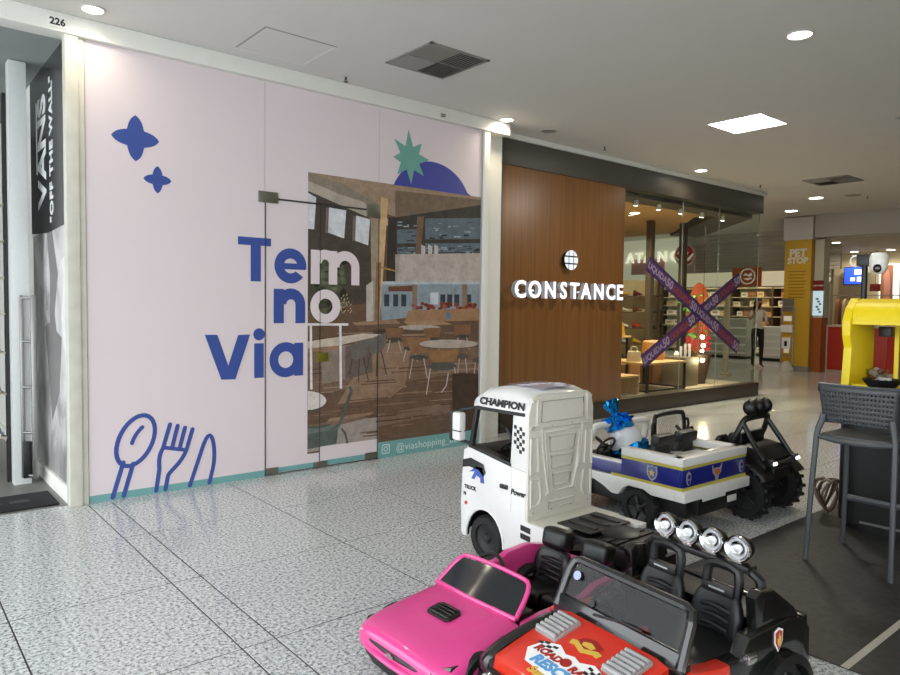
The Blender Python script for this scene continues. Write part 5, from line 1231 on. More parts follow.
# snack shop front seen past the window corner
M_lcream = mat('lit_cream', 'e6dcb8', .6); M_slat = mat('slat_grey', 'b5b1a4', .5)
fs = thing('shop_fascia', 'grey slatted fascia over the far snack shop', 'fascia', (FX, 0, 0))
me = None
for k in range(11):
    z = 2.46 + k * .10
    if me is None:
        o = obj('slat', G().bx(-.10, 0, -2.0, 2.0, 0, .085, bev=.004), M_slat, fs); me = o.data
    else: o = bpy.data.objects.new('slat', me); COL.objects.link(o); o.parent = fs
    o.location = (.006 * (k % 2), 9.25, z)
cb = thing('light_band', 'cream lit band below the slatted fascia', 'fascia', (FX, 0, 0))
obj('band_panel', G().bx(-.06, 0, 8.0, 11.65, 2.06, 2.455), mat('lit_cream_band', 'ece2c0', .6, emit=.28), cb, smooth=0)  # emission added to brighten the band
obj('band_lip', G().bx(-.10, 0, 8.0, 11.65, 2.03, 2.06), M_slat, cb, smooth=0)
osn = thing('orange_sign', 'orange square sign with a white ring emblem on the cream band', 'sign', (FX - .105, 9.66, 2.27))
obj('sign_board', G().bx(-.02, 0, -.43, .41, -.22, .30), mat('sign_orange', 'c8642e', .5), osn, smooth=0)
RX = Matrix(((0, 1, 0, 0), (-1, 0, 0, 0), (0, 0, 1, 0), (0, 0, 0, 1)))    # prints face -x
def rx(x, y, z): return Matrix.Translation((x, y, z)) @ RX
M_sw = mat('sign_white', 'f0ead8', .5, emit=.15)
obj('ring', shape_g([circ(0, 0, .22), circ(0, 0, .19)], .01), M_sw, osn, rx(-.03, -.04, .06), smooth=0, fixn=False)
obj('emblem', multi(shape_g([[(-.13, .02), (-.05, .09), (.02, .04), (.10, .10), (.14, .03), (.05, -.01), (-.03, .03)]], .01), shape_g([[(-.12, -.06), (.10, -.03), (.13, -.07), (0, -.11)]], .01)), M_sw, osn, rx(-.03, -.04, .06), smooth=0, fixn=False)
rd = thing('round_sign', 'round red sign with a white wave hanging beside the slatted fascia', 'sign', (FX - .42, 11.35, 2.98))
obj('disc', G().cyl((0, 0, 0), (-.08, 0, 0), .31, n=36), mat('sign_red', 'b5232c', .35, emit=.05), rd)
obj('rim', G().lathe([(.29, 0), (.325, 0), (.325, .09), (.29, .09)], (0.005, 0, 0), (-1, 0, 0), n=36), mat('sign_rim', 'd9cfc6', .4), rd)
obj('wave', multi(shape_g([[(-.29, -.02), (-.18, -.13), (0, -.15), (.14, -.08), (.27, .04), (.29, .0), (.18, -.15), (.02, -.22), (-.16, -.19), (-.27, -.1)]], .01),
    shape_g([[(-.25, .03), (-.16, .14), (-.10, .05), (-.02, .15), (.05, .04), (.14, .10), (.10, .0), (.0, .02), (-.08, -.03), (-.15, .05)]], .01)), M_sw, rd, rx(-.09, 0, 0), smooth=0, fixn=False)
obj('bracket', G().bx(.0, .40, .0, .03, -.02, .02), M_steel, rd, smooth=0)
# pale sign wall with large letters, built in place of a window reflection
ps = thing('letter_sign', 'pale shop front with large cream letters seen through the window', 'sign', (FX, 0, 0))
obj('side_wall', G().bx(-.02, .02, 11.3, 11.68, 2.46, 3.56), M_slat, ps, smooth=0)
obj('sign_wall', G().bx(-.04, 0, 11.7, 14.6, 2.03, 3.55), mat('sign_wall', 'd9d6bd', .6, emit=.22), ps, smooth=0)  # emission added to make the wall look lit
obj('pink_panel', G().bx(-.06, -.04, 12.3, 13.5, 2.47, 2.95), mat('sign_pink', 'c99a8f', .6), ps, smooth=0)
for ch, y in zip('ATANQ', (13.53, 13.19, 12.86, 12.36, 11.91)):
    obj('letter', text_g(ch, .44, .05, bold=.012), mat('letter_cream', 'f4eeda', .5, emit=.55), ps, rx(-.11, y, 2.85), smooth=0, fixn=False)  # extra emission so the letters stand out from the wall
# shelving and products in the snack shop
ws = thing('wall_shelving', 'long pale shelving with rows of boxes in the far snack shop', 'shelf', (FX + 2.0, 11.2, 0))
obj('back_panel', G().bx(.45, .5, -2.6, 2.6, 0, 2.6), M_lcream, ws, smooth=0)
lv = [.12, .50, .88, 1.22, 1.52, 1.80, 2.08]
for z in lv: obj('shelf_board', G().bx(-.05, .45, -2.6, 2.6, z - .03, z), mat('shelf_pale', 'b8a888', .5), ws, smooth=0)
for y in (-2.6, -1.3, 0, 1.3, 2.6): obj('upright', G().bx(-.05, .45, y - .02, y + .02, 0, 2.6), M_brown, ws, smooth=0)
box_c = ['e9e4d4', 'dcd2b4', 'c98d50', 'f0ede4', 'b5a98c', 'd9c08a', '9c5c34', 'e4dccb']
bm_ = {}
for r, z in enumerate(lv):
    y = 8.65
    while y < 13.5:
        w = random.uniform(.16, .32); h = random.uniform(.13, .23); c = random.choice(box_c)
        if random.random() < .86 and abs(((y - 11.2 + w/2) % 1.3)) > w/2 + .03 and abs(((y - 11.2 + w/2) % 1.3) - 1.3) > w/2 + .03:
            b = obj('carton', G().bx(-.11, .11, -w/2, w/2, 0, h, bev=.004, seg=1).bx(-.112, -.11, -w*.3, w*.3, h*.35, h*.7, mi=1), [mat('carton_' + c, c, .6), mat('carton_label', 'a8845a', .6)], None, T(FX + 2.12, y + w/2, z + .001), smooth=0)
            tag(b, '%s carton on the %s of the far snack shop' % ({'c98d50': 'tan', '9c5c34': 'brown', 'b5a98c': 'taupe', 'd9c08a': 'straw'}.get(c, 'off-white'), ('floor-level', 'second', 'third', 'fourth', 'fifth', 'sixth', 'topmost')[r] + ' shelf ' + ('at the pillar end', 'near the woman', 'left of the woman', 'behind the red sale sign', 'at the leftmost end')[min(4, int((y - 8.6) / 1.0))]), 'box', 'cartons on the far shelving')
        y += w + .02
for (y, w, h, lb, c) in ((9.1, .7, .95, 'white chest display near the woman in the far shop', 'e2e4e0'), (10.6, 1.5, 1.15, 'grey wire product stand left of the woman', 'b9bab2'), (8.2, .5, 1.2, 'pale product stand right of the woman beside the pillar', 'd9d6c8')):
    t = thing('product_stand', lb, 'display stand', (FX + .6, y, 0))
    obj('cabinet', G().bx(-.25, .25, -w/2, w/2, .08, h, bev=.01), mat('stand_' + c, c, .5), t)
    for k in range(4): obj('tray', G().bx(-.29, -.25, -w/2 + .03, w/2 - .03, .15 + k * (h - .2) / 4, .17 + k * (h - .2) / 4 + .03), M_white, t, smooth=0)
    obj('foot', G().bx(-.22, .22, -w/2 + .04, w/2 - .04, 0, .08), M_black, t, smooth=0)
# white security post at the shop entrance
t = thing('security_post', 'tall cream security gate post beside the window corner', 'gate post', (14.15, 7.72, 0))
obj('post', G().bx(-.04, .04, -.05, .05, .05, 2.0, bev=.02), mat('post_cream', 'd3c9ac', .5), t)
obj('foot', G().bx(-.08, .08, -.10, .10, 0, .05, bev=.01), mat('post_cream', 'd3c9ac', .5), t)

# ---------------------------------------------------------------- yellow pillar with its stand
yp = thing('yellow_pillar', 'tall yellow pillar with white PET STOP lettering', 'pillar', (16.6, 7.36, 0))
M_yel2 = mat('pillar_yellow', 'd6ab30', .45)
obj('shaft', G().bx(0, .6, -.30, .30, .12, 3.04, bev=.004), M_yel2, yp)
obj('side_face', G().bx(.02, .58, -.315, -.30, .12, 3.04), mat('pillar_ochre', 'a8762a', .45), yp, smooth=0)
obj('plinth', G().bx(-.02, .62, -.32, .32, 0, .12, bev=.005), mat('pillar_base', '8d8a80', .5), yp)
obj('capital', G().bx(-.03, .63, -.33, .33, 3.04, 3.56), mat('pillar_cap', 'cfcbc6', .6), yp, smooth=0)
M_pt = mat('pillar_print', 'f2ecdf', .5)
text('lettering', 'PET', .24, M_pt, yp, rx(-.004, .0, 2.66), depth=.006, bold=.012)
text('lettering', 'STOP', .19, M_pt, yp, rx(-.004, 0, 2.50), depth=.006, bold=.010)
for k in range(9): obj('text_line', G().bx(-.003, 0, -.20 + .02 * (k % 3), .20 - .015 * (k % 2), 2.30 - k * .075, 2.325 - k * .075), mat('pillar_small_print', '9d7a25', .5), yp, smooth=0)
dg_ = thing('dispenser_stand', 'slim grey metal stand with white bag dispensers before the yellow pillar', 'stand', (16.42, 7.46, 0))
for y in (-.135, .135): obj('upright', G().cyl((0, y, .03), (0, y, 1.50), .016, n=10), M_steel, dg_)
obj('top_bar', G().cyl((0, -.135, 1.5), (0, .135, 1.5), .014, n=10), M_steel, dg_)
obj('header_plate', G().bx(-.012, 0, -.13, .13, 1.38, 1.68, bev=.004), mat('plate_grey', '6d6760', .5), dg_)
obj('sign_card', G().bx(-.012, 0, -.09, .09, 1.16, 1.28), M_sw, dg_, smooth=0)
obj('dispenser', G().bx(-.07, 0, -.13, .13, .90, 1.07, bev=.012).bx(-.072, -.06, -.08, .08, .96, 1.02), M_white, dg_)
obj('dispenser', G().bx(-.07, 0, -.10, .10, .52, .78, bev=.012), M_white, dg_)
obj('slot', G().bx(-.074, -.07, -.03, .03, .58, .70), M_black, dg_, smooth=0)
obj('paper', G().bx(-.03, -.025, -.06, .06, .42, .55), M_sw, dg_, smooth=0)
obj('bag_bin', G().lathe([(0, 0), (.17, 0), (.165, .06), (.10, .16), (.05, .22), (0, .22)], n=18), mat('bin_white', 'c9c6bd', .5), dg_)
obj('cross_bar', G().cyl((0, -.135, .35), (0, .135, .35), .010, n=8), M_steel, dg_)
# column with poster lightbox beside the pillar
cl = thing('poster_column', 'pale column with red sign and blue lit poster beside the yellow pillar', 'column', (16.75, 6.94, 0))
obj('shaft', G().bx(0, .3, -.10, .10, 1.25, 3.04), mat('column_pale', 'cfcdb8', .5), cl, smooth=0)
obj('red_sign', G().bx(-.02, 0, -.115, .115, 1.87, 2.10), mat('column_red', '8f2a26', .5), cl, smooth=0)
obj('sign_text', text_g('FAST FOOD', .045, .003), M_sw, cl, rx(-.024, 0, 1.97), smooth=0, fixn=False)
obj('lit_poster', G().bx(-.02, 0, -.115, .115, 1.30, 1.86), emis('poster_blue', 'b9d4de', .5), cl, smooth=0)
for k in range(6): obj('poster_detail', G().bx(-.023, -.02, -.08 + .03 * (k % 3), -.03 + .035 * (k % 3), 1.36 + .06 * k, 1.40 + .06 * k), mat('poster_ink', '4f6570', .5), cl, smooth=0)
obj('counter_end', G().bx(0, .35, -.09, .12, 0, 1.25), mat('counter_orange', 'a85c2a', .5), cl, smooth=0)
struct('trim_11', G().bx(16.6, 16.95, -6, 7.0, 3.07, 3.6), mat('beam_grey', 'b3aea4', .6), label='pale beam across the corridor')
# red counter
rc = thing('red_counter', 'red panelled service counter with pale trim', 'counter', (17.05, 5.53, 0))
M_red = mat('counter_red', 'bf3a2d', .4)
for k in range(3): obj('panel', G().bx(0, .04, .055 - k * 1.235, 1.285 - k * 1.235, .06, 1.04, bev=.004), M_red, rc)
obj('carcass', G().bx(.04, .6, -2.4, 1.32, 0, 1.03), mat('counter_dark', '5c2420', .5), rc, smooth=0)
obj('top', G().bx(-.03, .64, -2.42, 1.34, 1.04, 1.085, bev=.004), mat('counter_trim', 'c9b9a4', .4), rc)
obj('end_trim', G().bx(-.01, .05, 1.29, 1.33, 0, 1.04), mat('counter_trim', 'c9b9a4', .4), rc, smooth=0)
obj('kick', G().bx(-.005, .04, -2.4, 1.30, 0, .055), mat('counter_kick', 'b8a894', .4), rc, smooth=0)
# shop behind the counter
struct('ceiling_far_shop', G().bx(16.95, 24, -6, 8.3, 3.05, 3.07), mat('far_ceiling', 'b5ac98', .7), smooth=0)
struct('wall_far_shop', G().bx(21.5, 21.6, -6, 8.6, 0, 3.05), mat('far_shop_wall', 'c6bb9c', .6), smooth=0)
for k, (x, y, r) in enumerate(((17.9, 7.05, .09), (21.0, 7.78, .10), (20.9, 6.85, .10))):
    downlight(x, y, 3.048, r, ('nearest', 'middle', 'rightmost')[k] + ' downlight over the shop behind the red counter', 7, (1, .86, .66))
sw_ = thing('number_sign', 'white number 16 on the wall behind the counter', 'sign', (20.3, 8.25, 2.20))
text('digits', '16', .34, M_sw, sw_, rx(-.02, 0, 0), depth=.03, bold=.012)
obj('back_bar', G().bx(0, .02, -.2, .2, .08, .12), M_steel, sw_, smooth=0)
obj('rod', G().cyl((.01, 0, .12), (.01, 0, .85), .006, n=6), M_steel, sw_)
tv = thing('blue_screen', 'bright blue menu screen above the red counter', 'screen', (21.3, 7.85, 2.15))
obj('case', G().bx(0, .06, -.30, .30, 0, .50, bev=.008), M_black, tv)
obj('display', G().bx(-.004, 0, -.28, .28, .02, .48), emis('screen_blue', '2348d8', 1.0), tv, smooth=0)
for k, (y0, y1, z0, z1) in enumerate(((-.22, .02, .28, .42), (-.25, -.05, .08, .22), (.0, .12, .10, .20))): obj('screen_block', G().bx(-.007, -.004, y0, y1, z0, z1), emis('screen_white', 'cfdcf0', .8), tv, smooth=0)
obj('arm', G().bx(.06, .2, -.03, .03, .2, .3), M_black, tv, smooth=0)
lp = thing('lit_poster', 'bright lit clothing poster at the far right', 'poster', (21.3, 7.0, 1.55))
obj('frame', G().bx(0, .05, -.24, .24, 0, 1.15, bev=.006), mat('poster_frame', 'e8e8e4', .4, emit=.8), lp)
obj('print', G().bx(-.004, 0, -.10, .20, .03, 1.12), mat('poster_warm', '9c6a4a', .5), lp, smooth=0)
obj('figure', G().prism([(-.02, .05), (.10, .05), (.12, .5), (.14, .8), (.06, 1.05), (.0, .95), (-.04, .6)], -.008, -.004, 'x'), mat('poster_figure', 'c98d80', .5), lp, smooth=0)
for (x, y, z0, z1, w, c, lb) in ((19.2, 7.62, 1.0, 2.62, .05, '8d8878', 'grey glass screen post above the red counter'), (18.4, 5.72, 0, 3.0, .12, '6b4426', 'brown post at the right picture edge')):
    t = thing('screen_post', lb, 'post', (x, y, 0))
    obj('shaft', G().bx(-w/2, w/2, -w/2, w/2, .04, z1, bev=.004), mat('post_' + c, c, .5), t)
    obj('foot', G().bx(-w, w, -w, w, 0, .04), mat('post_' + c, c, .5), t, smooth=0)
rs = thing('hanging_sign', 'small dark red hanging sign left of the lit poster', 'sign', (20.9, 7.2, 1.95))
obj('board', G().bx(0, .03, -.13, .13, 0, .2, bev=.003), mat('column_red', '8f2a26', .5), rs)
obj('rod', G().cyl((.015, 0, .2), (.015, 0, 1.10), .006, n=6), M_black, rs)
cc = ['8a5a3c', 'b09a78', '5d4638', 'c2ad8c', '7d3d30', '9c8a6c', '4d443c', 'd2c6aa']
for k in range(16):
    y = 8.2 - k * .17
    t = thing('hanging_garment', ('brown', 'beige', 'dark brown', 'sand', 'rust red', 'khaki', 'charcoal', 'cream')[k % 8] + ' garment ' + ('towards the left' if k < 8 else 'towards the right') + ' of the rail behind the red counter', 'clothing', (21.15, y, .95), random.uniform(-.2, .2), group='garments behind the counter')
    obj('cloth', G().loft([[(.0 - d, -w, z), (.0 - d, w, z), (d, w, z), (d, -w, z)] for d, w, z in ((.14, .05, 0), (.15, .05, .3), (.14, .04, .6), (.12, .035, .72), (.03, .02, .80))]), mat('cloth_' + cc[k % 8], cc[k % 8], .8), t, smooth=50)
    obj('hanger', G().tube([(0, 0, .79), (0, 0, .85), (.0, .02, .87), (.0, .0, .882)], .005, 5), M_steel, t)
gr = thing('garment_rail', 'steel garment rail in the shop behind the counter', 'rail', (21.15, 6.9, 0))
obj('rail', G().cyl((0, -1.5, 1.845), (0, 1.5, 1.845), .012, n=8), M_steel, gr)
for y in (-1.5, 1.5): obj('upright', G().cyl((0, y, 0), (0, y, 1.84), .016, n=8), M_steel, gr)
downlight(14.6, 9.4, 3.49, .11, 'round downlight seen through the window corner glass', 9, (1, .82, .6))
downlight(19.7, 9.9, 3.578, .11, 'downlight inside the far snack shop left of the pillar', 24, (1, .88, .68))
downlight(19.9, 12.2, 3.578, .11, 'downlight inside the far snack shop behind the red round sign', 24, (1, .88, .68))
downlight(12.6, 2.2, CEIL + .07, .08, 'downlight on the corridor ceiling right of the picture', 3, (1, .82, .6))

# ---------------------------------------------------------------- woman in the distance
def person():
    root = thing('person', 'woman with long dark hair in white top and black trousers, hand at her face', 'person', (16.75, 8.33, 0), -2.2)
    J = {'pel': (0, 0, .93, .115), 'wst': (0, 0, 1.07, .098), 'che': (-.01, 0, 1.24, .118), 'sho': (0, 0, 1.38, .075), 'nek': (.005, 0, 1.45, .045), 'hd0': (.02, 0, 1.50, .062), 'hd1': (.025, 0, 1.58, .085), 'hd2': (.015, 0, 1.65, .062)}
    for s, n in ((1, 'l'), (-1, 'r')):
        J[n+'hip'] = (0, s*.085, .86, .088); J[n+'kne'] = (.02 + .02*s, s*.085, .48, .058); J[n+'ank'] = (-.01 + .05*s, s*.08, .085, .038); J[n+'toe'] = (.12 + .05*s, s*.085, .035, .030)
        J[n+'shd'] = (-.01, s*.165, 1.36, .052)
    J['relb'] = (.06, -.24, 1.16, .038); J['rwri'] = (.14, -.12, 1.37, .028); J['rhan'] = (.13, -.08, 1.45, .030)
    J['lelb'] = (.02, .22, 1.10, .038); J['lwri'] = (.20, .14, 1.04, .028); J['lhan'] = (.27, .10, 1.05, .030)
    E = [('pel', 'wst'), ('wst', 'che'), ('che', 'sho'), ('sho', 'nek'), ('nek', 'hd0'), ('hd0', 'hd1'), ('hd1', 'hd2')]
    for n in 'lr': E += [('pel', n+'hip'), (n+'hip', n+'kne'), (n+'kne', n+'ank'), (n+'ank', n+'toe'), ('sho', n+'shd'), (n+'shd', n+'elb'), (n+'elb', n+'wri'), (n+'wri', n+'han')]
    ks = list(J); me = bpy.data.meshes.new('body')
    me.from_pydata([J[k][:3] for k in ks], [(ks.index(a), ks.index(b)) for a, b in E], [])
    o = bpy.data.objects.new('body', me); COL.objects.link(o)
    sk = o.modifiers.new('skin', 'SKIN'); o.modifiers.new('sub', 'SUBSURF').levels = 2
    for i, k in enumerate(ks):
        v = me.skin_vertices[0].data[i]; v.radius = (J[k][3], J[k][3]); v.use_root = (k == 'pel')
    dg = bpy.context.evaluated_depsgraph_get(); m2 = bpy.data.meshes.new_from_object(o.evaluated_get(dg))
    g = G(); g.add([tuple(v.co) for v in m2.vertices], [tuple(p.vertices) for p in m2.polygons])
    bpy.data.objects.remove(o)
    for hand, d, up in ((Vector(J['rhan'][:3]), Vector((-.25, .25, .9)), Vector((.9, .3, 0))), (Vector(J['lhan'][:3]), Vector((.9, -.4, .1)), Vector((0, 0, 1)))):
        d.normalize(); sd = d.cross(up).normalized()
        for k, L in enumerate((.065, .075, .07, .055)):
            b = hand + sd * (-.024 + .016 * k) + d * .02
            g.tube([b, b + d * L * .5, b + d * L * .85 + up.normalized() * .02], lambda t: .0085 - .002 * t, 6)
        b = hand - sd * .026
        g.tube([b, b - sd * .025 + d * .03, b - sd * .028 + d * .055], lambda t: .0095 - .002 * t, 6)
    g.mi = []
    for f in g.f:
        c = sum((Vector(g.v[i]) for i in f), Vector()) / len(f)
        r = math.hypot(c.x, c.y)
        if c.z < .07: k = 3
        elif c.z < .95 and r < .19: k = 2
        elif c.z < 1.40 and (abs(c.y) < .20 and c.x < .10 or (c.z > 1.26 and c.x < .07)) and c.z < 1.405: k = 1
        else: k = 0
        g.mi.append(k)
    b = obj('body', g, [mat('skin', 'b98a6c', .5), mat('white_top', 'd9d6cf', .7), mat('black_trousers', '121214', .7), mat('tan_shoes', '9a6a52', .5)], root, smooth=80)
    hg = G()
    hg.loft([[(-.02 + ox + rx_ * math.cos(a), ry * math.sin(a), z) for a in [2*PI*i/14 for i in range(14)]] for z, ox, rx_, ry in ((1.30, -.07, .035, .07), (1.38, -.065, .05, .085), (1.48, -.05, .07, .092), (1.56, -.015, .088, .096), (1.64, .01, .09, .088), (1.69, .02, .06, .06), (1.705, .02, .02, .02))])
    obj('hair', hg, mat('dark_hair', '1d1512', .5), root, smooth=80)
    fg = G().ball((.112, 0, 1.565), .012, (1, .8, 1.4), 10)
    for s in (-1, 1): fg.ball((.098, s*.03, 1.592), .009, n=8, mi=1); fg.ball((.03, s*.088, 1.57), .018, (.7, .4, 1.2), 8)
    fg.ball((.100, 0, 1.53), .016, (.4, 1, .4), 8, mi=2)
    obj('face_features', fg, [mat('skin', 'b98a6c', .5), M_black, mat('lips', '9a4a44', .5)], root)
    ph = tag(obj('phone', G().bx(-.006, .006, -.035, .035, 0, .14, bev=.005), M_black, None, root.matrix_world.copy()), 'dark phone held by the distant woman', 'phone')
    ph.matrix_world = Matrix.Translation((16.75, 8.33, 0)) @ Euler((0, 0, -2.2)).to_matrix().to_4x4() @ T(.155, -.06, 1.44, 0, .2, .5)
person()
# ================================================================ RIDE-ON TOY CARS  (local x forward, y left, z up)
M_pinkc = mat('pink_paint', 'e0458f', .28, coat=.5, vary=.03)
M_redc = mat('red_paint', 'd8301c', .26, coat=.5, vary=.03)
M_blk2 = mat('black_body', '121212', .2, coat=.7, vary=.1)
M_tint = mat('dark_screen', '25282a', .10, vary=.1, spec=.35)
M_smoke = glass('smoked_glass', (.42, .44, .45), .08)
M_clear = glass('clear_plastic', (.85, .87, .87), .08)
M_silver = mat('silver_plastic', 'b4b6b6', .35, .5)
M_leather = mat('black_leather', '101010', .38, bump=.1, scale=60)
M_lens = mat('lamp_lens', 'c6c8ca', .12, .3)

def wheel(parent, x, y, z, r, w, hub=M_black, tread=0, spokes=0, name='wheel', cap=M_black, ang=0.):
    t = G()
    t.lathe([(r*.62, -w/2), (r*.9, -w/2), (r, -w*.32), (r, w*.32), (r*.9, w/2), (r*.62, w/2)], (0, 0, 0), (0, 1, 0), 36)
    if tread:
        for k in range(tread):
            a = 2*PI*k/tread
            for s in (-1, 1):
                t.box((r*math.cos(a + s*.06), s*w*.24, r*math.sin(a + s*.06)), (r*.14, w*.40, r*.14), .004, rot=(0, -a, s*.35), seg=1)
    o = obj(name, t, M_rubber, parent, T(x, y, z))
    h = G().lathe([(0, -w*.36), (r*.60, -w*.36), (r*.64, -w*.46), (r*.64, w*.46), (r*.60, w*.36), (r*.22, w*.28), (r*.16, w*.40), (0, w*.42)], (0, 0, 0), (0, 1, 0), 32)
    obj('hub', h, hub, o)
    sd = 1 if y > 0 else -1
    for k in range(spokes):
        a = 2*PI*k/spokes
        obj('spoke', G().box((r*.38*math.cos(a), sd*w*.36, r*.38*math.sin(a)), (r*.42, w*.12, r*.12), .003, rot=(0, -a, 0), seg=1), hub, o)
    obj('hub_cap', G().lathe([(0, w*.46), (r*.12, w*.44), (r*.14, w*.36)], (0, 0, 0), (0, sd, 0), 18), cap, o)
    return o

def steering(parent, c, r, tilt, m=M_black, rz=0.):
    """wheel whose axis leans back from the driver: rim in local y-z tilted about y"""
    M = T(*c, 0, tilt, rz)
    o = obj('steering_wheel', G().tube([(0, r*math.cos(a), r*math.sin(a)) for a in [2*PI*k/28 for k in range(28)]], r*.11, 8, closed=True), m, parent, M)
    g = G().lathe([(0, -.012), (r*.26, -.010), (r*.30, .008), (0, .012)], (0, 0, 0), (1, 0, 0), 18)
    for a in (0, PI, -PI/2): g.box((0, r*.6*math.cos(a), r*.6*math.sin(a)), (.012, r*.8 if a != -PI/2 else r*.2, r*.2 if a != -PI/2 else r*.8), .003, seg=1)
    g.cyl((0, 0, 0), (.10, 0, -.01), r*.16, n=12)
    obj('spokes', g, m, o)
    return o

def seat_back(parent, c, w, h, m=M_leather, head=True, lean=-.18, name='seat'):
    """cushion + bolstered back + headrest; front faces +x"""
    o = obj(name, G().loft([[(-.025, -w/2, z), (.03, -w/2 - .0, z), (.045, -w/2 + .03, z), (.022, -w/2 + .06, z), (.022, w/2 - .06, z), (.045, w/2 - .03, z), (.03, w/2, z), (-.025, w/2, z)] for z in (0, h*.25, h*.5, h*.75)] +
              [[(-.02, -w*.40, h*.93), (.02, -w*.40, h*.93), (.03, -w*.34, h*.93), (.016, -w*.25, h*.93), (.016, w*.25, h*.93), (.03, w*.34, h*.93), (.02, w*.40, h*.93), (-.02, w*.40, h*.93)],
               [(-.015, -w*.33, h), (.01, -w*.33, h), (.012, -w*.28, h), (.01, -w*.2, h), (.01, w*.2, h), (.012, w*.28, h), (.01, w*.33, h), (-.015, w*.33, h)]]), m, parent, T(*c, 0, lean, 0), sub=1, smooth=80)
    g = G()
    for k in range(4): g.tube([(.024, -w*.27, h*(.34 + k*.13)), (.032, -w*.12, h*(.37 + k*.13)), (.034, 0, h*(.38 + k*.13)), (.032, w*.12, h*(.37 + k*.13)), (.024, w*.27, h*(.34 + k*.13))], .010, 6)
    obj('padding', g, m, o, smooth=60)
    if head:
        obj('headrest', G().box((.0, 0, h + .05), (.095, w*.66, .105), .032, seg=3), m, o, smooth=60)
        obj('headrest_posts', G().cyl((0, -.03, h - .01), (0, -.03, h + .02), .007, n=8).cyl((0, .03, h - .01), (0, .03, h + .02), .007, n=8), M_black, o)
    obj('cushion', G().box((.12, 0, .02), (.24, w, .07), .025, seg=3), m, o, smooth=60)
    return o

def ring_sec(x, w, zb, zm, zs, zc, bow=0.):
    """half-rounded body section across y at station x"""
    return [(x, -w*.86, zb), (x, -w, zb + (zm - zb)*.4), (x, -w, zm), (x - bow*.2, -w*.93, zs), (x, -w*.55, (zs + zc)/2 + (zc - zs)*.3), (x, 0, zc), (x, w*.55, (zs + zc)/2 + (zc - zs)*.3), (x - bow*.2, w*.93, zs), (x, w, zm), (x, w, zb + (zm - zb)*.4), (x, w*.86, zb)]

# ---------------------------------------------------------------- pink convertible
pk = thing('toy_car', 'pink convertible ride-on toy car with black hood vent', 'toy car', (2.032, 2.058, 0), PI, group='ride-on toy cars')
pk.scale = (.93, 1, .91)
secs = [ring_sec(.622, .20, .105, .135, .160, .166), ring_sec(.612, .245, .075, .145, .182, .192), ring_sec(.57, .272, .062, .155, .196, .210), ring_sec(.47, .283, .06, .170, .213, .228), ring_sec(.32, .285, .06, .185, .232, .250), ring_sec(.19, .28, .06, .20, .250, .270), ring_sec(.165, .28, .06, .20, .250, .266)]
obj('front_body', G().loft(secs), M_pinkc, pk, sub=2, smooth=80)
# bonnet line and raised centre
obj('bonnet', G().loft([[(x, -w, z - .004), (x, -w*.55, z + .007), (x, 0, z + .008), (x, w*.55, z + .007), (x, w, z - .004), (x, w*.5, z - .02), (x, -w*.5, z - .02)] for x, w, z in ((.575, .13, .192), (.55, .175, .202), (.42, .195, .228), (.28, .205, .250), (.19, .21, .266))]), M_pinkc, pk, sub=1, smooth=80)
v = obj('hood_vent', G().prism([(.045, -.055), (.03, -.066), (-.03, -.066), (-.045, -.05), (-.045, .05), (-.03, .066), (.03, .066), (.045, .055)], -.006, .006, 'z', bev=.003), M_black, pk, T(.355, 0, .252, 0, .165, 0))
for k in range(4): obj('vent_slat', G().box((-.03 + k*.02, 0, .008), (.007, .11, .006), .002, rot=(0, .5, 0), seg=1), M_bgloss, v)
obj('grille', G().loft([[(x + .006, y, z0), (x + .012, y, (z0+z1)/2), (x + .006, y, z1), (x - .03, y, z1), (x - .03, y, z0)] for x, y, z0, z1 in ((.592, -.225, .150, .166), (.612, -.14, .138, .160), (.618, 0, .134, .158), (.612, .14, .138, .160), (.592, .225, .150, .166))]), M_black, pk)
obj('lower_grille', G().loft([[(x + .012, y, z0), (x + .012, y, z1), (x - .03, y, z1), (x - .03, y, z0)] for x, y, z0, z1 in ((.575, -.23, .066, .094), (.61, -.12, .064, .098), (.618, 0, .064, .098), (.61, .12, .064, .098), (.575, .23, .066, .094))]), M_black, pk)
obj('bumper', G().loft([[(x, y, .096), (x + .016, y, .106), (x + .014, y, .122), (x - .02, y, .128), (x - .02, y, .092)] for x, y in ((.53, -.282), (.59, -.25), (.622, -.15), (.632, 0), (.622, .15), (.59, .25), (.53, .282))]), M_pinkc, pk, sub=1, smooth=80)
obj('emblem', G().box((.634, 0, .148), (.008, .046, .012), .002, seg=1).box((.634, 0, .148), (.009, .018, .020), .002, seg=1), M_chrome, pk)
for s in (-1, 1):
    hl = obj('headlight', G().loft([[(x + .004, s*y, z0), (x + .010, s*y, (z0+z1)/2), (x + .004, s*y, z1), (x - .03, s*y, z1), (x - .03, s*y, z0)] for x, y, z0, z1 in ((.612, .135, .158, .164), (.600, .18, .150, .176), (.580, .225, .154, .186), (.545, .262, .168, .190))]), mat('headlight_dark', '2c2c2e', .1, coat=.8), pk)
    obj('lens', G().ball((.600, s*.19, .165), .010, n=10).ball((.585, s*.222, .172), .010, n=10).box((.602, s*.205, .168), (.006, .05, .008), .002, rot=(0, 0, -s*.75), seg=1), M_lens, hl)
    obj('door', G().prism([(.17, .06), (.17, .25), (.05, .262), (-.20, .268), (-.28, .30), (-.42, .31), (-.54, .285), (-.57, .22), (-.56, .08)], s*.235, s*.275, 'y', bev=.012), M_pinkc, pk)
obj('floor_pan', G().bx(-.58, .18, -.24, .24, .06, .09, bev=.01), M_black, pk)
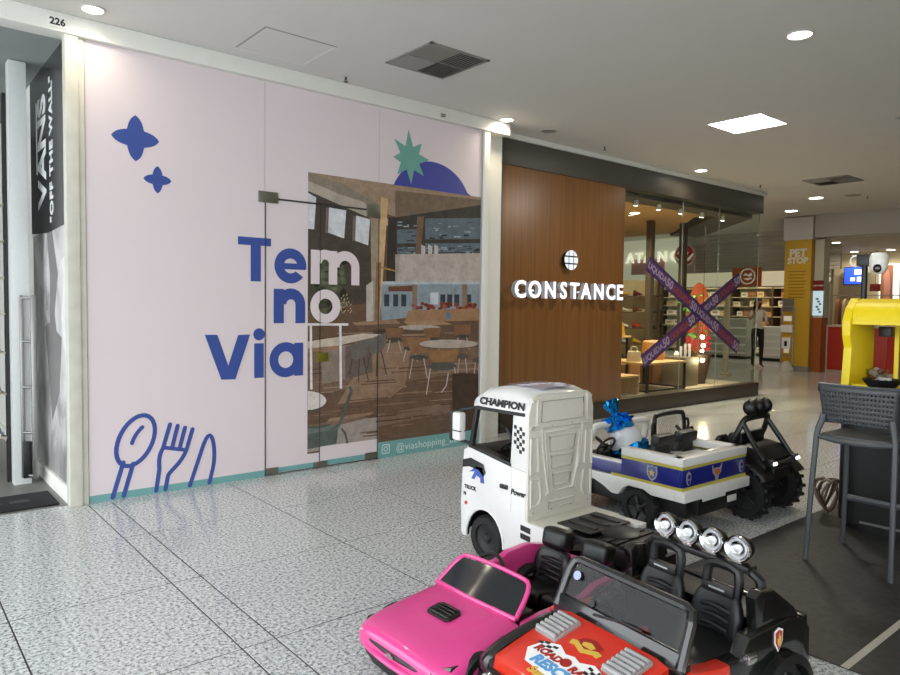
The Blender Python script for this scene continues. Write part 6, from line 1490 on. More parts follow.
obj('rear_body', G().loft([ring_sec(-.47, .262, .06, .19, .26, .27), ring_sec(-.50, .265, .06, .20, .275, .30), ring_sec(-.54, .262, .07, .19, .265, .285), ring_sec(-.575, .23, .09, .17, .235, .25), ring_sec(-.585, .20, .10, .16, .22, .23)]), M_pinkc, pk, sub=1, smooth=80)
obj('dashboard', G().prism([(.17, .16), (.17, .268), (.08, .272), (.05, .24), (.07, .16)], -.232, .232, 'y', bev=.012), M_black, pk)
wf = obj('windscreen_frame', G().tube([(.185, -.235, .262), (.10, -.218, .338), (.066, -.195, .372), (.062, -.16, .379), (.060, 0, .384), (.062, .16, .379), (.066, .195, .372), (.10, .218, .338), (.185, .235, .262)], .010, 8, smooth=1).tube([(.185, -.235, .262), (.215, 0, .276), (.185, .235, .262)], .010, 8, smooth=1), M_pinkc, pk)
obj('windscreen', G().loft([[(.192, -.225, .262), (.108, -.208, .335), (.074, -.188, .367)], [(.212, -.11, .270), (.112, -.10, .342), (.072, -.09, .375)], [(.218, 0, .274), (.114, 0, .344), (.070, 0, .378)], [(.212, .11, .270), (.112, .10, .342), (.072, .09, .375)], [(.192, .225, .262), (.108, .208, .335), (.074, .188, .367)]], closed=False), M_tint, wf, smooth=80, fixn=False)
steering(pk, (.0, -.105, .305), .085, -.5)
seat_back(pk, (-.45, -.118, .085), .225, .225)
seat_back(pk, (-.45, .118, .085), .225, .225)
for x in (.41, -.40):
    for s in (-1, 1): wheel(pk, x, s*.240, .105, .105, .085, M_silver, 0, 5)

# ---------------------------------------------------------------- red and black off-road car
jp = thing('toy_car', 'red and black open ride-on jeep with four round roof lamps', 'toy car', (2.045, 1.393, .0075), math.radians(173), group='ride-on toy cars')
jp.scale = (.925, 1.06, .975)
W = .285
obj('lower_body', G().prism([(.52, .12), (.52, .22), (.17, .30), (-.52, .30), (-.555, .26), (-.555, .12)], -W + .05, W - .05, 'y', bev=.015), M_black, jp)
obj('hood', G().loft([[(x, -w, z - .012), (x, -w*.8, z), (x, 0, z), (x, w*.8, z), (x, w, z - .012), (x, w, z - .07), (x, -w, z - .07)] for x, w, z in ((.53, .19, .222), (.50, .215, .250), (.40, .222, .2738), (.28, .226, .3025), (.165, .228, .330))]), M_redc, jp, smooth=30)
for s in (-1, 1):
    obj('front_fender', G().loft([[(x, s*.222, z + .006), (x, s*.25, z + .008), (x, s*.29, z - .015), (x, s*.30, z - .06), (x, s*.25, z - .08), (x, s*.222, z - .07)] for x, z in ((.53, .205), (.49, .245), (.40, .272), (.28, .296), (.17, .318))]), M_blk2, jp, sub=1, smooth=60)
    lv_ = obj('louver', G().box((0, 0, 0), (.135, .098, .014), .004), M_silver, jp, T(.265, s*.150, .312, 0, .235, 0), label='silver ribbed bonnet louver')
    for k in range(6): obj('rib', G().tube([(-.055 + k*.022, -.046, .010), (-.055 + k*.022, .046, .010)], .0085, 8), M_silver, lv_)
obj('cowl', G().prism([(.165, .24), (.165, .335), (.12, .345), (.10, .24)], -W + .01, W - .01, 'y', bev=.01), M_blk2, jp)
obj('front_grille', G().box((.545, 0, .165), (.03, .40, .10), .01), M_black, jp)
for k in range(7): obj('grille_bar', G().bx(.557, .568, -.15 + k*.05 - .008, -.15 + k*.05 + .008, .125, .205, bev=.003), M_blk2, jp)
obj('front_bumper', G().loft([[(x, y, .07), (x + .04, y, .08), (x + .04, y, .115), (x, y, .125)] for x, y in ((.50, -.29), (.56, -.22), (.575, 0), (.56, .22), (.50, .29))]), M_black, jp, smooth=60)
for s in (-1, 1):
    q = obj('headlight', G().cyl((.55, s*.17, .175), (.572, s*.17, .175), .036, n=20), M_chrome, jp)
    obj('lens', G().lathe([(0, .01), (.02, .006), (.032, 0)], (.573, s*.17, .175), (1, 0, 0), 18), M_lens, q)
# hood stickers
M_bd1 = mat('badge_red', 'a01f1c', .35); M_gold = mat('badge_gold', 'd6b04a', .35); M_wht = mat('sticker_white', 'f0f0ee', .35); M_sky = mat('sticker_blue', '5a9ad0', .35)
HM = T(.0, 0, 0)
def on_hood(x, y, lift=0.):
    """sticker frame lying on the bonnet, text up = towards the screen, reading from the front"""
    z = .330 - .239 * (x - .165) + lift
    return Matrix.Translation((x, y, z)) @ Euler((0, .238, 0)).to_matrix().to_4x4() @ Matrix(((0, 0, -1, 0), (1, 0, 0, 0), (0, -1, 0, 0), (0, 0, 0, 1)))
dc = obj('race_sticker', shape_g([[(-.15, -.01), (-.13, .05), (-.075, .075), (-.03, .052), (.0, .062), (.03, .052), (.075, .075), (.13, .055), (.152, -.005), (.12, -.055), (.0, -.07), (-.11, -.062)]], .002), M_wht, jp, on_hood(.40, .0, .002), smooth=0, fixn=False, label='white sticker with checkered flags and racing lettering')
for s in (-1, 1):
    g = G()
    for i in range(4):
        for j in range(3):
            if (i + j) % 2 == 0: g.add([(s*(.068 + i*.019), -.0016, .022 + j*.013), (s*(.087 + i*.019), -.0016, .020 + j*.013), (s*(.087 + i*.019), -.0016, .033 + j*.012), (s*(.068 + i*.019), -.0016, .035 + j*.013)], [(0, 1, 2, 3)])
    obj('checker', g, M_black, dc, smooth=0, fixn=False)
obj('lettering', text_g('ROAD', .040, .001, bold=.002, shear=.2), M_bd1, dc, T(-.075, -.0022, .0), smooth=0, fixn=False)
obj('lettering', text_g('RACE', .040, .001, bold=.002, shear=.2), M_bd1, dc, T(.075, -.0022, -.002), smooth=0, fixn=False)
obj('lettering', text_g('RESCUE', .058, .001, bold=.003, shear=.2), M_sky, dc, T(0, -.0022, -.050), smooth=0, fixn=False)
obj('roundel', shape_g([circ(0, .02, .02)], .001), M_bd1, dc, T(0, -.0022, 0), smooth=0, fixn=False)
obj('badge', multi(shape_g([[(-.042, .03), (0, .046), (.042, .03), (.045, -.01), (.0, -.042), (-.045, -.01)]], .002), ), M_bd1, jp, on_hood(.275, -.005, .0015), smooth=0, fixn=False, label='red and gold badge sticker')
obj('badge_ribbon', multi(shape_g([[(-.065, -.002), (-.045, .004), (0, -.016), (.045, .004), (.065, -.002), (.058, -.024), (.04, -.02), (0, -.038), (-.04, -.02), (-.058, -.024)]], .002), shape_g([[(-.026, .012), (0, .024), (.026, .012), (.02, -.004), (-.02, -.004)]], .002)), M_gold, jp, on_hood(.275, -.005, .0035), smooth=0, fixn=False)
obj('front_word', text_g('Super', .045, .002, bold=.002, shear=.25), M_gold, jp, on_hood(.488, -.02, .002), smooth=0, fixn=False)
# windscreen
wf = obj('windscreen_frame', G().tube([(.155, -.262, .325), (.095, -.255, .455), (.078, -.245, .485), (.072, -.22, .493), (.072, .22, .493), (.078, .245, .485), (.095, .255, .455), (.155, .262, .325)], .017, 8).prism([(.14, .325), (.165, .325), (.150, .372), (.13, .372)], -.255, .255, 'y', bev=.004), M_blk2, jp)
obj('windscreen', G().bx(-.003, .003, -.24, .24, 0, .152), glass('jeep_screen', (.55, .56, .56), .02, .12), wf, T(.145, 0, .35, 0, -.46, 0), smooth=0)
obj('sticker', shape_g([circ(0, 0, .017, 10)], .002), mat('sticker_lilac', 'a9b2d4', .4), wf, Matrix.Translation((.112, -.205, .448)) @ Euler((0, -.46, 0)).to_matrix().to_4x4() @ Matrix(((0, -1, 0, 0), (1, 0, 0, 0), (0, 0, 1, 0), (0, 0, 0, 1))), smooth=0, fixn=False, label='small pale lilac sticker')
obj('wiper', G().tube([(.162, -.08, .362), (.158, .04, .384), (.156, .12, .386)], .005, 6), M_black, wf)
for s in (-1, 1):
    sd = obj('door', G().prism([(.17, .12), (.17, .30), (.13, .318), (.0, .300), (-.14, .300), (-.18, .36), (-.40, .375), (-.52, .350), (-.560, .31), (-.565, .14), (-.53, .12), (-.50, .19), (-.42, .235), (-.33, .235), (-.25, .19), (-.21, .12)], s*.235, s*W, 'y', bev=.012), M_blk2, jp)
    obj('red_panel', G().prism([(.165, .13), (.165, .302), (.13, .322), (.0, .304), (-.06, .302), (-.075, .22), (-.05, .13)], s*.24, s*(W + .006), 'y', bev=.006), M_redc, sd, label='red front door panel')
    obj('door_handle', G().box((-.17, s*(W + .008), .298), (.055, .02, .035), .006).box((-.17, s*(W + .016), .298), (.04, .012, .012), .003), M_chrome, sd)
    obj('flare', G().loft([[(-.375 + r*math.cos(a), s*y, .10 + r*math.sin(a)) for r, y in ((.135, W - .02), (.165, W - .015), (.165, W + .03), (.135, W + .035))] for a in [PI*k/14 for k in range(15)]]), M_black, sd, smooth=60)
    obj('flare', G().loft([[(.37 + r*math.cos(a), s*y, .10 + r*math.sin(a)) for r, y in ((.125, W - .04), (.15, W - .035), (.15, W + .008), (.125, W + .012))] for a in [PI*k/14 for k in range(15)]]), M_black, sd, smooth=60)
    FY = Matrix(((1, 0, 0, 0), (0, 1, 0, 0), (0, 0, 1, 0), (0, 0, 0, 1))) if s < 0 else Matrix(((-1, 0, 0, 0), (0, -1, 0, 0), (0, 0, 1, 0), (0, 0, 0, 1)))
    sh = obj('shield_sticker', shape_g([[(-.026, .03), (0, .04), (.026, .03), (.024, -.012), (0, -.045), (-.024, -.012)]], .002), M_wht, sd, Matrix.Translation((-.345, s*(W + .003), .318)) @ FY, smooth=0, fixn=False, label='white edged red shield sticker with gold flame')
    obj('shield_field', shape_g([[(-.020, .024), (0, .033), (.020, .024), (.018, -.010), (0, -.036), (-.018, -.010)]], .002), M_bd1, sh, T(0, -.0016, 0), smooth=0, fixn=False)
    obj('shield_flame', shape_g([[(-.008, -.015), (-.012, .004), (-.003, .002), (.0, .024), (.006, .008), (.011, .01), (.009, -.012), (0, -.026)]], .002), M_gold, sh, T(0, -.003, 0), smooth=0, fixn=False)
    st_ = obj('race_sticker', shape_g([[(-.075, -.03), (-.07, .02), (-.02, .03), (.03, .06), (.075, .07), (.08, .02), (.05, -.01), (.02, -.035)]], .002), M_wht, sd, Matrix.Translation((.03, s*(W + .009), .205)) @ FY, smooth=0, fixn=False)
    g = G()
    for i in range(4):
        for j in range(3):
            if (i + j) % 2 == 0: g.add([(.022 + i*.012, -.002, .014 + j*.012 + i*.006), (.034 + i*.012, -.002, .016 + j*.012 + i*.006), (.034 + i*.012, -.002, .028 + j*.012 + i*.006), (.022 + i*.012, -.002, .026 + j*.012 + i*.006)], [(0, 1, 2, 3)])
    obj('checker', g, M_black, st_, smooth=0, fixn=False)
    obj('lettering', text_g('RACE', .038, .001, bold=.002, shear=.2), M_bd1, st_, T(-.02, -.002, -.018), smooth=0, fixn=False)
    # rear quarter post with dark opening
    qp = obj('quarter_post', G().prism([(-.24, .36), (-.225, .475), (-.26, .495), (-.34, .485), (-.47, .40), (-.51, .355)], s*.235, s*.272, 'y', bev=.008), M_blk2, jp)
    obj('quarter_pane', G().prism([(-.275, .385), (-.275, .465), (-.34, .458), (-.44, .395)], s*.27, s*.274, 'y'), M_bgloss, qp, smooth=0)
obj('floor_pan', G().bx(-.55, .14, -.235, .235, .13, .19), M_black, jp, smooth=0)
obj('tailgate', G().bx(-.572, -.535, -.27, .27, .16, .35, bev=.012), M_blk2, jp)
obj('rear_deck', G().bx(-.54, -.36, -.24, .24, .30, .34, bev=.01), M_black, jp)
for y in (-.115, .115):
    o = seat_back(jp, (-.25, y, .19), .20, .255, mat('seat_plastic', '16171a', .45), head=False, lean=-.14)
    obj('headrest', G().tube([(.0, -.058, .235), (.0, -.062, .30), (.0, -.05, .338), (.0, .05, .338), (.0, .062, .30), (.0, .058, .235)], .017, 8, smooth=1), M_black, o)
    obj('headrest_bar', G().box((.01, 0, .252), (.04, .12, .035), .008), M_black, o)
    obj('badge_strip', G().box((.034, 0, .255), (.004, .06, .007), .001, seg=1), M_silver, o)
bar = obj('roll_bar', G().tube([(-.34, -.25, .36), (-.335, -.225, .50), (-.33, -.19, .525), (-.33, .19, .525), (-.335, .225, .50), (-.34, .25, .36)], .018, 8).bx(-.36, -.30, -.20, .20, .518, .542, bev=.006), M_black, jp)
for k in range(4):
    y = -.148 + k*.099
    lp_ = obj('roof_lamp', G().lathe([(0, -.05), (.035, -.045), (.047, -.01), (.048, .0), (.044, .006)], (-.325, y, .592), (1, 0, 0.1), 28), M_black, jp, label='round chrome roof lamp')
    obj('reflector', G().lathe([(0, -.012), (.018, -.010), (.036, .004), (.045, .010), (.047, .002)], (-.322, y, .592), (1, 0, .1), 28), M_chrome, lp_)
    obj('lens', G().lathe([(0, .010), (.014, .009), (.015, -.004)], (-.322, y, .592), (1, 0, .1), 20).lathe([(.026, .003), (.034, .010), (.036, .006)], (-.322, y, .592), (1, 0, .1), 28), M_lens, lp_)
    obj('bracket', G().bx(-.345, -.315, y - .018, y + .018, .538, .556), M_chrome, lp_, smooth=0)
steering(jp, (.045, -.11, .345), .075, -.5)
obj('gear_shift', G().cyl((.0, 0, .19), (-.01, 0, .29), .010, n=8).ball((-.01, 0, .30), .018, n=10), M_redc, jp)
for x, rr in ((.37, .118), (-.375, .118)):
    for s in (-1, 1): wheel(jp, x, s*(.225 if x > 0 else .245), rr + .006, rr, .10, M_black, 18, 6)
# ---------------------------------------------------------------- white tractor truck
tk = thing('toy_truck', 'white ride-on tractor truck with CHAMPION lettering over the door', 'toy truck', (2.862, 2.45, 0), PI/2, group='ride-on toy cars')
M_tw2 = mat('truck_white', 'dededb', .3, coat=.4, vary=.03)
M_cream2 = mat('truck_cream', 'd6d3c7', .38, vary=.05)
HW = .262
for s in (-1, 1):
    arch = [(.355 + .152*math.cos(a), .115 + .182*math.sin(a)) for a in [PI*k/14 for k in range(15)]]
    pts = [(.558, .30), (.552, .125), (.53, .105)] + arch + [(.195, .105), (-.15, .135), (-.165, .16), (-.165, .298), (.042, .302), (.042, .56), (.165, .572), (.485, .622), (.535, .605), (.548, .46)]
    sd = obj('side_panel', G().prism(pts, s*(HW - .03), s*HW, 'y', bev=.008), M_tw2, tk)
    obj('pillar_panel', G().prism([(.042, .56), (.042, .875), (.145, .885), (.165, .572)], s*(HW - .028), s*(HW - .004), 'y', bev=.005, top=[(.042, .56), (.042, .875), (.145, .885), (.165, .572)]), M_tw2, sd)
    obj('window_band', G().prism([(.06, .868), (.43, .866), (.445, .846), (.06, .850)], s*(HW - .028), s*(HW + .002), 'y'), M_black, sd, smooth=0)
    obj('front_pillar', G().tube([(.492, s*(HW - .022), .62), (.470, s*(HW - .022), .73), (.445, s*(HW - .024), .86)], .017, 8), M_black, sd)
    obj('sill', G().prism([(.155, .572), (.50, .624), (.50, .640), (.155, .590)], s*(HW - .06), s*(HW - .002), 'y', bev=.004), M_black, sd)
    obj('arch_lip', G().tube([(.355 + .155*math.cos(a), s*(HW - .002), .115 + .185*math.sin(a)) for a in [PI*k/14 for k in range(15)]], .009, 7), M_tw2, sd)
    obj('arch_liner', G().loft([[(.355 + .150*math.cos(a), s*y, .115 + .180*math.sin(a)) for y in (.11, HW - .004)] for a in [PI*k/14 for k in range(15)]], closed=False), M_black, sd, fixn=False)
    FY = Matrix.Identity(4) if s < 0 else Matrix(((-1, 0, 0, 0), (0, -1, 0, 0), (0, 0, 1, 0), (0, 0, 0, 1)))
    def dec(name, g, m, x, z, y=HW + .0015, label=None): return obj(name, g, m, sd, Matrix.Translation((x, s*y, z)) @ FY, smooth=0, fixn=False, label=label)
    dec('wing_mark', shape_g([[(1.3*u, 1.3*v) for u, v in ((-.075, .02), (-.07, .055), (-.02, .07), (.06, .055), (.075, .02), (.06, .0), (.03, .025), (-.03, .03))]], .002), M_bgloss, .445, .475, label='black swoosh on the cab side')
    dec('letter_mark', multi(shape_g([[(-.06, -.01), (.0, .03), (.055, .03), (.066, -.055), (.036, -.055), (.034, -.03), (.0, -.02), (-.015, -.045), (-.04, -.045), (-.012, .0)]], .002)), mat('truck_blue', '3a55a8', .35), .425, .495, label='blue A mark on the cab side')
    dec('lettering', text_g('TRUCK', .030, .001, bold=.0015, align='CENTER'), M_black, .475, .385)
    dec('lettering', text_g('N', .028, .001, bold=.0015), M_black, .52, .345)
    dec('lettering', text_g('Power', .040, .001, bold=.002, shear=.2), M_black, .098, .43)
    o = obj('roof_word', text_g('CHAMPION', .054, .001, bold=.0025, shear=.15, xs=1.22), M_black, sd, Matrix.Translation((.235, s*(HW + .0005), .882)) @ FY, smooth=0, fixn=False)
    g = G()
    for i in range(4):
        for j in range(7):
            if (i + j) % 2 == 0 and not (j == 0 and i in (0, 3)): g.add([(-.040 + i*.02, 0, -.075 + j*.02 - i*.003), (-.020 + i*.02, 0, -.078 + j*.02 - i*.003), (-.020 + i*.02, 0, -.058 + j*.02 - i*.003), (-.040 + i*.02, 0, -.055 + j*.02 - i*.003)], [(0, 1, 2, 3)])
    obj('checker_flag', g, M_black, sd, Matrix.Translation((.098, s*(HW - .0025), .735)) @ FY, smooth=0, fixn=False, label='black checkered flag sticker')
    obj('door_handle', G().box((.20, s*(HW + .006), .458), (.055, .014, .024), .005), M_black, sd)
    obj('door_line', G().bx(.148, .151, s*(HW - .002), s*(HW + .0008), .33, .575), mat('line_grey', 'bdbcb8', .5), sd, smooth=0)
    for k in range(2): obj('side_vent', G().prism([(.005, .205 + k*.043), (.005, .235 + k*.043), (.075, .240 + k*.043), (.075, .212 + k*.043)], s*(HW - .01), s*(HW + .0025), 'y'), M_black, sd, smooth=0)
    dec('skirt_mark', multi(shape_g([[(-.10, -.012), (-.06, .004), (-.05, -.006), (.1, .024), (.1, .010), (-.04, -.018), (-.055, -.008)]], .002), text_g('CHAMP', .034, .001, bold=.002)), M_black, -.07, .17, label='black lettering on the skirt')
    obj('marker_lamp', G().ball((.508, s*(HW + .001), .302), .011, n=10), mat('marker_red', 'd0402c', .3), sd)
    mr = obj('mirror', G().box((.525, s*(HW + .055), .745), (.085, .05, .16), .016), M_tw2, tk, label='tall white wing mirror with black arm')
    obj('mirror_arm', G().tube([(.475, s*(HW - .02), .85), (.53, s*(HW + .03), .835), (.545, s*(HW + .05), .82)], .011, 7).tube([(.49, s*(HW - .02), .64), (.53, s*(HW + .03), .66), (.545, s*(HW + .05), .68)], .009, 7), M_black, mr)
    obj('mirror_back', G().box((.555, s*(HW + .055), .745), (.03, .056, .17), .010).bx(.483, .55, s*(HW + .055) - .0262, s*(HW + .055) + .0262, .718, .724), M_black, mr)
    obj('corner_strip', G().tube([(.552, s*(HW - .015), .13), (.558, s*(HW - .013), .30), (.55, s*(HW - .012), .46), (.536, s*(HW - .012), .60)], .0065, 6), mat('strip_grey', '8e8f94', .3, .6), tk)
    wheel(tk, .355, s*.214, .130, .130, .085, M_black, 0, 0)
    obj('rear_fender', G().loft([[(-.33 + r*math.cos(a), s*y, .115 + r*math.sin(a)) for r, y in ((.135, .06), (.155, .06), (.16, HW - .02), (.14, HW))] for a in [.15 + (PI - .3)*k/12 for k in range(13)]]), M_black, tk, smooth=60)
    wheel(tk, -.33, s*.195, .118, .118, .105, M_black, 0, 0)
obj('front_face', G().prism([(.53, .11), (.556, .13), (.562, .30), (.552, .46), (.538, .615), (.50, .63), (.50, .11)], -HW + .02, HW - .02, 'y', bev=.01), M_tw2, tk)
obj('front_grille', G().bx(.555, .572, -.18, .18, .16, .34, bev=.006).bx(.545, .562, -.19, .19, .40, .52, bev=.006), M_black, tk)
obj('windscreen', G().add([(.515, -.24, .62), (.515, .24, .62), (.463, .235, .88), (.463, -.235, .88)], [(0, 1, 2, 3)]), M_clear, tk, smooth=0)
obj('roof', G().loft([[(x, -w, zl), (x, -w*.97, (zl + zt)/2 + .01), (x, -w*.80, zt - .008), (x, 0, zt), (x, w*.80, zt - .008), (x, w*.97, (zl + zt)/2 + .01), (x, w, zl)] for x, w, zl, zt in ((.040, .255, .87, .952), (.06, .258, .868, .968), (.14, HW, .868, .988), (.26, HW, .866, .992), (.38, HW - .002, .864, .975), (.45, .252, .860, .935), (.485, .235, .858, .895), (.492, .22, .857, .868))]), M_tw2, tk, smooth=60)
obj('skylight', G().loft([[(x, -w, z), (x, 0, z + .004), (x, w, z)] for x, w, z in ((.08, .13, .984), (.16, .15, .993), (.30, .15, .991), (.36, .13, .983))], closed=False), mat('skylight_frost', 'c9cee0', .12, vary=.2, scale=14, coat=.6), tk, smooth=60, fixn=False)
# rear wall with pressed pattern
rw = obj('rear_wall', G().prism([(-.258, .30), (.258, .30), (.258, .87), (.235, .945), (.20, .962), (-.20, .962), (-.235, .945), (-.258, .87)], .030, .048, 'x', bev=.004), M_cream2, tk)
def rid(pts, closed=True, r=.0065): obj('pressed_rib', G().tube([(.028, y, z) for y, z in pts], r, 6, closed=closed), M_cream2, rw, smooth=60)
for s in (-1, 1):
    rid([(s*.245, .80), (s*.20, .80), (s*.20, .94), (s*.235, .93)], False); rid([(s*.245, .74), (s*.195, .74), (s*.185, .56), (s*.245, .55)])
    rid([(s*.24, .52), (s*.18, .52), (s*.165, .42), (s*.185, .38), (s*.24, .375)]); rid([(s*.165, .79), (s*.145, .62), (s*.105, .44), (s*.13, .42)], False)
rid([(-.165, .93), (.165, .93), (.17, .82), (-.17, .82)]); rid([(-.25, .785), (.25, .785)], False, .005)
rid([(-.145, .76), (.145, .76), (.118, .555), (.085, .44), (-.085, .44), (-.118, .555)])
rid([(-.105, .735), (.105, .735), (.095, .655), (-.095, .655)]); rid([(-.09, .63), (.09, .63), (.08, .565), (-.08, .565)]); rid([(-.075, .53), (.075, .53), (.06, .47), (-.06, .47)])
rid([(-.10, .385), (.10, .385), (.105, .355), (-.105, .355)]); rid([(-.25, .335), (.25, .335)], False, .004)
for y in (-.22, -.08, .08, .22):
    for z in (.79, .345): obj('screw', G().ball((.029, y, z), .004, n=6), M_steel, rw)
# deck
obj('deck', G().bx(-.165, .04, -HW + .004, HW - .004, .285, .303, bev=.004), M_cream2, tk)
obj('deck_rail', G().bx(-.34, -.165, -HW + .01, -HW + .08, .262, .298, bev=.004), M_tw2, tk)
dp = obj('deck_plate', G().bx(-.30, -.075, -.165, .15, .300, .311, bev=.004), M_black, tk)
for k in range(3): obj('plate_ridge', G().bx(-.28, -.10, -.11 + k*.09, -.085 + k*.09, .311, .318, bev=.003), M_black, dp)
ch = obj('chassis', G().bx(-.52, .50, -.14, .14, .10, .20, bev=.01).bx(-.52, -.16, -.17, .17, .20, .285, bev=.01), M_black, tk)
obj('hitch', G().lathe([(0, .285), (.10, .285), (.10, .305), (.085, .312), (0, .312)], (-.36, 0, 0), n=22), M_black, ch)
for k in range(3): obj('step_plate', G().bx(-.50 + k*.05, -.465 + k*.05, -.15, .15, .286, .30, bev=.003), M_black, ch)
obj('tail_bar', G().bx(-.54, -.515, -.22, .22, .12, .20, bev=.006), M_black, tk)
obj('cab_floor', G().bx(.05, .50, -HW + .03, HW - .03, .28, .31), M_black, tk, smooth=0)
obj('dashboard', G().prism([(.52, .40), (.52, .625), (.46, .64), (.36, .61), (.34, .54), (.38, .40)], -HW + .032, HW - .032, 'y', bev=.01), M_black, tk)
steering(tk, (.285, .10, .66), .078, -.95)
seat_back(tk, (.09, 0, .33), .40, .22, head=False, lean=-.1)

# ---------------------------------------------------------------- blue and white police pickup
pu = thing('toy_car', 'blue and white ride-on police pickup with gold star shield', 'toy car', (4.125, 2.86, 0), PI/2 - .03, group='ride-on toy cars')
M_navy = mat('navy_paint', '151f76', .28, coat=.5, vary=.05); M_ystr = mat('yellow_stripe', 'b9b04a', .4); M_pw = mat('pickup_white', 'e2e2de', .35, coat=.3)
PW = .362; RX0 = -.555
for s in (-1, 1):
    q = obj('side_panel', G().bx(RX0, -.12, s*(PW - .03), s*PW, .335, .445, bev=.004).bx(-.12, .50, s*(PW - .035), s*(PW - .006), .325, .405, bev=.004), M_navy, pu)
    obj('side_line', G().bx(-.09, .30, s*(PW - .008), s*(PW - .003), .385, .39).bx(-.09, .12, s*(PW - .008), s*(PW - .003), .345, .349), M_navy, q, smooth=0)
    obj('upper_stripe', G().bx(RX0, -.12, s*(PW - .03), s*(PW + .001), .445, .463), M_ystr, q, smooth=0)
    obj('lower_stripe', G().bx(RX0, -.04, s*(PW - .03), s*(PW + .001), .316, .335), M_ystr, q, smooth=0)
    obj('bed_rail', G().bx(RX0, -.12, s*(PW - .07), s*(PW + .004), .463, .515, bev=.006).bx(-.12, .50, s*(PW - .05), s*(PW + .0), .405, .42, bev=.004), M_pw, q)
    obj('sill', G().prism([(RX0, .250), (RX0, .318), (-.04, .318), (.5, .318), (.5, .262), (.10, .262), (.02, .235), (-.05, .20), (-.10, .20), (-.14, .25), (-.18, .275), (-.30, .275), (-.36, .25)], s*(PW - .04), s*(PW + .008), 'y', bev=.004), M_pw, q)
    FY = Matrix.Identity(4) if s < 0 else Matrix(((-1, 0, 0, 0), (0, -1, 0, 0), (0, 0, 1, 0), (0, 0, 0, 1)))
    sh = obj('shield', shape_g([[(-.036, .045), (-.012, .040), (0, .050), (.012, .040), (.036, .045), (.040, .0), (.026, -.032), (0, -.052), (-.026, -.032), (-.040, .0)]], .003), M_silver, q, Matrix.Translation((-.36, s*(PW + .002), .392)) @ FY, smooth=0, fixn=False, label='silver shield with gold star')
    obj('shield_field', shape_g([[(-.028, .034), (0, .040), (.028, .034), (.031, .0), (.02, -.026), (0, -.041), (-.02, -.026), (-.031, 0)]], .003), mat('shield_blue', '5a6a9c', .35), sh, T(0, -.002, 0), smooth=0, fixn=False)
    obj('star', shape_g([[((.026 if k % 2 == 0 else .011)*math.sin(2*PI*k/10), (.026 if k % 2 == 0 else .011)*math.cos(2*PI*k/10)) for k in range(10)]], .003), M_gold, sh, T(0, -.004, 0), smooth=0, fixn=False)
    for x in (.36, -.24): wheel(pu, x, s*.285, .135, .135, .12, M_black, 16, 5)
rp = obj('tail_panel', G().bx(RX0 - .02, RX0 + .01, -PW + .003, PW - .003, .335, .445, bev=.004), M_navy, pu)
obj('upper_stripe', G().bx(RX0 - .021, RX0 + .01, -PW, PW, .445, .463), M_ystr, rp, smooth=0)
obj('lower_stripe', G().bx(RX0 - .021, RX0 + .01, -PW, PW, .316, .335), M_ystr, rp, smooth=0)
obj('tail_cap', G().bx(RX0 - .024, RX0 + .06, -PW - .003, PW + .003, .463, .515, bev=.006), M_pw, rp)
obj('bumper', G().bx(RX0 - .045, RX0 + .03, -PW - .012, PW + .012, .250, .316, bev=.008).bx(RX0 - .035, RX0 + .02, -.10, .16, .225, .262, bev=.006), M_pw, rp)
FB = Matrix(((0, 1, 0, 0), (-1, 0, 0, 0), (0, 0, 1, 0), (0, 0, 0, 1)))
for y in (.30, -.30):
    bd = obj('tail_badge', shape_g([[(-.020, .03), (0, .046), (.020, .03), (.024, .0), (.016, -.032), (0, -.042), (-.016, -.032), (-.024, 0)]], .003), M_silver, rp, Matrix.Translation((RX0 - .023, y, .388)) @ FB, smooth=0, fixn=False)
    obj('badge_field', multi(shape_g([circ(0, .012, .014, 14)], .003), shape_g([[(-.012, -.01), (.012, -.01), (.008, -.032), (-.008, -.032)]], .003)), M_navy, bd, T(0, -.002, 0), smooth=0, fixn=False)
ct = obj('tail_emblem', shape_g([[(-.055, .05), (-.035, .025), (0, .032), (.035, .025), (.055, .05), (.048, .0), (.02, -.02), (.010, -.055), (-.010, -.055), (-.02, -.02), (-.048, 0)]], .003), M_silver, rp, Matrix.Translation((RX0 - .023, -.01, .388)) @ FB, smooth=0, fixn=False, label='silver and orange winged emblem')
obj('emblem_field', shape_g([circ(0, .004, .030, 16, .020)], .003), mat('emblem_orange', 'b5622c', .35), ct, T(0, -.002, 0), smooth=0, fixn=False)
obj('plate', G().bx(RX0 - .052, RX0 - .044, -.20, -.10, .185, .225, bev=.002), mat('plate_grey2', 'c9c9c4', .4), rp)
obj('bed_floor', G().bx(RX0 + .01, -.13, -PW + .06, PW - .06, .42, .45), M_pw, pu, smooth=0)
obj('under_body', G().bx(-.54, .55, -.26, .26, .12, .26, bev=.015).bx(RX0 - .03, -.50, -.25, .20, .14, .25, bev=.01), M_black, pu)
obj('cabin_floor', G().bx(-.13, .45, -PW + .04, PW - .04, .26, .30), M_black, pu, smooth=0)
obj('bonnet', G().loft([ring_sec(.22, .33, .28, .36, .40, .425), ring_sec(.36, .34, .28, .36, .40, .42), ring_sec(.52, .34, .26, .34, .38, .40), ring_sec(.62, .31, .20, .30, .34, .35), ring_sec(.65, .28, .22, .28, .32, .33)]), M_pw, pu, smooth=60)
obj('screen_frame', G().tube([(.235, -.335, .41), (.20, -.325, .50), (.175, -.30, .588), (.17, -.26, .604), (.17, .26, .604), (.175, .30, .588), (.20, .325, .50), (.235, .335, .41)], .024, 8, smooth=1), M_pw, pu)
obj('dashboard', G().prism([(.24, .30), (.24, .42), (.18, .43), (.14, .38), (.16, .30)], -PW + .05, PW - .05, 'y', bev=.01), M_black, pu)
steering(pu, (.10, .25, .47), .075, -.6)
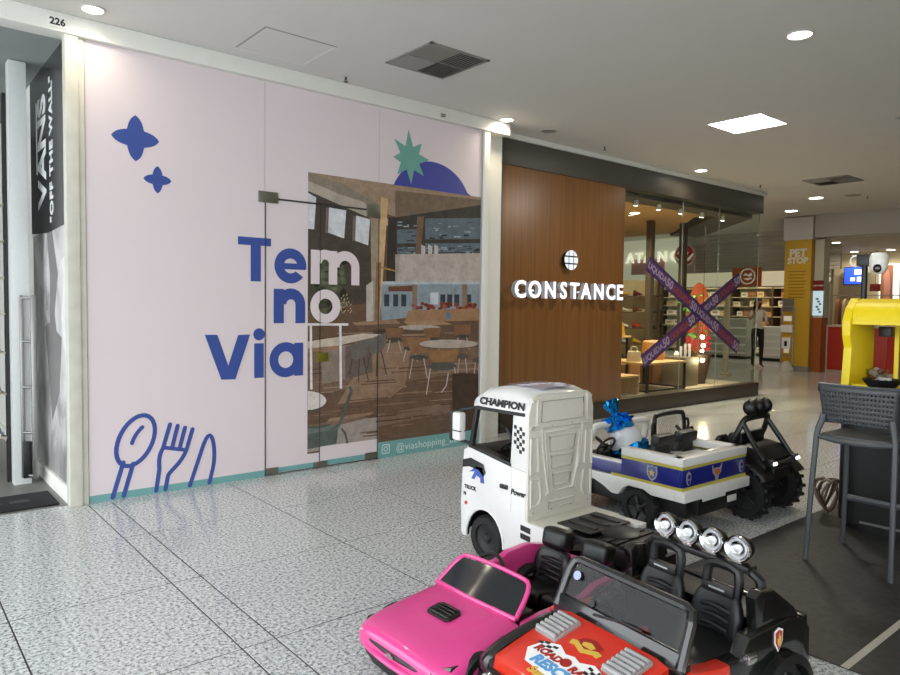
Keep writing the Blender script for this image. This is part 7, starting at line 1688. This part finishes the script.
for y in (.07, -.19):
    o = seat_back(pu, (-.20, y, .30), .25, .235, mat('seat_plastic', '16171a', .45), head=False, lean=-.1)
    obj('headrest', G().box((-.005, 0, .25), (.07, .19, .075), .018), mat('seat_plastic', '16171a', .45), o)
    obj('back_rib', G().bx(-.05, -.03, -.075, .075, .06, .16, bev=.008), mat('seat_plastic', '16171a', .45), o)
# foil wrapped egg in the pickup
eg = thing('foil_egg', 'white egg tied in crumpled blue foil on the pickup seat', 'foil egg', (4.07, 2.93, .475), 0, rot=(-.42, -.15, 0))
eg.scale = (1.2, 1.2, 1.25)
obj('egg_shell', G().lathe([(0, -.13), (.05, -.125), (.085, -.09), (.10, -.03), (.092, .04), (.07, .10), (.04, .14), (0, .15)], n=24), mat('egg_white', 'c9ccd2', .25), eg)
M_foil = mat('blue_foil', '1582c8', .18, .85, vary=.3, scale=20)
def crumple(prof, n=22, amp=.012):
    g = G(); g.lathe(prof, n=n); g.v = [(x*(1 + random.uniform(-amp*8, amp*8)), y*(1 + random.uniform(-amp*8, amp*8)), z + random.uniform(-amp, amp)) for x, y, z in g.v]; return g
obj('foil_base', crumple([(0.001, -.14), (.06, -.135), (.098, -.09), (.112, -.03), (.108, -.005)]), M_foil, eg, smooth=0)
obj('foil_top', crumple([(.085, .085), (.07, .11), (.045, .145), (.02, .165), (.012, .175), (.03, .20), (.05, .235), (.045, .25)]), M_foil, eg, smooth=0)
obj('foil_bow', multi(*[G().add([(0, 0, .17), (.10*math.cos(a), .10*math.sin(a), .14 + .03*math.sin(3*a)), (.085*math.cos(a + .5), .085*math.sin(a + .5), .12 + .02*math.cos(2*a)), (.03*math.cos(a + .3), .03*math.sin(a + .3), .155)], [(0, 1, 3), (1, 2, 3)]) for a in [.9*k for k in range(7)]]), M_foil, eg, smooth=0, fixn=False)

# ---------------------------------------------------------------- black and red buggy
ut = thing('toy_car', 'black and red ride-on buggy with three covered lamps on its roll cage', 'toy car', (4.825, 2.80, 0), PI/2, group='ride-on toy cars')
ut.scale = (.92, .78, 1)
M_tub = mat('cage_black', '161616', .4)
for x in (.42, -.52):
    for s in (-1, 1): wheel(ut, x, s*.30, .165, .165, .15, M_black, 16, 5)
obj('tub', G().prism([(.60, .20), (.62, .30), (.40, .36), (.12, .38), (.08, .30), (-.22, .28), (-.30, .36), (-.60, .36), (-.62, .22), (-.45, .16), (.40, .16)], -.22, .22, 'y', bev=.02), M_black, ut)
obj('chassis', G().bx(-.56, .56, -.14, .14, .12, .20, bev=.015), M_black, ut)
for x in (.42, -.52): obj('axle', G().cyl((x, -.28, .165), (x, .28, .165), .02, n=10), M_black, ut)
for s in (-1, 1):
    obj('side_panel', G().prism([(.38, .25), (.36, .38), (.10, .40), (-.10, .37), (-.32, .42), (-.52, .36), (-.46, .26), (-.20, .22), (.10, .22)], s*.20, s*.265, 'y', bev=.014), mat('buggy_red', 'a3161f', .28, coat=.5), ut)
    obj('fender', G().loft([[(-.52 + r*math.cos(a), s*y, .165 + r*math.sin(a)) for r, y in ((.185, .21), (.205, .21), (.205, .375), (.185, .38))] for a in [.5 + 2.0*k/10 for k in range(11)]]), M_black, ut, smooth=60)
    obj('fender', G().loft([[(.42 + r*math.cos(a), s*y, .165 + r*math.sin(a)) for r, y in ((.185, .21), (.205, .21), (.205, .375), (.185, .38))] for a in [.5 + 2.0*k/10 for k in range(11)]]), M_black, ut, smooth=60)
cg = obj('roll_cage', G().tube([(-.30, .27, .36), (-.40, .262, .54), (-.44, .23, .64), (-.45, .19, .665), (-.45, -.19, .665), (-.44, -.23, .64), (-.40, -.262, .54), (-.30, -.27, .36)], .022, 8, smooth=1), M_tub, ut)
for s in (-1, 1): obj('cage_brace', G().tube([(-.44, s*.225, .63), (-.54, s*.25, .50), (-.62, s*.25, .40)], .020, 8, smooth=1), M_tub, cg)
obj('tail_bar', G().tube([(-.62, .25, .40), (-.66, .20, .36), (-.66, -.20, .36), (-.62, -.25, .40)], .026, 8, smooth=1).bx(-.665, -.62, -.16, .16, .27, .35, bev=.012), M_tub, ut)
for s in (-1, 1):
    tl = obj('tail_lamp', G().box((-.665, s*.215, .385), (.04, .085, .05), .012), M_black, ut)
    for k in (-1, 1): obj('led', G().ball((-.687, s*.215 + k*.018, .386), .013, n=10), emis('led_white', 'ffffff', 1.2), tl)
for y in (-.14, 0, .14):
    lb = obj('roof_lamp', G().ball((-.455, y, .735), .055, (1, 1, 1), 18), M_tub, ut, label='round lamp under a black cover')
    obj('lamp_rim', G().tube([(-.455 + .006, y + .054*math.cos(a), .735 + .054*math.sin(a)) for a in [2*PI*k/20 for k in range(20)]], .006, 6, closed=True), M_tub, lb)
    obj('lamp_foot', G().cyl((-.45, y, .665), (-.452, y, .69), .018, n=10), M_tub, lb)
obj('cargo_box', G().prism([(-.63, .30), (-.63, .40), (-.55, .47), (-.42, .49), (-.40, .30)], -.24, .24, 'y', bev=.02), M_black, ut)
obj('engine_cover', G().bx(-.43, -.39, -.21, .21, .45, .56, bev=.015), M_black, ut)
sf = obj('screen_frame', G().tube([(.30, -.27, .38), (.31, -.26, .56), (.315, -.23, .60), (.315, .23, .60), (.31, .26, .56), (.30, .27, .38)], .019, 8, smooth=1), M_tub, ut)
for s in (-1, 1): obj('mirror_loop', G().tube([(.31, s*.262, .53), (.30, s*.31, .54), (.295, s*.325, .50), (.30, s*.31, .43), (.30, s*.27, .42)], .012, 7, smooth=1), M_tub, sf)
# wire mesh in the screen: fine diamond wires
g = G()
for k in range(-16, 17):
    a0 = k*.030
    for sgn in (-1, 1):
        y0, y1 = a0, a0 + sgn*.15
        if max(abs(y0), abs(y1)) < .245: g.add([(.305, y0 - .0022, .39), (.305, y0 + .0022, .39), (.314, y1 + .0022, .59), (.314, y1 - .0022, .59)], [(0, 1, 2, 3)])
m_ = obj('screen_mesh', g, mat('mesh_grey', '5a574f', .5, .5), sf, smooth=0, fixn=False); m_['kind'] = 'stuff'
obj('hood', G().loft([ring_sec(.30, .24, .30, .34, .37, .385), ring_sec(.45, .22, .28, .32, .34, .36), ring_sec(.60, .18, .24, .28, .30, .315)]), mat('buggy_red', 'a3161f', .28, coat=.5), ut, smooth=60)
obj('dashboard', G().bx(.18, .30, -.21, .21, .33, .41, bev=.015), M_black, ut)
steering(ut, (.13, .06, .46), .085, -.7)
for y in (-.11, .11): seat_back(ut, (-.20, y, .28), .20, .24, mat('seat_plastic', '16171a', .45), head=False, lean=-.15)
# ================================================================ RIGHT SIDE: STOOL, TABLE, BOOTH
M_an = mat('stool_grey', '44484b', .42, vary=.05)
st = thing('bar_stool', 'dark grey plastic bar stool with perforated backrest', 'bar stool', (4.31, 1.485, .009))
# perforated curved backrest
def bp(u, v):
    """u across -1..1, v 0..1 up"""
    w = .178 + .024 * v
    y = -u * w
    x = -.205 - .028 * v + .050 * u * u
    z = .792 + .205 * v - .012 * u * u * (1 - v)
    return (x, y, z)
g = G(); NU, NV = 22, 8
idx = {}
def vert(u, v):
    k = (round(u, 4), round(v, 4))
    if k not in idx: idx[k] = len(g.v); g.v.append(bp(u, v))
    return idx[k]
for i in range(NU):
    for j in range(NV):
        u0, u1 = -1 + 2*i/NU, -1 + 2*(i+1)/NU; v0, v1 = j/NV, (j+1)/NV
        o_ = [vert(u0, v0), vert(u1, v0), vert(u1, v1), vert(u0, v1)]
        if i in (0, NU - 1) or j in (NV - 1,):
            g.f.append(tuple(o_)); g.mi.append(0); continue
        du, dv = (u1 - u0) * .24, (v1 - v0) * .26
        n_ = [vert(u0 + du, v0 + dv), vert(u1 - du, v0 + dv), vert(u1 - du, v1 - dv), vert(u0 + du, v1 - dv)]
        for a in range(4): g.f.append((o_[a], o_[(a+1) % 4], n_[(a+1) % 4], n_[a])); g.mi.append(0)
bk = obj('backrest', g, M_an, st, smooth=60)
k = bk.modifiers.new('solid', 'SOLIDIFY'); k.thickness = .012; k.offset = 0
obj('back_rim', G().tube([bp(-1, 1), bp(-.5, 1.0), bp(0, 1.0), bp(.5, 1.0), bp(1, 1)], .010, 8, smooth=1), M_an, bk)
obj('seat', G().loft([[(x, -w, z), (x, -w*.6, z - dz), (x, 0, z - dz*1.4), (x, w*.6, z - dz), (x, w, z), (x, w, z - .022), (x, 0, z - .03), (x, -w, z - .022)] for x, w, z, dz in ((-.20, .160, .722, .004), (-.16, .185, .718, .008), (0, .195, .712, .010), (.14, .190, .712, .008), (.19, .17, .705, .003))]), M_an, st, smooth=60)
for s in (-1, 1):
    obj('rear_leg', G().tube([(-.18, s*.172, .83), (-.185, s*.180, .79), (-.20, s*.192, .745), (-.205, s*.197, .70), (-.225, s*.205, .45), (-.255, s*.215, .0)], lambda t: .0185 - .004*t, 10), M_an, st)
    obj('front_leg', G().tube([(.165, s*.172, .705), (.19, s*.182, .45), (.225, s*.20, .0)], lambda t: .018 - .004*t, 10), M_an, st)
    obj('side_rail', G().tube([(-.205, s*.194, .70), (-.02, s*.19, .69), (.165, s*.175, .695)], .014, 8), M_an, st)
obj('rear_rail', G().tube([(-.205, -.19, .705), (-.215, -.1, .692), (-.217, 0, .69), (-.215, .1, .692), (-.205, .19, .705)], .014, 8), M_an, st)
obj('footrest', G().tube([(.206, -.185, .29), (.206, .185, .29)], .016, 8).box((.206, 0, .29), (.022, .36, .035), .008), M_an, st)

# bar table with closed black body
bt = thing('bar_table', 'black bar table with closed rounded body behind the stool', 'table', (5.25, 1.28, .0085))
def rrect(x0, x1, y0, y1, r, n=8):
    P = []
    for cx, cy, a in ((x1 - r, y1 - r, 0), (x0 + r, y1 - r, PI/2), (x0 + r, y0 + r, PI), (x1 - r, y0 + r, 3*PI/2)):
        P += [(cx + r*math.cos(a + PI/2*i/n), cy + r*math.sin(a + PI/2*i/n)) for i in range(n + 1)]
    return P
obj('body', G().prism(rrect(-.42, .42, -.60, .60, .16), .05, .90, 'z'), mat('table_black', '0d0d0e', .5), bt)
obj('kick_plinth', G().prism(rrect(-.38, .38, -.56, .56, .14), 0, .05, 'z'), M_black, bt)
obj('table_top', G().prism(rrect(-.64, .52, -.70, .63, .05), .90, .935, 'z', bev=.006), mat('table_top_black', '121213', .22), bt)
obj('edge_strip', G().bx(-.424, -.418, -.42, .42, .06, .075), M_steel, bt, smooth=0)
gb = thing('glass_bowl', 'patterned glass bowl with mauve sweets on the bar table', 'bowl', (5.02, 1.70, .959))
obj('bowl_wall', G().lathe([(.03, 0), (.045, .012), (.062, .05), (.068, .085), (.064, .085), (.056, .05), (.04, .018), (0, .014)], n=24), M_clear, gb)
for k in range(9): obj('sweet', G().ball((.032*math.cos(k*2.4)*(.4 + k*.07), .032*math.sin(k*2.4)*(.4 + k*.07), .030 + .008*k*.7), .020, n=8), mat('mauve_wrap' if k % 2 else 'grey_wrap', '7a4a5e' if k % 2 else 'b9b4b4', .3), gb)
bb = thing('black_bowl', 'low black bowl of wrapped sweets on the bar table', 'bowl', (4.66, 1.545, .943))
obj('bowl_wall', G().lathe([(.04, 0), (.07, .02), (.10, .055), (.105, .07), (.097, .068), (.065, .028), (0, .02)], n=26), M_black, bb)
for k in range(10): obj('sweet', G().box((.05*math.cos(k*2.4)*(.3 + k*.07), .05*math.sin(k*2.4)*(.3 + k*.07), .060 + .004*(k % 3)), (.045, .02, .016), .005, rot=(0, 0, k)), mat('wrap_white' if k % 3 else 'wrap_red', 'b9b7b4' if k % 3 else '6a2a34', .3), bb)
wd = thing('cable_bundle', 'tangled brown cable bundle on the floor beside the bar table', 'cable', (5.06, 1.99, .0075))
for q in range(4):
    pts = [(.06*math.cos(a*1.3 + q) + .02*q - .03, .06*math.sin(a*.9 + q*2), .012 + .25*abs(math.sin(a*.5 + q*.7))) for a in [.6*k for k in range(14)]]
    obj('cable', G().tube(pts, .009, 6, smooth=1), mat('cable_brown_%d' % (q % 2), ('4e3d2c', '8f8270')[q % 2], .6), wd)

# yellow play booth
yb = thing('play_booth', 'bright yellow plastic play booth with an arched window', 'play booth', (4.716, 1.765, .3985))
yb.scale = (.72, .72, .72)
M_yb = mat('booth_yellow', 'f2d714', .4, vary=.04)
prof = [(.0, .757), (.035, 1.10), (-.01, 1.20), (-.015, 1.33), (.04, 1.44), (.16, 1.53), (.55, 1.50), (.55, .757)]
obj('side_wall', G().prism(prof, -.02, .05, 'y', bev=.012), M_yb, yb)
obj('side_wall', G().prism(prof, -1.35, -1.28, 'y', bev=.012), M_yb, yb)
R = []
for y in (-1.29, -.02): R.append([(.02, y, 1.30), (.03, y, 1.40), (.09, y, 1.475), (.18, y, 1.525), (.36, y, 1.52), (.55, y, 1.49), (.55, y, 1.46), (.36, y, 1.485), (.19, y, 1.49), (.12, y, 1.45), (.065, y, 1.385), (.055, y, 1.30)])
obj('roof', G().loft(R), M_yb, yb, smooth=40)
bw = obj('back_wall', G().bx(.50, .55, -1.28, -.20, .757, .80).bx(.50, .55, -1.28, -.20, 1.28, 1.47).bx(.50, .55, -.235, -.20, .80, 1.28).bx(.50, .55, -1.28, -.93, .80, 1.28), M_yb, yb, smooth=0)
ar = [(-.92, .62), (-.245, .62), (-.245, 1.05)] + [(-.5825 + .3375*math.cos(a), 1.05 + .17*math.sin(a)) for a in [PI*k/16 for k in range(1, 16)]] + [(-.92, 1.05)]
obj('window_board', G().bx(.52, .53, -.93, -.235, .80, 1.28), mat('booth_navy', '262a44', .5), bw, smooth=0)
wp = obj('window_pane', G().prism([(y*.97 - .017, z if z > .63 else .83) for y, z in ar], .512, .52, 'x'), mat('booth_pane', 'aeb0b4', .3), bw, smooth=0)
for r in ((-.588, -.577, .83, 1.215), (-.91, -.25, .93, .942), (-.42, -.41, .83, 1.18), (-.76, -.75, .83, 1.18)): obj('muntin', G().bx(.508, .512, r[0], r[1], r[2], r[3]), mat('booth_navy', '262a44', .5), wp, smooth=0)
obj('latch_box', G().bx(.40, .50, -.20, -.10, 1.19, 1.28, bev=.006), M_black, yb)
obj('latch_arm', G().tube([(.44, -.23, 1.305), (.44, -.10, 1.305)], .008, 6), M_black, yb)
obj('counter_shelf', G().bx(.06, .50, -1.28, -.02, .757, .78, bev=.006), M_yb, yb)
obj('worn_mark', G().prism([(.05, 1.30), (.09, 1.31), (.10, 1.27), (.06, 1.26)], .0495, .0515, 'y'), mat('mark_olive', '8f8a30', .6), yb, smooth=0)
# pole with white camera
cp = thing('camera_pole', 'black pole carrying a white pan and tilt camera above the booth', 'security camera', (5.227, 1.868, .3985))
cp.scale = (.72, .72, .72)
obj('pole', G().cyl((0, 0, .777), (0, 0, 1.90), .026, n=14), M_black, cp)
obj('base_plate', G().cyl((0, 0, .757), (0, 0, .777), .10, n=24), M_black, cp)
obj('bracket', G().bx(-.05, .05, -.05, .06, 1.84, 1.95, bev=.012), M_black, cp)
cb_ = obj('camera_body', G().lathe([(0, -.105), (.05, -.095), (.075, -.05), (.08, .02), (.074, .07), (.05, .095), (0, .10)], (-.02, -.125, 1.865), (0, 0, 1), 24), mat('camera_white', 'e9e9e6', .3), cp, smooth=60)
obj('camera_lens', G().ball((-.082, -.135, 1.815), .036, (.7, 1, 1.2), 16), M_bgloss, cb_)
obj('cable_loop', G().tube([(-.02, .07 + .05*math.cos(a), 1.89 + .05*math.sin(a)) for a in [2*PI*k/18 for k in range(18)]], .008, 6, closed=True), M_white, cp)
